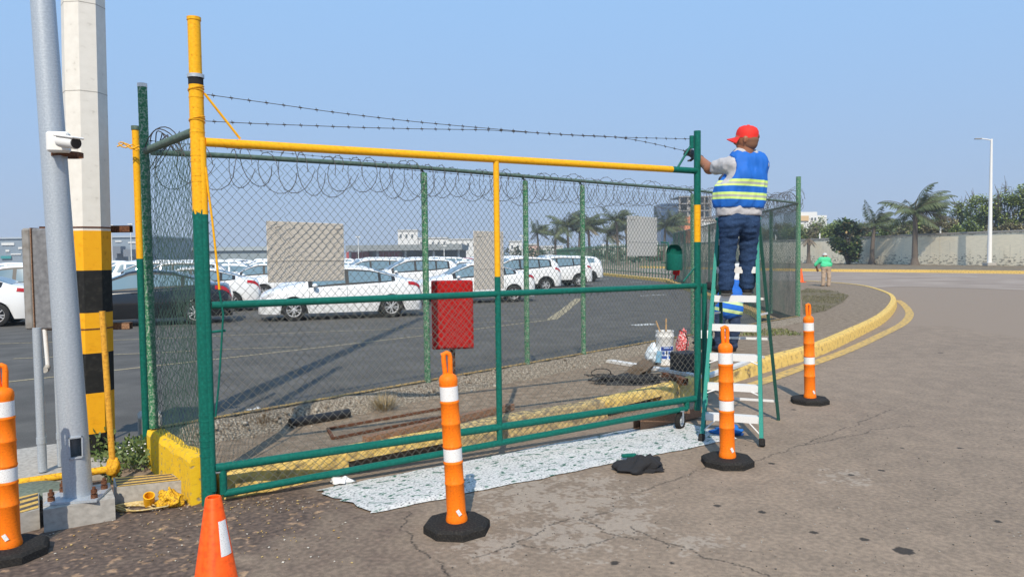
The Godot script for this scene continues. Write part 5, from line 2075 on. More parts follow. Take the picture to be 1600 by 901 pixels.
# ---------------------------------------------------------------- people
# bones: [a, b, ra, rb]; planes: [normal, point] keeps the side the normal points away from; holes: [centre, radius]
func body(bones: Array, cell: float, k: float, planes := [], holes := [], wr := 0.0, wf := Vector3.ONE, sd := 1) -> MB:
	var lo := Vector3.ONE * 1e9
	var hi := -lo
	for b in bones:
		var r := maxf(b[2], b[3]) + cell * 3.0
		for e in 2:
			lo = lo.min(b[e] - Vector3.ONE * r)
			hi = hi.max(b[e] + Vector3.ONE * r)
	var nx := int((hi.x - lo.x) / cell) + 2
	var ny := int((hi.y - lo.y) / cell) + 2
	var nz := int((hi.z - lo.z) / cell) + 2
	var sxy := nx * ny
	var fld := PackedFloat32Array()
	fld.resize(sxy * nz)
	fld.fill(1.0)
	for b in bones:
		var a: Vector3 = b[0]
		var ba: Vector3 = b[1] - b[0]
		var ra: float = b[2]
		var rb: float = b[3]
		var ll := maxf(ba.length_squared(), 1e-9)
		var mr := maxf(ra, rb) + k + cell * 2.0
		var p0: Vector3 = (a.min(b[1]) - Vector3.ONE * mr - lo) / cell
		var p1: Vector3 = (a.max(b[1]) + Vector3.ONE * mr - lo) / cell
		for z in range(maxi(0, int(p0.z)), mini(nz - 1, int(p1.z) + 1) + 1):
			for y in range(maxi(0, int(p0.y)), mini(ny - 1, int(p1.y) + 1) + 1):
				var row := z * sxy + y * nx
				for x in range(maxi(0, int(p0.x)), mini(nx - 1, int(p1.x) + 1) + 1):
					var pa := lo + Vector3(x, y, z) * cell - a
					var h := clampf(pa.dot(ba) / ll, 0.0, 1.0)
					var d := (pa - ba * h).length() - ra - (rb - ra) * h
					var o := fld[row + x]
					var s := k - absf(o - d)
					fld[row + x] = minf(o, d) - (s * s * 0.25 / k if s > 0.0 else 0.0)
	if planes or holes or wr > 0.0:
		var ns := FastNoiseLite.new()
		ns.seed = sd
		ns.frequency = 1.0
		ns.fractal_octaves = 2
		for z in nz:
			for y in ny:
				for x in nx:
					var i := z * sxy + y * nx + x
					if fld[i] > 0.12:
						continue
					var p := lo + Vector3(x, y, z) * cell
					if wr > 0.0 and fld[i] > -0.06:
						fld[i] += wr * ns.get_noise_3dv(p * wf)
					for q in planes:
						fld[i] = maxf(fld[i], (p - q[1]).dot(q[0]))
					for q in holes:
						fld[i] = maxf(fld[i], q[1] - p.distance_to(q[0]))
	var mb := MB.new()
	var vid := PackedInt32Array()
	vid.resize(sxy * nz)
	vid.fill(-1)
	var offs := [0, 1, nx, nx + 1, sxy, sxy + 1, sxy + nx, sxy + nx + 1]
	var cor := [Vector3(0, 0, 0), Vector3(1, 0, 0), Vector3(0, 1, 0), Vector3(1, 1, 0), Vector3(0, 0, 1), Vector3(1, 0, 1), Vector3(0, 1, 1), Vector3(1, 1, 1)]
	var edges := [[0, 1], [2, 3], [4, 5], [6, 7], [0, 2], [1, 3], [4, 6], [5, 7], [0, 4], [1, 5], [2, 6], [3, 7]]
	for z in nz - 1:
		for y in ny - 1:
			for x in nx - 1:
				var i := z * sxy + y * nx + x
				var f0 := fld[i]
				if f0 > cell * 6.0 or f0 < -cell * 6.0:
					continue
				var m := 0
				for c in 8:
					if fld[i + offs[c]] < 0.0:
						m += 1
				if m == 0 or m == 8:
					continue
				var acc := Vector3.ZERO
				var n := 0
				for e in edges:
					var va := fld[i + offs[e[0]]]
					var vb := fld[i + offs[e[1]]]
					if (va < 0.0) != (vb < 0.0):
						acc += (cor[e[0]] as Vector3).lerp(cor[e[1]], va / (va - vb))
						n += 1
				var g := Vector3(fld[i + 1] - f0, fld[i + nx] - f0, fld[i + sxy] - f0)
				g += Vector3(fld[i + sxy + nx + 1] - fld[i + sxy + nx], fld[i + sxy + nx + 1] - fld[i + sxy + 1], fld[i + sxy + nx + 1] - fld[i + nx + 1])
				vid[i] = mb.add(lo + (Vector3(x, y, z) + acc / n) * cell, g.normalized())
	for z in range(1, nz - 1):
		for y in range(1, ny - 1):
			for x in range(1, nx - 1):
				var i := z * sxy + y * nx + x
				var s := fld[i] < 0.0
				for ax in [[1, nx, sxy], [nx, 1, sxy], [sxy, 1, nx]]:
					if s != (fld[i + ax[0]] < 0.0):
						var q0 := vid[i]
						var q1 := vid[i - ax[1]]
						var q2 := vid[i - ax[1] - ax[2]]
						var q3 := vid[i - ax[2]]
						if q0 >= 0 and q1 >= 0 and q2 >= 0 and q3 >= 0:
							mb.quad(q0, q1, q2, q3)
	renormal(mb)
	return mb


func head(t: Node3D, c: Vector3, f: Vector3, neck: Vector3, s := 1.0) -> Array:
	var u := Vector3.UP
	var r := f.cross(u).normalized()
	var b := [[c + u * 0.03 * s - f * 0.02 * s, c + u * 0.03 * s + f * 0.02 * s, 0.088 * s, 0.086 * s], [c - u * 0.03 * s + f * 0.03 * s, c - u * 0.055 * s + f * 0.045 * s, 0.068 * s, 0.05 * s], [c + u * 0.01 * s + f * 0.09 * s, c - u * 0.018 * s + f * 0.112 * s, 0.012 * s, 0.016 * s], [c - f * 0.02 * s - u * 0.03 * s, neck, 0.062 * s, 0.07 * s]]
	for sg in [-1.0, 1.0]:
		b.append([c + r * sg * 0.088 * s - f * 0.005 + u * 0.018 * s, c + r * sg * 0.086 * s - f * 0.0 - u * 0.02 * s, 0.014 * s, 0.01 * s])
		b.append([c + f * 0.09 * s + r * sg * 0.03 * s + u * 0.035 * s, c + f * 0.088 * s + r * sg * 0.045 * s + u * 0.033 * s, 0.01 * s, 0.009 * s])
	b.append([c + f * 0.088 * s - u * 0.042 * s - r * 0.018 * s, c + f * 0.088 * s - u * 0.042 * s + r * 0.018 * s, 0.009 * s, 0.009 * s])
	var eyes := MB.new()
	for sg in [-1.0, 1.0]:
		eyes.ball(c + f * 0.082 * s + r * sg * 0.033 * s + u * 0.018 * s, Vector3.ONE * 0.011 * s, 8, 6)
	obj("eyes", eyes, mat(0.03, 0.02, 0.015, 0.3), t)
	return b


func hand_bones(w: Vector3, d: Vector3, n: Vector3, curl: float) -> Array:
	# w wrist, d along the hand, n the way the fingers curl
	var s := d.cross(n).normalized()
	var b := [[w, w + d * 0.045, 0.032, 0.036], [w + d * 0.03 - s * 0.018, w + d * 0.075 - s * 0.022, 0.026, 0.022], [w + d * 0.03 + s * 0.018, w + d * 0.075 + s * 0.022, 0.026, 0.022]]
	var ln := [0.04, 0.046, 0.043, 0.034]
	for k in 4:
		var a := w + d * 0.085 + s * (k - 1.5) * 0.021
		var d1 := (d * cos(curl * 0.6) + n * sin(curl * 0.6)).normalized()
		var d2 := (d * cos(curl * 1.5) + n * sin(curl * 1.5)).normalized()
		var d3 := (d * cos(curl * 2.2) + n * sin(curl * 2.2)).normalized()
		var p1: Vector3 = a + d1 * ln[k]
		var p2: Vector3 = p1 + d2 * ln[k] * 0.75
		b.append([a, p1, 0.0105, 0.0098])
		b.append([p1, p2, 0.0098, 0.009])
		b.append([p2, p2 + d3 * ln[k] * 0.5, 0.009, 0.008])
	var th := w + d * 0.03 - s * 0.03
	var t1 := th + (d * 0.6 - s * 0.5 + n * 0.5).normalized() * 0.04
	b.append([th, t1, 0.014, 0.012])
	b.append([t1, t1 + (d * 0.6 + n * 0.8).normalized() * 0.032, 0.012, 0.009])
	return b


func cap_mesh(c: Vector3, f: Vector3, r: float, tilt: float) -> Array:
	var u := (Vector3.UP - f * tilt).normalized()
	var ff := (f - u * f.dot(u)).normalized()
	var s := ff.cross(u)
	var xf := Transform3D(Basis(ff, u, s), c)
	var crown := MB.new()
	crown.lathe([Vector2(r, -0.02), Vector2(r * 1.01, 0.02), Vector2(r * 0.95, 0.055), Vector2(r * 0.78, 0.082), Vector2(r * 0.45, 0.098), Vector2(0.012, 0.102), Vector2(0.01, 0.108), Vector2(0.0, 0.108)], 26, xf, Vector3(1.1, 1, 0.93))
	var brim := MB.new()
	var n := 12
	for side in 2:
		var b0 := brim.v.size()
		for i in n + 1:
			var a := -1.15 + 2.3 * i / n
			for j in 4:
				var q := j / 3.0
				var rad := r * 1.02 + q * 0.075 * pow(cos(a * 0.95), 0.7) if absf(a) < 1.6 else r
				var p := Vector3(cos(a) * rad * 1.08, -0.012 - 0.02 * q - 0.05 * sin(a) * sin(a) * q - side * 0.005, sin(a) * rad * 0.93)
				brim.add(xf * p, u if side == 0 else -u)
		for i in n:
			for j in 3:
				var q := b0 + i * 4 + j
				brim.quad(q, q + 1, q + 5, q + 4)
	return [crown, brim, xf]


func build_worker() -> void:
	var base := dp(1152, 458, 7.08)
	var t := thing("person", "worker in red cap and blue striped vest standing on the stepladder", "person", base)
	var q := func(x: float, y: float, d: float) -> Vector3: return dp(x, y, d) - base
	var fw := lad_b
	var sy: float = lad_c.y + 1.335 - base.y
	# jeans
	var hl: Vector3 = q.call(1140, 356, 7.0)
	var hr: Vector3 = q.call(1171, 356, 7.06)
	var kl: Vector3 = q.call(1137, 403, 7.04)
	var kr: Vector3 = q.call(1169, 403, 7.1)
	var al: Vector3 = q.call(1135, 446, 7.05)
	var ar: Vector3 = q.call(1168, 444, 7.12)
	var jb := [[hl, kl, 0.092, 0.076], [kl, al, 0.076, 0.07], [hr, kr, 0.092, 0.078], [kr, ar, 0.078, 0.072], [q.call(1143, 345, 7.0), q.call(1168, 345, 7.05), 0.118, 0.118], [q.call(1143, 333, 7.02), q.call(1166, 333, 7.06), 0.12, 0.12], [q.call(1142, 352, 6.97), q.call(1142, 358, 6.97), 0.1, 0.09], [q.call(1170, 352, 7.02), q.call(1170, 358, 7.02), 0.1, 0.09]]
	var den := noisy(100, [[0.0, 0.012, 0.025, 0.06], [0.5, 0.022, 0.048, 0.11], [1.0, 0.05, 0.09, 0.18]], 5.0, 0.9, 0.05)
	obj("jeans", body(jb, 0.0115, 0.016, [[Vector3.DOWN, Vector3(0, al.y - 0.045, 0)], [Vector3.UP, Vector3(0, q.call(1150, 332, 7).y, 0)]], [], 0.013, Vector3(7, 20, 7), 4), den, t)
	# shoes
	for e in [al, ar]:
		var hb := Vector3(e.x, sy + 0.05, e.z)
		var sb := [[hb, hb + fw * 0.17 - Vector3(0, 0.008, 0), 0.047, 0.042], [hb, hb + Vector3(0, 0.05, 0) + fw * 0.02, 0.046, 0.05]]
		obj("shoe", body(sb, 0.0105, 0.02, [[Vector3.DOWN, Vector3(0, sy + 0.02, 0)]]), mat(0.014, 0.013, 0.013, 0.6), t)
		var so := MB.new()
		so.box(Vector3(e.x, sy + 0.013, e.z) + fw * 0.075, Vector3(0.088, 0.022, 0.27), Basis(lad_s, Vector3.UP, lad_s.cross(Vector3.UP)), 0.008)
		obj("sole", so, mat(0.07, 0.068, 0.062, 0.8), t)
	# torso
	var tb := [[q.call(1156, 254, 7.0), q.call(1182, 256, 7.06), 0.108, 0.106], [q.call(1157, 278, 6.99), q.call(1174, 280, 7.05), 0.142, 0.134], [q.call(1141, 300, 7.0), q.call(1171, 301, 7.05), 0.14, 0.14], [q.call(1139, 317, 7.02), q.call(1170, 319, 7.06), 0.138, 0.138]]
	var vb := []
	for b in tb:
		vb.append([b[0], b[1], b[2] + 0.009, b[3] + 0.009])
	var hem := Vector3(0, q.call(1155, 325, 7.0).y, 0)
	var slit := Vector3(0.03, 1, 0).normalized()
	var vest := body(vb, 0.0115, 0.06, [[-slit, hem]], [[q.call(1122, 261, 6.93), 0.165], [q.call(1165, 228, 7.0), 0.07]], 0.014, Vector3(14, 4, 14), 9)
	vest.mapped = true
	var y0: float = q.call(1155, 330, 7.0).y
	var y1: float = q.call(1155, 230, 7.0).y
	for i in vest.v.size():
		var p := vest.v[i]
		vest.u[i] = Vector2(0.5, 1.0 - (p.y + p.x * 0.035 - y0) / (y1 - y0))
	var im := Image.create(4, 200, false, Image.FORMAT_RGB8)
	im.fill(lin(0.006, 0.125, 0.52))
	var lime := lin(0.62, 0.83, 0.22)
	var silver := lin(0.42, 0.43, 0.38)
	for s in [[103, 124], [143, 165]]:
		im.fill_rect(Rect2i(0, s[0], 4, s[1] - s[0]), lime)
		im.fill_rect(Rect2i(0, s[0] + 8, 4, 7), silver)
	var vm := StandardMaterial3D.new()
	vm.albedo_texture = ImageTexture.create_from_image(im)
	vm.roughness = 0.75
	obj("vest", vest, vm, t)
	# shirt
	var shb := []
	for b in tb:
		shb.append([b[0], b[1], b[2] - 0.018, b[3] - 0.018])
	var sl: Vector3 = q.call(1147, 257, 6.99)
	var el: Vector3 = q.call(1109, 263, 7.28)
	var cuff := sl.lerp(el, 0.66)
	shb.append([sl, cuff, 0.085, 0.074])
	shb.append([q.call(1157, 240, 7.0), q.call(1174, 241, 7.03), 0.062, 0.06])
	shb.append([q.call(1141, 328, 7.02), q.call(1168, 329, 7.06), 0.135, 0.132])
	var cd := (el - sl).normalized()
	var sr: Vector3 = q.call(1188, 258, 7.06)
	var er: Vector3 = q.call(1186, 284, 7.3)
	shb.append([sr, sr.lerp(er, 0.6), 0.08, 0.07])
	var shirt := body(shb, 0.0125, 0.04, [[-Vector3.UP, Vector3(0, q.call(1155, 337, 7.0).y, 0)]], [], 0.012, Vector3(9, 12, 9), 6)
	obj("shirt", shirt, noisy(101, [[0.0, 0.42, 0.41, 0.42], [1.0, 0.55, 0.54, 0.55]], 5.0, 0.9), t)
	# skin: head, neck and arms
	var hc: Vector3 = q.call(1167, 220, 6.99)
	var hf := Vector3(-0.86, 0.05, -0.5).normalized()
	var sk := head(t, hc, hf, q.call(1165, 243, 7.01), 0.95)
	var wl: Vector3 = q.call(1091, 246, 7.58)
	sk.append([sl.lerp(el, 0.3), el, 0.06, 0.054])
	sk.append([el, wl, 0.053, 0.036])
	var wr: Vector3 = q.call(1150, 282, 7.45)
	sk.append([sr.lerp(er, 0.3), er, 0.055, 0.048])
	sk.append([er, wr, 0.047, 0.034])
	obj("body", body(sk, 0.0095, 0.018), M.skin, t)
	# short hair under the cap
	var hb := [[hc - hf * 0.03 + Vector3(0, 0.0, 0), hc - hf * 0.03 - Vector3(0, 0.02, 0), 0.08, 0.072]]
	obj("hair", body(hb, 0.011, 0.01, [[Vector3.UP, hc + Vector3(0, 0.04, 0)]]), mat(0.2, 0.095, 0.055, 0.9), t)
	# gloves
	var hd: Vector3 = (q.call(1080, 239, 7.66) - wl).normalized()
	var gl := hand_bones(wl + hd * 0.03, hd, Vector3(-0.35, -0.55, 0.75).normalized(), 0.75)
	gl.append([wl - hd * 0.03, wl + hd * 0.03, 0.041, 0.034])
	obj("glove", body(gl, 0.0045, 0.008), M.glove, t)
	var rd: Vector3 = (Vector3(-0.6, 0.3, -0.4)).normalized()
	gl = hand_bones(wr + rd * 0.03, rd, Vector3(0, -0.5, -0.8).normalized(), 0.8)
	gl.append([wr - rd * 0.03, wr + rd * 0.03, 0.039, 0.033])
	obj("glove", body(gl, 0.006, 0.008), M.glove, t)
	# cap
	var cp := cap_mesh(hc + Vector3(0, 0.04, 0) - hf * 0.004, hf, 0.094, 0.12)
	var red := mat(0.72, 0.022, 0.012, 0.75)
	var cn := obj("cap", cp[0], red, t)
	inst("peak", cp[1].mesh(), red, cn)
	var op := MB.new()
	var xf: Transform3D = cp[2]
	op.ball(xf * Vector3(-0.098, 0.005, 0.012), Vector3(0.012, 0.022, 0.034), 12, 8, xf.basis)
	inst("rear_opening", op.mesh(), mat(0.2, 0.095, 0.055, 0.9), cn)


func build_helper() -> void:
	# second worker, bending behind the ladder
	var base := gp(1135, 550, 0.17)
	var d := -base.z
	var t := thing("person", "stooping worker in blue striped vest and jeans behind the stepladder", "person", base)
	var q := func(x: float, y: float, dd: float) -> Vector3: return dp(x, y, d + dd) - base
	var al: Vector3 = q.call(1124, 542, 0.0)
	var ar: Vector3 = q.call(1147, 541, 0.05)
	al.y = 0.09
	ar.y = 0.09
	var jb := [[al, q.call(1124, 516, -0.02), 0.06, 0.075], [q.call(1124, 516, -0.02), q.call(1128, 488, 0.0), 0.075, 0.095], [ar, q.call(1148, 516, 0.0), 0.062, 0.078], [q.call(1148, 516, 0.0), q.call(1148, 488, 0.03), 0.078, 0.098], [q.call(1131, 484, 0.0), q.call(1147, 484, 0.03), 0.125, 0.125]]
	obj("jeans", body(jb, 0.016, 0.03, [[Vector3.DOWN, Vector3(0, 0.05, 0)]], [], 0.02, Vector3(7, 18, 7), 14), mat(0.02, 0.038, 0.085, 0.9), t)
	for e in [al, ar]:
		obj("shoe", body([[Vector3(e.x, 0.045, e.z), Vector3(e.x - 0.05, 0.04, e.z - 0.16), 0.045, 0.04]], 0.014, 0.02, [[Vector3.DOWN, Vector3(0, 0.004, 0)]]), mat(0.015, 0.015, 0.015, 0.6), t)
	var vb := [[q.call(1132, 484, 0.0), q.call(1147, 484, 0.03), 0.15, 0.15], [q.call(1136, 464, 0.1), q.call(1150, 464, 0.13), 0.15, 0.15], [q.call(1140, 446, 0.25), q.call(1156, 446, 0.28), 0.13, 0.13]]
	var vest := body(vb, 0.015, 0.06, [[Vector3.DOWN, Vector3(0, q.call(1140, 499, 0.0).y, 0)]], [], 0.015, Vector3(11, 5, 11), 15)
	vest.mapped = true
	var y0: float = q.call(1140, 500, 0.0).y
	var y1: float = q.call(1140, 430, 0.0).y
	for i in vest.v.size():
		vest.u[i] = Vector2(0.5, 1.0 - (vest.v[i].y + vest.v[i].x * 0.2 - y0) / (y1 - y0))
	var im := Image.create(4, 140, false, Image.FORMAT_RGB8)
	im.fill(lin(0.006, 0.11, 0.46))
	for s in [[77, 86], [104, 114]]:
		im.fill_rect(Rect2i(0, s[0], 4, s[1] - s[0]), lin(0.6, 0.8, 0.22))
		im.fill_rect(Rect2i(0, s[0] + 3, 4, 3), lin(0.45, 0.46, 0.4))
	var vm := StandardMaterial3D.new()
	vm.albedo_texture = ImageTexture.create_from_image(im)
	vm.roughness = 0.75
	obj("vest", vest, vm, t)
	var hf := Vector3(-0.5, -0.35, -0.8).normalized()
	var hc: Vector3 = q.call(1151, 425, 0.45)
	var sk := head(t, hc, hf, q.call(1149, 440, 0.32), 0.95)
	obj("body", body(sk, 0.011, 0.018), M.skin, t)
	obj("hood", body([[hc + Vector3(0, 0.03, 0) - hf * 0.02, hc - hf * 0.05 - Vector3(0, 0.04, 0), 0.105, 0.1], [hc - hf * 0.04, q.call(1149, 438, 0.28), 0.09, 0.1]], 0.013, 0.03, [[hf, hc + hf * 0.05]], [], 0.015, Vector3(14, 14, 14), 3), noisy(102, [[0.0, 0.25, 0.26, 0.26], [0.45, 0.5, 0.5, 0.49], [0.6, 0.7, 0.7, 0.68], [1.0, 0.75, 0.75, 0.73]], 6.0, 0.9, 0.05), t)
	var arm := [[q.call(1137, 448, 0.25), q.call(1120, 452, 0.3), 0.075, 0.06], [q.call(1120, 452, 0.3), q.call(1108, 446, 0.42), 0.06, 0.065], [q.call(1158, 448, 0.3), q.call(1158, 470, 0.5), 0.07, 0.05], [q.call(1158, 470, 0.5), q.call(1140, 478, 0.7), 0.05, 0.045]]
	obj("sleeves", body(arm, 0.014, 0.02), M.clothblack, t)
	var hw: Vector3 = q.call(1106, 446, 0.44)
	obj("glove", body(hand_bones(hw, Vector3(-0.6, -0.6, -0.4).normalized(), Vector3(0, -0.6, -0.8).normalized(), 0.6), 0.009, 0.008), M.clothblack, t)
	hw = q.call(1140, 478, 0.72)
	obj("glove", body(hand_bones(hw, Vector3(-0.7, -0.5, -0.2).normalized(), Vector3(0, -0.6, -0.8).normalized(), 0.6), 0.009, 0.008), M.clothblack, t)

	# man in the green shirt, bent over far down the pavement
	base = gp(1291, 447, 0.172)
	d = -base.z
	var g := thing("person", "man in green shirt and beige trousers bent over on the pavement", "person", base)
	var fl := Vector3(-0.13, 0.06, 0)
	var fr := Vector3(0.12, 0.06, 0)
	var jb2 := [[fl, Vector3(-0.12, 0.42, 0.02), 0.08, 0.085], [Vector3(-0.12, 0.42, 0.02), Vector3(-0.1, 0.8, 0.0), 0.085, 0.11], [fr, Vector3(0.13, 0.42, 0.02), 0.08, 0.085], [Vector3(0.13, 0.42, 0.02), Vector3(0.1, 0.8, 0.0), 0.085, 0.11], [Vector3(-0.09, 0.84, 0), Vector3(0.09, 0.84, 0), 0.14, 0.14]]
	obj("trousers", body(jb2, 0.025, 0.04, [[Vector3.UP, Vector3(0, 0.92, 0)]], [], 0.02, Vector3(8, 14, 8), 21), mat(0.42, 0.31, 0.22, 0.9), g)
	obj("shoe", body([[fl - Vector3(0, 0.03, -0.02), fl + Vector3(0, -0.035, -0.16), 0.045, 0.04]], 0.02, 0.02), M.clothblack, g)
	obj("shoe", body([[fr - Vector3(0, 0.03, -0.02), fr + Vector3(0, -0.035, -0.16), 0.045, 0.04]], 0.02, 0.02), M.clothblack, g)
	var gb := [[Vector3(-0.1, 0.92, 0.0), Vector3(0.1, 0.92, 0.0), 0.15, 0.15], [Vector3(-0.13, 1.15, -0.18), Vector3(0.13, 1.15, -0.18), 0.15, 0.15], [Vector3(-0.2, 1.15, -0.2), Vector3(-0.36, 0.95, -0.26), 0.085, 0.07], [Vector3(0.2, 1.15, -0.2), Vector3(0.34, 0.95, -0.28), 0.085, 0.07]]
	obj("shirt", body(gb, 0.025, 0.06, [[Vector3.DOWN, Vector3(0, 0.86, 0)]], [], 0.02, Vector3(9, 9, 9), 22), mat(0.07, 0.55, 0.26, 0.8), g)
	var skb := head(g, Vector3(0.1, 1.33, -0.36), Vector3(0.25, -0.35, -0.9).normalized(), Vector3(0.03, 1.2, -0.24), 1.0)
	skb.append([Vector3(-0.36, 0.95, -0.26), Vector3(-0.22, 0.75, -0.42), 0.05, 0.035])
	skb.append([Vector3(0.34, 0.95, -0.28), Vector3(0.2, 0.75, -0.45), 0.05, 0.035])
	skb.append_array(hand_bones(Vector3(-0.22, 0.75, -0.42), Vector3(0.5, -0.7, -0.4).normalized(), Vector3(0, 0.2, -0.9).normalized(), 0.6))
	skb.append_array(hand_bones(Vector3(0.2, 0.75, -0.45), Vector3(-0.5, -0.7, -0.4).normalized(), Vector3(0, 0.2, -0.9).normalized(), 0.6))
	obj("body", body(skb, 0.014, 0.02), M.skin, g)
	var c2 := cap_mesh(Vector3(0.1, 1.37, -0.36), Vector3(0.25, -0.35, -0.9).normalized(), 0.1, -0.25)
	obj("cap", c2[0], mat(0.55, 0.55, 0.53, 0.8), g)


# ---------------------------------------------------------------- cars
func tab(t: Array, x: float) -> float:
	var n := t.size()
	if x <= t[0][0]:
		return t[0][1]
	if x >= t[n - 1][0]:
		return t[n - 1][1]
	for i in n - 1:
		if x <= t[i + 1][0]:
			var a: float = t[i][0]
			var b: float = t[i + 1][0]
			var u := (x - a) / (b - a)
			var y0: float = t[i][1]
			var y1: float = t[i + 1][1]
			var m0: float = (y1 - t[maxi(i - 1, 0)][1]) / (b - t[maxi(i - 1, 0)][0]) * (b - a)
			var m1: float = (t[mini(i + 2, n - 1)][1] - y0) / (t[mini(i + 2, n - 1)][0] - a) * (b - a)
			var u2 := u * u
			var u3 := u2 * u
			return (2 * u3 - 3 * u2 + 1) * y0 + (u3 - 2 * u2 + u) * m0 * 0.7 + (-2 * u3 + 3 * u2) * y1 + (u3 - u2) * m1 * 0.7
	return 0.0


func car_section(k: Dictionary, x: float) -> PackedVector2Array:
	var w := tab(k.w, x)
	var belt := tab(k.belt, x)
	var top := maxf(tab(k.top, x), belt + 0.02)
	var yb: float = k.sill
	for ax in [k.front, k.rear]:
		var dx: float = x - ax
		if absf(dx) < k.arch:
			yb = maxf(yb, 0.31 + sqrt(k.arch * k.arch - dx * dx))
	var gh := smoothstep(0.08, 0.3, top - belt)
	var rz := lerpf(w * 0.74, k.roof, gh)
	var p := PackedVector2Array()
	p.append(Vector2(w - 0.045, yb))
	p.append(Vector2(w - 0.006, maxf(yb + 0.012, 0.4)))
	p.append(Vector2(w, maxf(yb + 0.024, 0.6)))
	p.append(Vector2(w - 0.014, maxf(yb + 0.036, belt - 0.09)))
	p.append(Vector2(w - 0.055, maxf(yb + 0.048, belt)))
	p.append(Vector2(w - 0.085, belt + 0.012 + 0.01 * (1.0 - gh)))
	p.append(Vector2(rz, lerpf(top - 0.03, top - 0.06, gh)))
	p.append(Vector2(rz * 0.78, top - 0.016))
	p.append(Vector2(0.0, top))
	return p


func car_point(k: Dictionary, x: float, i: float, side: float) -> Vector3:
	var p := car_section(k, x)
	var a := clampi(int(i), 0, 7)
	var q := p[a].lerp(p[a + 1], clampf(i - a, 0, 1))
	return Vector3(x, q.y, q.x * side)


func car_patch(k: Dictionary, x0: float, x1: float, i0: float, i1: float, side: float, off: float, nx := 8, ni := 4) -> MB:
	var mb := MB.new()
	for a in nx + 1:
		for b in ni + 1:
			var x := lerpf(x0, x1, float(a) / nx)
			var i := lerpf(i0, i1, float(b) / ni)
			var p := car_point(k, x, i, side)
			var px := car_point(k, x + 0.02, i, side) - car_point(k, x - 0.02, i, side)
			var pi := car_point(k, x, minf(i + 0.1, 8.0), side) - car_point(k, x, maxf(i - 0.1, 0.0), side)
			var nn := px.cross(pi).normalized()
			if nn.dot(p - Vector3(p.x * 0.6, 0.5, 0)) < 0.0:
				nn = -nn
			mb.add(p + nn * off, nn)
	for a in nx:
		for b in ni:
			var q := a * (ni + 1) + b
			mb.quad(q, q + 1, q + ni + 2, q + ni + 1)
	return mb


func across(k: Dictionary, x0: float, x1: float, off: float) -> MB:
	var mb := MB.new()
	var nx := 8
	var ns := 12
	for a in nx + 1:
		for b in ns + 1:
			var x := lerpf(x0, x1, float(a) / nx)
			var s := lerpf(-1.0, 1.0, float(b) / ns)
			var i := 8.0 - absf(s) * 1.9
			var p := car_point(k, x, i, signf(s) if s != 0.0 else 1.0)
			var dx := car_point(k, x + 0.02, 8.0, 1.0) - car_point(k, x - 0.02, 8.0, 1.0)
			var nn := Vector3(-dx.y, dx.x, 0).normalized()
			mb.add(p + nn * off, nn)
	for a in nx:
		for b in ns:
			var q := a * (ns + 1) + b
			mb.quad(q, q + 1, q + ns + 2, q + ns + 1)
	return mb


var wheel_meshes := []


func make_wheels() -> void:
	var xf := Transform3D(Basis(Vector3.RIGHT, PI / 2), Vector3.ZERO)
	var ty := MB.new()
	ty.lathe([Vector2(0.2, -0.1), Vector2(0.29, -0.1), Vector2(0.31, -0.08), Vector2(0.312, 0.0), Vector2(0.31, 0.08), Vector2(0.29, 0.1), Vector2(0.2, 0.1)], 32, xf)
	var rim := MB.new()
	rim.lathe([Vector2(0.175, 0.06), Vector2(0.2, 0.098), Vector2(0.213, 0.1), Vector2(0.213, 0.08)], 32, xf)
	rim.lathe([Vector2(0.0, 0.098), Vector2(0.03, 0.096), Vector2(0.045, 0.085), Vector2(0.05, 0.06)], 16, xf)
	for k in 10:
		var a := TAU * k / 10.0 + (0.09 if k % 2 else -0.09)
		rim.box(Vector3(cos(a) * 0.115, sin(a) * 0.115, 0.083), Vector3(0.15, 0.03, 0.02), Basis(Vector3.BACK, a), 0.005)
	var hub := MB.new()
	hub.lathe([Vector2(0.0, 0.04), Vector2(0.2, 0.04)], 24, xf)
	wheel_meshes = [ty.mesh(), rim.mesh(), hub.mesh()]


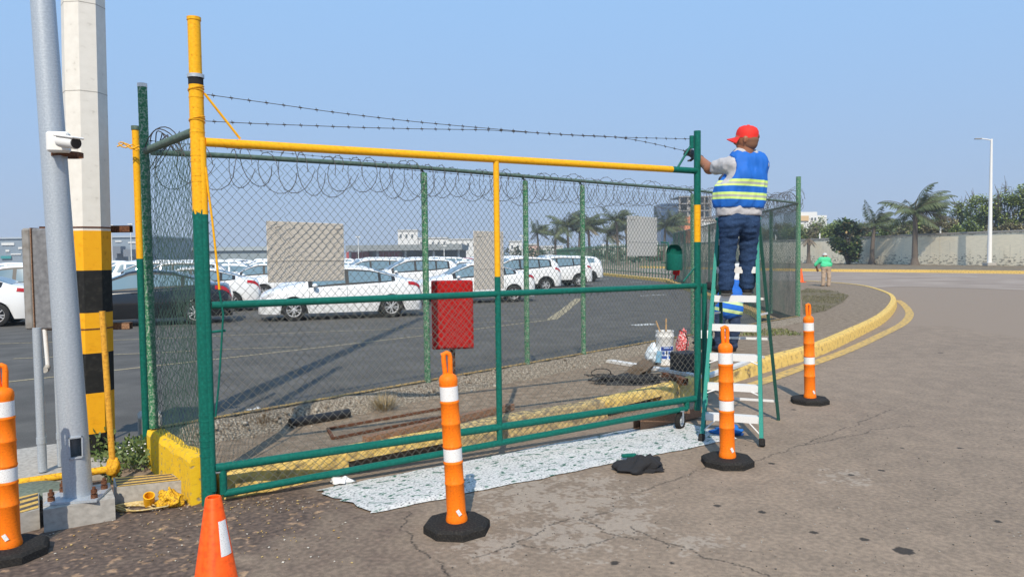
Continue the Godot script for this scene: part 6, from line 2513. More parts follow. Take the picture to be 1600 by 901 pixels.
func make_car(called: String, k: Dictionary, paint: Material, label: String, full: bool, group := "") -> Node3D:
	var t := thing(called, label, "car", Vector3.ZERO, group)
	var mb := MB.new()
	var n := 72 if full else 40
	for a in n + 1:
		var x := lerpf(k.x0, k.x1, float(a) / n)
		var s := car_section(k, x)
		for i in 9:
			mb.add(Vector3(x, s[i].y, s[i].x), Vector3(0, s[i].y - 0.6, s[i].x))
		for i in range(7, -1, -1):
			mb.add(Vector3(x, s[i].y, -s[i].x), Vector3(0, s[i].y - 0.6, -s[i].x))
	for a in n:
		for i in 16:
			var q := a * 17 + i
			mb.quad(q, q + 1, q + 18, q + 17)
	for e in [0, n]:
		var pts := []
		for i in 17:
			pts.append(mb.v[e * 17 + i])
		mb.flat(pts, Vector3.LEFT if e == 0 else Vector3.RIGHT)
	var nb := mb.v.size()
	# smooth the shell only
	var keep := mb.n.slice(nb - 34, nb)
	renormal(mb)
	for i in 34:
		mb.n[nb - 34 + i] = keep[i]
	obj("body", mb, paint, t)
	var glass: Material = M.car_glass
	for side in [-1.0, 1.0]:
		for w in k.glass:
			obj("side_window", car_patch(k, w[0], w[1], 5.12, 5.84, side, 0.007), glass, t)
		if full:
			obj("window_trim", car_patch(k, k.glass[0][0] + 0.12, k.glass[k.glass.size() - 1][1] - 0.1, 5.0, 5.95, side, 0.003, 14), M.car_black, t)
			obj("tail_light", car_patch(k, k.x0 + 0.02, k.x0 + k.tail, k.tl[0], k.tl[1], side, 0.008, 6, 3), M.car_red, t)
			obj("headlight", car_patch(k, k.x1 - 0.42, k.x1 - 0.06, 3.1, 4.1, side, 0.008, 6, 3), M.car_lamp, t)
			var mm := MB.new()
			mm.ball(Vector3(k.mirror, tab(k.belt, k.mirror) + 0.07, (tab(k.w, k.mirror) + 0.08) * side), Vector3(0.075, 0.06, 0.1), 12, 8)
			var mi := obj("mirror", mm, paint, t)
			mm = MB.new()
			mm.box(Vector3(k.mirror, tab(k.belt, k.mirror) + 0.02, (tab(k.w, k.mirror) + 0.0) * side), Vector3(0.05, 0.03, 0.12))
			inst("mirror_foot", mm.mesh(), M.car_black, mi)
			for x in k.handles:
				mm = MB.new()
				mm.box(car_point(k, x, 3.35, side) + Vector3(0, 0, 0.012 * side), Vector3(0.18, 0.025, 0.02), Basis(), 0.006)
				obj("door_handle", mm, paint, t)
			for x in k.seams:
				obj("door_seam", car_patch(k, x, x + 0.008, 0.3, 4.9, side, 0.002, 1, 10), M.car_black, t)
			if k.clad:
				for ax in [k.front, k.rear]:
					mm = MB.new()
					for a in 17:
						var an := -0.15 + (PI + 0.3) * a / 16.0
						for r in [k.arch - 0.015, k.arch + 0.06]:
							var x: float = ax + cos(an) * r
							mm.add(Vector3(x, maxf(0.2, 0.31 + sin(an) * r), (tab(k.w, x) + 0.004) * side), Vector3(0, 0, side))
					for a in 16:
						mm.quad(a * 2, a * 2 + 1, a * 2 + 3, a * 2 + 2)
					obj("arch_trim", mm, M.car_black, t)
				obj("sill_trim", car_patch(k, k.rear + k.arch, k.front - k.arch, 0.0, 0.9, side, 0.005, 6, 2), M.car_black, t)
	obj("windscreen", across(k, k.screen[0], k.screen[1], 0.007), glass, t)
	obj("rear_window", across(k, k.back[0], k.back[1], 0.007), glass, t)
	mb = MB.new()
	mb.box(Vector3((k.x0 + k.x1) * 0.5, 0.37, 0), Vector3(k.x1 - k.x0 - 0.5, 0.34, 1.38))
	obj("underbody", mb, M.car_black, t)
	if full:
		mb = MB.new()
		mb.box(Vector3(k.x1 - 0.02, 0.38, 0), Vector3(0.05, 0.2, 0.75), Basis(), 0.01)
		obj("grille", mb, M.car_black, t)
		mb = MB.new()
		mb.box(Vector3(k.x0 + 0.03, 0.36, 0), Vector3(0.08, 0.16, 0.9), Basis(), 0.01)
		obj("rear_bumper", mb, M.car_black, t)
	for ax in [k.front, k.rear]:
		for side in [-1.0, 1.0]:
			var b := Basis() if side > 0 else Basis(Vector3.UP, PI)
			var wl := inst("wheel", wheel_meshes[0], M.rubber_plain, t, Transform3D(b, Vector3(ax, 0.312, 0.72 * side * (k.w[4][1] / 0.87))))
			if full:
				inst("rim", wheel_meshes[1], M.alloy, wl)
				inst("hub", wheel_meshes[2], M.car_black, wl)
	return t


func build_cars() -> void:
	make_wheels()
	M.car_glass = mat(0.15, 0.23, 0.28, 0.06)
	M.car_black = mat(0.012, 0.012, 0.013, 0.5)
	M.car_red = mat(0.4, 0.01, 0.012, 0.2)
	M.car_lamp = mat(0.5, 0.5, 0.5, 0.15)
	M.rubber_plain = mat(0.018, 0.018, 0.018, 0.8)
	M.alloy = mat(0.62, 0.62, 0.62, 0.35, 0.4)
	var white := mat(0.8, 0.8, 0.79, 0.3)
	white.clearcoat_enabled = true
	white.clearcoat = 0.6
	white.clearcoat_roughness = 0.08
	var black := mat(0.006, 0.007, 0.009, 0.12)
	black.clearcoat_enabled = true
	black.clearcoat = 1.0
	black.clearcoat_roughness = 0.04
	var sedan := {"x0": -2.24, "x1": 2.26, "front": 1.34, "rear": -1.33, "arch": 0.35, "sill": 0.2, "roof": 0.56, "clad": false, "mirror": 0.78, "tail": 0.42, "tl": [3.0, 4.1],
		"top": [[-2.24, 0.7], [-2.2, 0.93], [-2.08, 1.06], [-1.75, 1.11], [-1.2, 1.3], [-0.75, 1.42], [-0.2, 1.465], [0.2, 1.455], [0.6, 1.31], [1.12, 1.05], [1.35, 0.99], [1.8, 0.9], [2.08, 0.79], [2.21, 0.66], [2.26, 0.5]],
		"belt": [[-2.24, 0.66], [-2.17, 0.88], [-2.0, 0.99], [-1.6, 1.02], [-1.0, 0.98], [0.0, 0.93], [1.0, 0.88], [1.7, 0.82], [2.1, 0.7], [2.26, 0.45]],
		"w": [[-2.24, 0.62], [-2.15, 0.76], [-1.85, 0.84], [-1.0, 0.87], [0.0, 0.875], [1.0, 0.87], [1.7, 0.85], [2.05, 0.76], [2.26, 0.5]],
		"glass": [[0.82, -0.06], [-0.16, -0.98], [-1.06, -1.36]], "screen": [0.36, 1.06], "back": [-0.88, -1.66], "handles": [0.1, -0.85], "seams": [0.92, -0.1, -1.0]}
	var suv := {"x0": -2.15, "x1": 2.15, "front": 1.3, "rear": -1.32, "arch": 0.37, "sill": 0.26, "roof": 0.6, "clad": true, "mirror": 0.78, "tail": 0.36, "tl": [3.0, 4.3],
		"top": [[-2.15, 0.85], [-2.12, 1.12], [-2.0, 1.36], [-1.75, 1.53], [-1.2, 1.6], [-0.3, 1.63], [0.25, 1.59], [0.65, 1.42], [1.12, 1.15], [1.4, 1.08], [1.85, 0.98], [2.05, 0.85], [2.13, 0.7], [2.15, 0.6]],
		"belt": [[-2.15, 0.8], [-2.05, 1.0], [-1.9, 1.1], [-1.5, 1.13], [-1.0, 1.08], [0.0, 1.02], [1.0, 0.98], [1.7, 0.9], [2.05, 0.76], [2.15, 0.5]],
		"w": [[-2.15, 0.7], [-2.05, 0.8], [-1.8, 0.86], [-1.0, 0.89], [0.0, 0.895], [1.0, 0.89], [1.7, 0.86], [2.0, 0.78], [2.15, 0.55]],
		"glass": [[0.82, -0.06], [-0.16, -1.0], [-1.08, -1.55]], "screen": [0.36, 1.06], "back": [-1.78, -2.06], "handles": [0.1, -0.85], "seams": [0.92, -0.1, -1.0]}
	var fw := Vector3(-2.55, 0, 0.87).normalized()
	var nr := Vector3(0.323, 0, 0.946)
	var turn := atan2(-fw.z, fw.x)
	var put := func(t: Node3D, rear_wheel: Vector3) -> Vector3:
		var c := rear_wheel + fw * 1.33 - nr * 0.8
		t.position = Vector3(c.x, 0.006, c.z)
		t.rotation.y = turn
		return c
	var hero := make_car("white_sedan", sedan, white, "white sedan parked side-on straight behind the fence's first panel", true)
	put.call(hero, gp(612, 496))
	var blk := make_car("black_sedan", sedan, black, "glossy black sedan parked between two white cars", true)
	put.call(blk, gp(306, 507))
	var s0 := copy(hero, Vector3.ZERO, turn, "white sedan parked nose to tail ahead of the black sedan", "")
	put.call(s0, gp(-6, 511))
	var s1 := copy(hero, Vector3.ZERO, turn, "white sedan at the row's end behind the red cabinet", "")
	var c1: Vector3 = put.call(s1, gp(803, 472))
	var u1 := make_car("white_suv", suv, white, "white compact SUV with black arches at a row's end behind the sedan", true)
	var c2: Vector3 = put.call(u1, gp(853, 456))
	var u2 := copy(u1, Vector3.ZERO, turn, "white compact SUV with black arches parked last beside the far fence", "")
	var c3: Vector3 = put.call(u2, gp(905, 448))
	var rr := RandomNumberGenerator.new()
	rr.seed = 99
	var sets := [[c1, s1, u1], [c2, u1, s1], [c3, u1, s1]]
	var grp := "white cars parked nose to tail in the lot"
	for s in sets:
		for j in range(1, 12):
			var c: Vector3 = s[0] + fw * (4.85 * j) + nr * rr.randf_range(-0.15, 0.15)
			if c.x / -c.z < -0.74:
				break
			var src: Node3D = s[1] if rr.randf() < 0.7 else s[2]
			var is_suv: bool = src == u1
			copy(src, Vector3(c.x, 0.006, c.z), turn + rr.randf_range(-0.02, 0.02), "white compact SUV parked in the packed rows of the lot" if is_suv else "white sedan parked in the packed rows of the lot", grp + (" (SUVs)" if is_suv else " (sedans)"))
	var fs := make_car("white_sedan", sedan, white, "small distant white sedan in the rear rows of the lot", false, "distant white sedans in the lot")
	var fu := make_car("white_suv", suv, white, "small distant white SUV in the rear rows of the lot", false, "distant white SUVs in the lot")
	var fd := make_car("dark_sedan", sedan, mat(0.05, 0.06, 0.09, 0.3), "small distant dark blue sedan in the rear rows of the lot", false, "distant dark sedans in the lot")
	var fr := make_car("red_sedan", sedan, mat(0.35, 0.02, 0.02, 0.3), "small distant red sedan in the rear rows of the lot", false, "distant red sedans in the lot")
	var firsts := {fs: true, fu: true, fd: true, fr: true}
	for i in 13:
		var e := Vector3(3.4 + i * 0.1, 0, -46.0 - i * 5.3)
		for j in 24:
			var c := e + fw * (4.9 * j)
			if c.x / -c.z < -0.72:
				break
			var p := rr.randf()
			var src := fs if p < 0.52 else fu if p < 0.9 else fd if p < 0.96 else fr
			var at := Vector3(c.x, 0.006, c.z)
			if firsts.has(src):
				firsts.erase(src)
				src.position = at
				src.rotation.y = turn
			else:
				copy(src, at, turn + rr.randf_range(-0.02, 0.02), src.get_meta("label"), src.get_meta("group"))


# ---------------------------------------------------------------- far side of the road
func wall_at(px: float) -> Vector3:
	# line of the long boundary wall
	var a := Vector3(44.7, 0, -65.0)
	var d := Vector3(-0.2389, 0, -0.971)
	var r := ray(px, 400)
	var k := r.x / -r.z
	var s := (k * -a.z - a.x) / (d.x - k * -d.z)
	return a + d * s


func palm(at: Vector3, h: float, label: String, n: int, wind: float, group := "", trunk_r := 0.17, size := 1.0, dead := false) -> void:
	var t := thing("palm_tree", label, "palm tree", at, group)
	var rr := RandomNumberGenerator.new()
	rr.seed = int(absf(at.x * 31.0 + at.z * 17.0))
	var mb := MB.new()
	var lean := rr.randf_range(-0.3, 0.3)
	var pts := []
	for i in 7:
		var u := i / 6.0
		pts.append(Vector3(lean * u * u, h * u, 0))
	mb.tube(pts, trunk_r * 1.15, trunk_r * 0.75, 10)
	mb.lathe([Vector2(trunk_r * 1.9, 0), Vector2(trunk_r * 1.5, 0.25), Vector2(trunk_r * 1.1, 0.7)], 12)
	obj("trunk", mb, M.bark, t)
	var top: Vector3 = pts[6]
	for k in n:
		mb = MB.new()
		mb.colored = true
		var az := TAU * k / n + rr.randf_range(-0.2, 0.2)
		var up := (rr.randf_range(0.5, 2.0) if k % 2 else rr.randf_range(-0.5, 0.7)) if not dead else rr.randf_range(-1.1, -0.3)
		var ln := rr.randf_range(2.3, 3.2) * size
		var d := (Vector3(cos(az), 0, sin(az)) + Vector3(wind, 0, 0)).normalized()
		d = (d + Vector3.UP * up).normalized()
		var p := top
		var prev := p
		var segs := 14
		var tint := rr.randf()
		for i in segs:
			var u := float(i) / segs
			prev = p
			p += d * ln / segs
			d = (d + Vector3(wind * 0.09, -0.025 - 0.14 * u, 0)).normalized()
			mb.col = Color(0.13, 0.11, 0.06)
			mb.tube([prev, p], 0.035 * (1.0 - u * 0.8) * size, -1.0, 3, false)
			var sd := d.cross(Vector3.UP).normalized()
			for j in 3:
				for s in [-1.0, 1.0]:
					var q := prev.lerp(p, j / 3.0)
					var dr: Vector3 = (sd * s * 0.8 + d * 0.55 + Vector3(wind * 0.35, -0.5 - 0.5 * rr.randf(), 0)).normalized()
					mb.col = Color(0.045, 0.07, 0.028).lerp(Color(0.14, 0.165, 0.065), rr.randf() * 0.6 + tint * 0.4) if not dead else Color(0.16, 0.11, 0.07)
					if up < 0.0 and not dead and tint > 0.6:
						mb.col = mb.col.lerp(Color(0.2, 0.14, 0.08), 0.7)
					mb.leaf(q, dr, d, (0.8 * sin(PI * minf(u + 0.12, 1.0)) + 0.15) * size, 0.04 * size)
		obj("frond", mb, M.leaf, t)


func bush(called: String, label: String, at: Vector3, r: Vector3, n: int, cols: Array, lf: float, group := "", twig := 0.0, category := "shrub") -> void:
	var t := thing(called, label, category, at, group)
	var rr := RandomNumberGenerator.new()
	rr.seed = int(absf(at.x * 53.0 + at.z * 29.0 + r.y * 7.0))
	var mb := MB.new()
	var clumps := []
	for k in 22:
		var a := rr.randf() * TAU
		var y := rr.randf_range(-0.75, 0.9)
		var q := sqrt(1.0 - y * y) * rr.randf_range(0.45, 0.95)
		var c := Vector3(cos(a) * q * r.x, r.y * (1.0 + y * 0.92), sin(a) * q * r.z)
		clumps.append([c, rr.randf_range(0.2, 0.42), rr.randf()])
		mb.tube([Vector3(cos(a) * 0.1, 0, sin(a) * 0.1), Vector3(c.x * 0.35, c.y * 0.5, c.z * 0.35), c * 0.97], 0.07 + r.y * 0.008, 0.02, 5)
		if twig > 0.0:
			for j in int(twig):
				var e := c + Vector3(rr.randf_range(-1, 1) * r.x * 0.35, rr.randf_range(0.0, 1.0) * r.y * 0.45, rr.randf_range(-1, 1) * r.z * 0.35)
				mb.tube([c, c.lerp(e, 0.5) + Vector3(0.1, 0.1, 0), e], 0.03, 0.012, 4)
	obj("trunk", mb, M.bark, t)
	mb = MB.new()
	mb.colored = true
	var mr := (r.x + r.y + r.z) / 3.0
	for k in n:
		var cl: Array = clumps[rr.randi() % clumps.size()]
		var d := Vector3(rr.randfn(), rr.randfn(), rr.randfn()).normalized()
		var p: Vector3 = cl[0] + d * mr * cl[1] * pow(rr.randf(), 0.4)
		p.y = maxf(p.y, 0.02)
		var w := Vector3(rr.randf_range(-1, 1), rr.randf_range(-0.6, 0.6), rr.randf_range(-1, 1)).normalized()
		var f := w.cross(Vector3(rr.randf_range(-0.5, 0.5), 1, rr.randf_range(-0.5, 0.5))).normalized()
		mb.col = (cols[0] as Color).lerp(cols[1], clampf(cl[2] * 0.6 + rr.randf() * 0.5, 0, 1))
		if cols.size() > 2 and rr.randf() < 0.08:
			mb.col = cols[2]
		mb.leaf(p, w, f, lf * rr.randf_range(0.6, 1.3), lf * 0.3)
	obj("crown", mb, M.leaf, t)


func build_far_road() -> void:
	var mb := MB.new()
	# lighter concrete lanes of the far road
	var lane := []
	for q in [[1180, 447], [1262, 445.5], [1340, 451], [1420, 447.5], [1600, 453], [1900, 462]]:
		lane.append(xz(gp(q[0], q[1])))
	var k0 := [gp(1000, 418.5), gp(1180, 422.5), gp(1300, 424.5), gp(1450, 426), gp(1600, 428), gp(1900, 432)]
	for i in range(5, -1, -1):
		lane.append(xz(k0[i]))
	lane.append(xz(gp(1000, 425)))
	mb.sheet(lane, 0.006)
	var lm := noisy(110, [[0.0, 0.24, 0.19, 0.155], [0.5, 0.3, 0.242, 0.198], [1.0, 0.37, 0.305, 0.255]], 0.04, 0.9, 0.03, 0.0, true)
	struct("far_road", mb, lm)
	var wp := mat(0.62, 0.62, 0.6, 0.8)
	for q in [[1190, 427.5, 1285, 428.5, 0.2], [1455, 430.5, 1528, 432, 0.22], [1260, 441.5, 1300, 444, 0.15]]:
		mb = MB.new()
		strip(mb, [q[0], q[1], q[2], q[3]], q[4], 0.012)
		struct("painted_line", mb, wp)
	# kerb and verge in front of the wall
	mb = MB.new()
	for i in 5:
		var a: Vector3 = k0[i]
		var b: Vector3 = k0[i + 1]
		mb.flat([a, b, b + Vector3(0.02, 0.22, -0.04), a + Vector3(0.02, 0.22, -0.04)], Vector3.BACK)
		mb.flat([a + Vector3(0.02, 0.22, -0.04), b + Vector3(0.02, 0.22, -0.04), b + Vector3(0.1, 0.22, -0.5), a + Vector3(0.1, 0.22, -0.5)], Vector3.UP)
	struct("far_kerb", mb, M.kerb_yellow)
	mb = MB.new()
	var vg := []
	for p in k0:
		vg.append(xz(p + Vector3(0.1, 0, -0.5)))
	for px in [1900, 1600, 1300, 1180, 1000]:
		vg.append(xz(wall_at(px)))
	mb.sheet(vg, 0.2)
	struct("verge", mb, noisy(111, [[0.0, 0.1, 0.075, 0.05], [0.5, 0.19, 0.15, 0.1], [1.0, 0.28, 0.23, 0.16]], 0.2, 0.95, 0.04, 0.0, true))
	# boundary wall in lengths, each with its coping
	var im := Image.create(512, 64, false, Image.FORMAT_RGB8)
	var nb := noise_bytes(120, 0.05, 4, 512)
	var nc := noise_bytes(121, 0.012, 3, 512)
	for x in 512:
		for y in 64:
			var v := nb[(y * 5 % 512) * 512 + x]
			var w := nc[y * 512 + x]
			var c := Vector3(243, 231, 203) * (1.0 + (v - 128) * 0.0003)
			if w > 150:
				c = Vector3(238, 228, 202) * (1.0 + (v - 128) * 0.0003)
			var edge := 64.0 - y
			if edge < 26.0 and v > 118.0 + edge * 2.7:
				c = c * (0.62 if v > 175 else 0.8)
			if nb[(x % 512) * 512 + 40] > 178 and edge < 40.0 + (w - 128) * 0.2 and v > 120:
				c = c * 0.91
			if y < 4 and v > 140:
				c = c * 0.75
			im.set_pixel(x, y, Color8(clampi(int(c.x), 0, 255), clampi(int(c.y), 0, 255), clampi(int(c.z), 0, 255)))
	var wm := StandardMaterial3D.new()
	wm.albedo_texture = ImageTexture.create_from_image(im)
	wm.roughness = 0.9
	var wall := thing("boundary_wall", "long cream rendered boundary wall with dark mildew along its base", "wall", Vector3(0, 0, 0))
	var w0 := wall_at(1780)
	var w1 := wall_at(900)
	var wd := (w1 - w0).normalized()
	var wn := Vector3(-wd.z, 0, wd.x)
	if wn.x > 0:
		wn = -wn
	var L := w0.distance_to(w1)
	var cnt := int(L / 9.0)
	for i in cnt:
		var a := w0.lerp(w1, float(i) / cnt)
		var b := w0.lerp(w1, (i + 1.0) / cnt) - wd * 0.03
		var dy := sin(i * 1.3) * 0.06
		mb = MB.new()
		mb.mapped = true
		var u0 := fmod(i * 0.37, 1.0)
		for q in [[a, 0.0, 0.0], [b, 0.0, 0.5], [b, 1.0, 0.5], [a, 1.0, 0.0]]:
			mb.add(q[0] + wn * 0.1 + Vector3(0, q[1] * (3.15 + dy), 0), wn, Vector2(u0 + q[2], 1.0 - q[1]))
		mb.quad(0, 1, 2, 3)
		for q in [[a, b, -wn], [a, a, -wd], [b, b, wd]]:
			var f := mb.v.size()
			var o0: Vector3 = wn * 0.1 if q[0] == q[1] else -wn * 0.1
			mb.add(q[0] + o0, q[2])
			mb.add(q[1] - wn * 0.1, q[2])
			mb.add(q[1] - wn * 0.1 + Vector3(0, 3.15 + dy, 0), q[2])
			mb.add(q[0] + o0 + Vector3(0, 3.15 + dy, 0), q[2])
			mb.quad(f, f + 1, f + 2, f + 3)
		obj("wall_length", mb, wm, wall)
		mb = MB.new()
		mb.box((a + b) * 0.5 + Vector3(0, 3.23 + dy, 0), Vector3(a.distance_to(b), 0.14, 0.34), Basis(wd, Vector3.UP, wd.cross(Vector3.UP)))
		obj("coping", mb, M.concrete, wall)
		mb = MB.new()
		mb.box(a + Vector3(0, 3.6 + dy, 0), Vector3(0.12, 0.7, 0.12))
		obj("wall_post", mb, M.white_paint, wall)
	# lamp
	var lp := wall_at(1547) * 0.975
	lp.y = 0.2
	var t := thing("street_lamp", "tall slender white street lamp standing by the cream wall", "street lamp", lp)
	var lh := dp(1549, 217, -lp.z).y - 0.2
	mb = MB.new()
	mb.tube([Vector3.ZERO, Vector3(0, lh, 0)], 0.2, 0.09, 12)
	obj("column", mb, M.white_paint, t)
	mb = MB.new()
	mb.box(Vector3(0, 0.15, 0), Vector3(0.8, 0.3, 0.8), Basis(), 0.03)
	obj("footing", mb, M.concrete, t)
	mb = MB.new()
	mb.tube([Vector3(0, lh - 0.1, 0), Vector3(-0.7, lh + 0.02, 0), Vector3(-1.0, lh + 0.03, 0)], 0.05, -1.0, 8)
	obj("arm", mb, M.white_paint, t)
	mb = MB.new()
	mb.box(Vector3(-1.2, lh + 0.03, 0), Vector3(0.6, 0.1, 0.25), Basis(), 0.03)
	obj("lantern", mb, mat(0.3, 0.3, 0.3, 0.5), t)
	# palms and the round shrub on the verge
	for q in [[1430, 3.0, 328, 22, 0.7, "tall windblown palm in front of the cream wall", 0.26, 1.35, false], [1363, 2.6, 348, 18, 0.6, "shorter windblown palm beside the round shrub", 0.22, 0.95, false], [1264, 2.0, 372, 7, 0.0, "thin nearly bare palm trunk by the cream wall", 0.2, 0.5, true]]:
		var b: Vector3 = wall_at(q[0])
		b *= 1.0 - q[1] / -b.z
		b.y = 0.19
		var h := dp(q[0], q[2], -b.z).y - 0.19
		palm(b, h, q[5], q[3], q[4], "", q[6], q[7], q[8])
	var sb := wall_at(1326) * 0.95
	sb.y = 0.19
	var sr := 25.0 / 1164.0 * -sb.z
	bush("round_shrub", "dense round dark green shrub growing against the cream wall", sb, Vector3(sr, dp(1326, 346, -sb.z).y * 0.5, sr), 4200, [Color(0.02, 0.045, 0.012), Color(0.09, 0.14, 0.035), Color(0.3, 0.2, 0.08)], 0.42)
	# growth behind the wall
	var green := [Color(0.09, 0.135, 0.03), Color(0.3, 0.36, 0.1)]
	var olive := [Color(0.12, 0.115, 0.05), Color(0.3, 0.25, 0.13)]
	var outline := [[1140, 352], [1200, 350], [1245, 348], [1290, 340], [1330, 336], [1380, 346], [1440, 338], [1470, 322], [1500, 302], [1540, 292], [1580, 284], [1660, 282]]
	var words := ["leafy green bush rising behind the cream wall", "dry olive brown scrub rising behind the cream wall", "sparse tree with bare grey branches behind the cream wall"]
	var br := RandomNumberGenerator.new()
	br.seed = 44
	var x := 1150.0
	var idx := 0
	while x < 1660.0:
		var top := tab(outline, x) + br.randf_range(-3.0, 9.0)
		var kind := 0
		if x < 1320.0 and br.randf() < 0.6:
			kind = 1
		elif x > 1465.0 and idx % 3 == 0:
			kind = 2
		for row in 2:
			var px := x + row * 9.0
			var ty := top if row == 0 else maxf(top, 346.0 + br.randf_range(-6.0, 6.0))
			var kd := kind if row == 0 else (1 if br.randf() < 0.3 else 0)
			var b: Vector3 = wall_at(px)
			b *= 1.0 + (12.0 - row * 6.0 + br.randf() * 3.0) / -b.z
			b.y = 0.0
			var tp := dp(px, ty, -b.z).y
			var rx := br.randf_range(20.0, 28.0) / 1164.0 * -b.z
			bush("wall_shrub" if kd < 2 else "bare_tree", words[kd], b, Vector3(rx, tp * 0.5, rx * 0.6), 3000 if kd < 2 else 1100, green if kd != 1 else olive, 0.3, ["green bushes behind the wall", "dry scrub behind the wall", "bare trees behind the wall"][kd], 9.0 if kd == 2 else 3.0 * kd, "bush" if kd < 2 else "tree")
		x += 20.0
		idx += 1


func block(t: Node3D, called: String, x0: float, x1: float, y0: float, y1: float, d: float, depth: float, m: Material) -> MeshInstance3D:
	var a := dp(x0, 400, d)
	var b := dp(x1, 400, d)
	var mb := MB.new()
	mb.box(Vector3((a.x + b.x) * 0.5, (y0 + y1) * 0.5, -d - depth * 0.5) - t.position, Vector3(b.x - a.x, y1 - y0, depth))
	return obj(called, mb, m, t)


func hy(px: float, py: float, d: float) -> float:
	return dp(px, py, d).y


func build_far_lot() -> void:
	var grey := noisy(130, [[0.0, 0.2, 0.25, 0.3], [1.0, 0.27, 0.32, 0.37]], 0.02, 0.8)
	var palew := mat(0.7, 0.7, 0.68, 0.8)
	var dark := mat(0.1, 0.12, 0.14, 0.6)
	var teal := mat(0.02, 0.25, 0.25, 0.6)
	# long grey warehouse
	var d := 230.0
	var t := thing("warehouse", "long low grey warehouse with pale openings at the lot's far edge", "building", dp(110, 405, d) * Vector3(1, 0, 1))
	block(t, "wall", -120, 232, 0.0, hy(100, 372, d), d, 40.0, grey)
	block(t, "roof_edge", -122, 234, hy(100, 372, d), hy(100, 369.5, d), d - 0.5, 41.0, mat(0.4, 0.45, 0.5, 0.7))
	for q in [[2, 22, 379, 383], [28, 40, 386, 389], [8, 14, 390, 393], [45, 56, 380, 382], [16, 32, 396, 398], [180, 190, 378, 380], [200, 214, 380, 382]]:
		block(t, "window", q[0], q[1], hy(20, q[3], d), hy(20, q[2], d), d - 0.3, 0.25, palew)
	block(t, "sign", 0, 16, hy(10, 404, d), hy(10, 399.5, d), d - 0.6, 0.3, teal)
	for q in [[168, 188, 385, 396], [192, 204, 390, 401], [171, 182, 396, 403]]:
		block(t, "roof_unit", q[0], q[1], hy(180, q[3], d), hy(180, q[2], d), d - 4.0, 3.0, mat(0.16, 0.18, 0.21, 0.7))
	# hazy sheds to the middle
	d = 260.0
	t = thing("shed", "faint grey shed roofs beyond the rows of cars", "building", dp(320, 405, d) * Vector3(1, 0, 1))
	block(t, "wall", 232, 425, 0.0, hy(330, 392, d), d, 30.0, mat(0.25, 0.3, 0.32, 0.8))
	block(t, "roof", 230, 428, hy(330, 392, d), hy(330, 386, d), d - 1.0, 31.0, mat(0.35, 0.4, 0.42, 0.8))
	block(t, "sign", 246, 285, hy(260, 404, d), hy(260, 397, d), d - 1.4, 0.3, teal)
	# open canopy with red containers
	d = 200.0
	t = thing("canopy", "wide open-sided grey canopy over red containers", "canopy", dp(650, 405, d) * Vector3(1, 0, 1))
	block(t, "roof", 540, 722, hy(640, 391, d), hy(640, 382, d), d, 30.0, mat(0.25, 0.27, 0.27, 0.8))
	block(t, "back_wall", 540, 728, 0.0, hy(640, 391, d), d + 26.0, 1.0, mat(0.32, 0.33, 0.33, 0.8))
	for x in [545, 588, 632, 676, 715]:
		block(t, "column", x, x + 3, 0.0, hy(640, 391, d), d + 2.0, 0.6, palew)
	for q in [[541, 576, "faded red container under the grey canopy's open end"], [592, 624, "bright red container under the canopy's middle bay"]]:
		var c := thing("container", q[2], "container", dp((q[0] + q[1]) * 0.5, 405, d) * Vector3(1, 0, 1))
		block(c, "box", q[0], q[1], 0.0, hy(600, 392.5, d), d + 5.0, 6.0, mat(0.42, 0.06, 0.06, 0.7))
		for k in 3:
			var x: float = q[0] + 6.0 + k * 9.0
			block(c, "door_bar", x, x + 1.0, 0.2, hy(600, 393.5, d), d + 4.8, 0.18, mat(0.6, 0.3, 0.3, 0.7))
	d = 270.0
	for q in [[622, 653, 361, "tall white block building behind the grey canopy"], [654, 700, 373, "low white building behind the canopy's middle"], [700, 752, 375, "low white building beside the canopy's end"], [796, 815, 378, "small white house beyond the hedge line"], [818, 842, 383, "small pinkish house beyond the hedge line"], [845, 880, 386, "low white house half hidden by the palms"], [940, 975, 384, "low pale house between the palms"], [200, 232, 401, "low white cabin by the warehouse"], [286, 305, 398, "small white hut beyond the rows of cars"], [310, 350, 402, "low white trailer beyond the rows of cars"]]:
		var b := thing("white_building", q[3], "building", dp((q[0] + q[1]) * 0.5, 405, d) * Vector3(1, 0, 1))
		var top := hy(q[0], q[2], d)
		block(b, "wall", q[0], q[1], 0.0, top, d, 14.0, palew if q[0] != 818 else mat(0.62, 0.42, 0.34, 0.8))
		block(b, "roof_edge", q[0] - 0.5, q[1] + 0.5, top, top + 0.5, d - 0.3, 14.6, mat(0.5, 0.5, 0.48, 0.8))
		var n := int((q[1] - q[0]) / 9.0)
		for k in n:
			var x: float = q[0] + 3.0 + k * 9.0
			block(b, "window", x, x + 3.0, top - 2.4, top - 1.2, d - 0.15, 0.14, dark)
	# unfinished tower and blue glass block
	d = 240.0
	t = thing("glass_building", "dark blue glass block behind the far palms", "building", dp(1046, 405, d) * Vector3(1, 0, 1))
	block(t, "wall", 1033, 1060, 0.0, hy(1046, 318, d), d, 12.0, mat(0.05, 0.09, 0.17, 0.15))
	for k in 5:
		var y := hy(1046, 324 + k * 7.0, d)
		block(t, "floor_band", 1032.6, 1060.2, y, y + 0.25, d - 0.12, 0.3, mat(0.12, 0.16, 0.22, 0.4))
	t = thing("unfinished_building", "unfinished grey concrete frame tower beside the glass block", "building", dp(1085, 405, d) * Vector3(1, 0, 1))
	var cg := mat(0.3, 0.28, 0.26, 0.9)
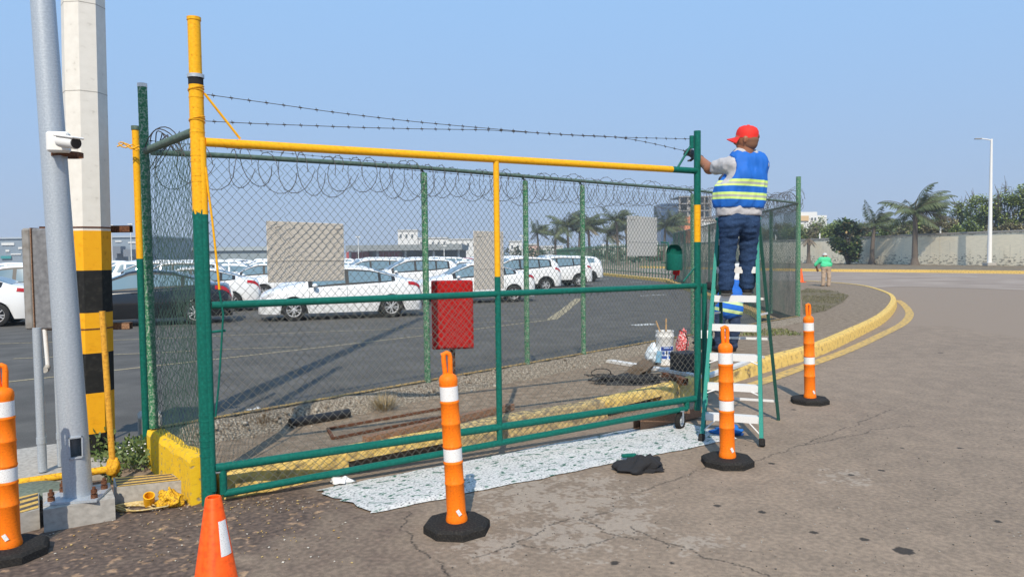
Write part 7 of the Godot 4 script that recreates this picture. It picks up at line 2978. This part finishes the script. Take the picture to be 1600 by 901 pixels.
	for k in 6:
		var y := hy(1085, 306 + k * 11.0, d)
		block(t, "floor_slab", 1061, 1113, y - 0.35, y, d, 12.0, cg)
		for x in [1061.5, 1074, 1087, 1100, 1110]:
			block(t, "column", x, x + 2.2, y - 2.27, y - 0.35, d + 0.3, 0.6, cg)
		block(t, "infill", 1075, 1087, y - 2.27, y - 0.9, d + 1.0, 0.3, mat(0.42, 0.38, 0.33, 0.9))
	block(t, "core_wall", 1063, 1111, 0.0, hy(1085, 306, d) - 0.4, d + 5.0, 0.4, mat(0.2, 0.19, 0.18, 0.9))
	t = thing("house", "white and terracotta house in front of the unfinished tower", "building", dp(1100, 405, 170.0) * Vector3(1, 0, 1))
	block(t, "wall", 1080, 1125, 0.0, hy(1100, 346, 170.0), 170.0, 8.0, palew)
	block(t, "side_wall", 1070, 1080, 0.0, hy(1075, 338, 170.0), 170.2, 8.0, mat(0.6, 0.22, 0.1, 0.8))
	block(t, "roof", 1079, 1126, hy(1100, 346, 170.0), hy(1100, 342, 170.0), 169.8, 8.4, mat(0.55, 0.5, 0.45, 0.8))
	t = thing("flat_roof_house", "white flat-roofed building above the scrub behind the wall", "building", dp(1265, 405, 200.0) * Vector3(1, 0, 1))
	block(t, "wall", 1246, 1277, 0.0, hy(1260, 331, 200.0), 200.0, 10.0, palew)
	block(t, "annex", 1277, 1292, 0.0, hy(1284, 336, 200.0), 200.5, 10.0, palew)
	block(t, "balcony", 1251, 1264, hy(1256, 345, 200.0), hy(1256, 337, 200.0), 199.6, 0.3, mat(0.6, 0.42, 0.22, 0.8))
	for x in [1268, 1273, 1281]:
		block(t, "window", x, x + 2.5, hy(1270, 344, 200.0), hy(1270, 340, 200.0), 199.8, 0.15, dark)
	# light masts over the lot
	for q in [[175, 352, "thin light mast with round fitting by the warehouse"], [205, 350, "thin light mast beside the warehouse's roof units"], [560, 370, "thin mast near the canopy's end"], [694, 384, "thin mast in front of the canopy"], [816, 368, "thin pale mast left of the far palms"], [921, 345, "tall pale mast among the far palms"]]:
		var md := 120.0
		var b := dp(q[0], 405, md) * Vector3(1, 0, 1)
		var m := thing("light_mast", (q[2] as String).replace(" left of ", " beside "), "light mast", b)
		var mb := MB.new()
		mb.tube([Vector3.ZERO, Vector3(0, hy(q[0], q[1], md), 0)], 0.1, 0.06, 6)
		obj("column", mb, palew, m)
		mb = MB.new()
		mb.box(Vector3(0, hy(q[0], q[1], md), 0), Vector3(0.8, 0.15, 0.3))
		obj("fitting", mb, palew, m)
	# palms beyond the lot
	var i := 0
	for q in [[842, 362, 125], [868, 366, 118], [888, 350, 112], [905, 356, 112], [922, 352, 106], [948, 362, 120], [966, 342, 105], [980, 356, 118], [1038, 352, 112], [1056, 348, 118], [1006, 360, 130]]:
		var b := dp(q[0], 405, q[2]) * Vector3(1, 0, 1)
		palm(b, hy(q[0], q[1], q[2]), "ragged palm standing beyond the parking lot's bar fence", 18, 0.45, "palms beyond the lot", 0.2, 1.0 + 0.15 * (i % 3), false)
		i += 1
	var green := [Color(0.03, 0.05, 0.015), Color(0.12, 0.12, 0.05)]
	for x in [800, 830, 860, 893, 925, 958, 990, 1022, 1058]:
		var dd := 135.0
		var b := dp(x, 405, dd) * Vector3(1, 0, 1)
		bush("hedge_shrub", "dull green shrub in the hedge beyond the bar fence", b, Vector3(2.6, hy(x, 386, dd) * 0.5, 1.8), 420, green, 0.6, "hedge shrubs beyond the fence", 0.0, "shrub")
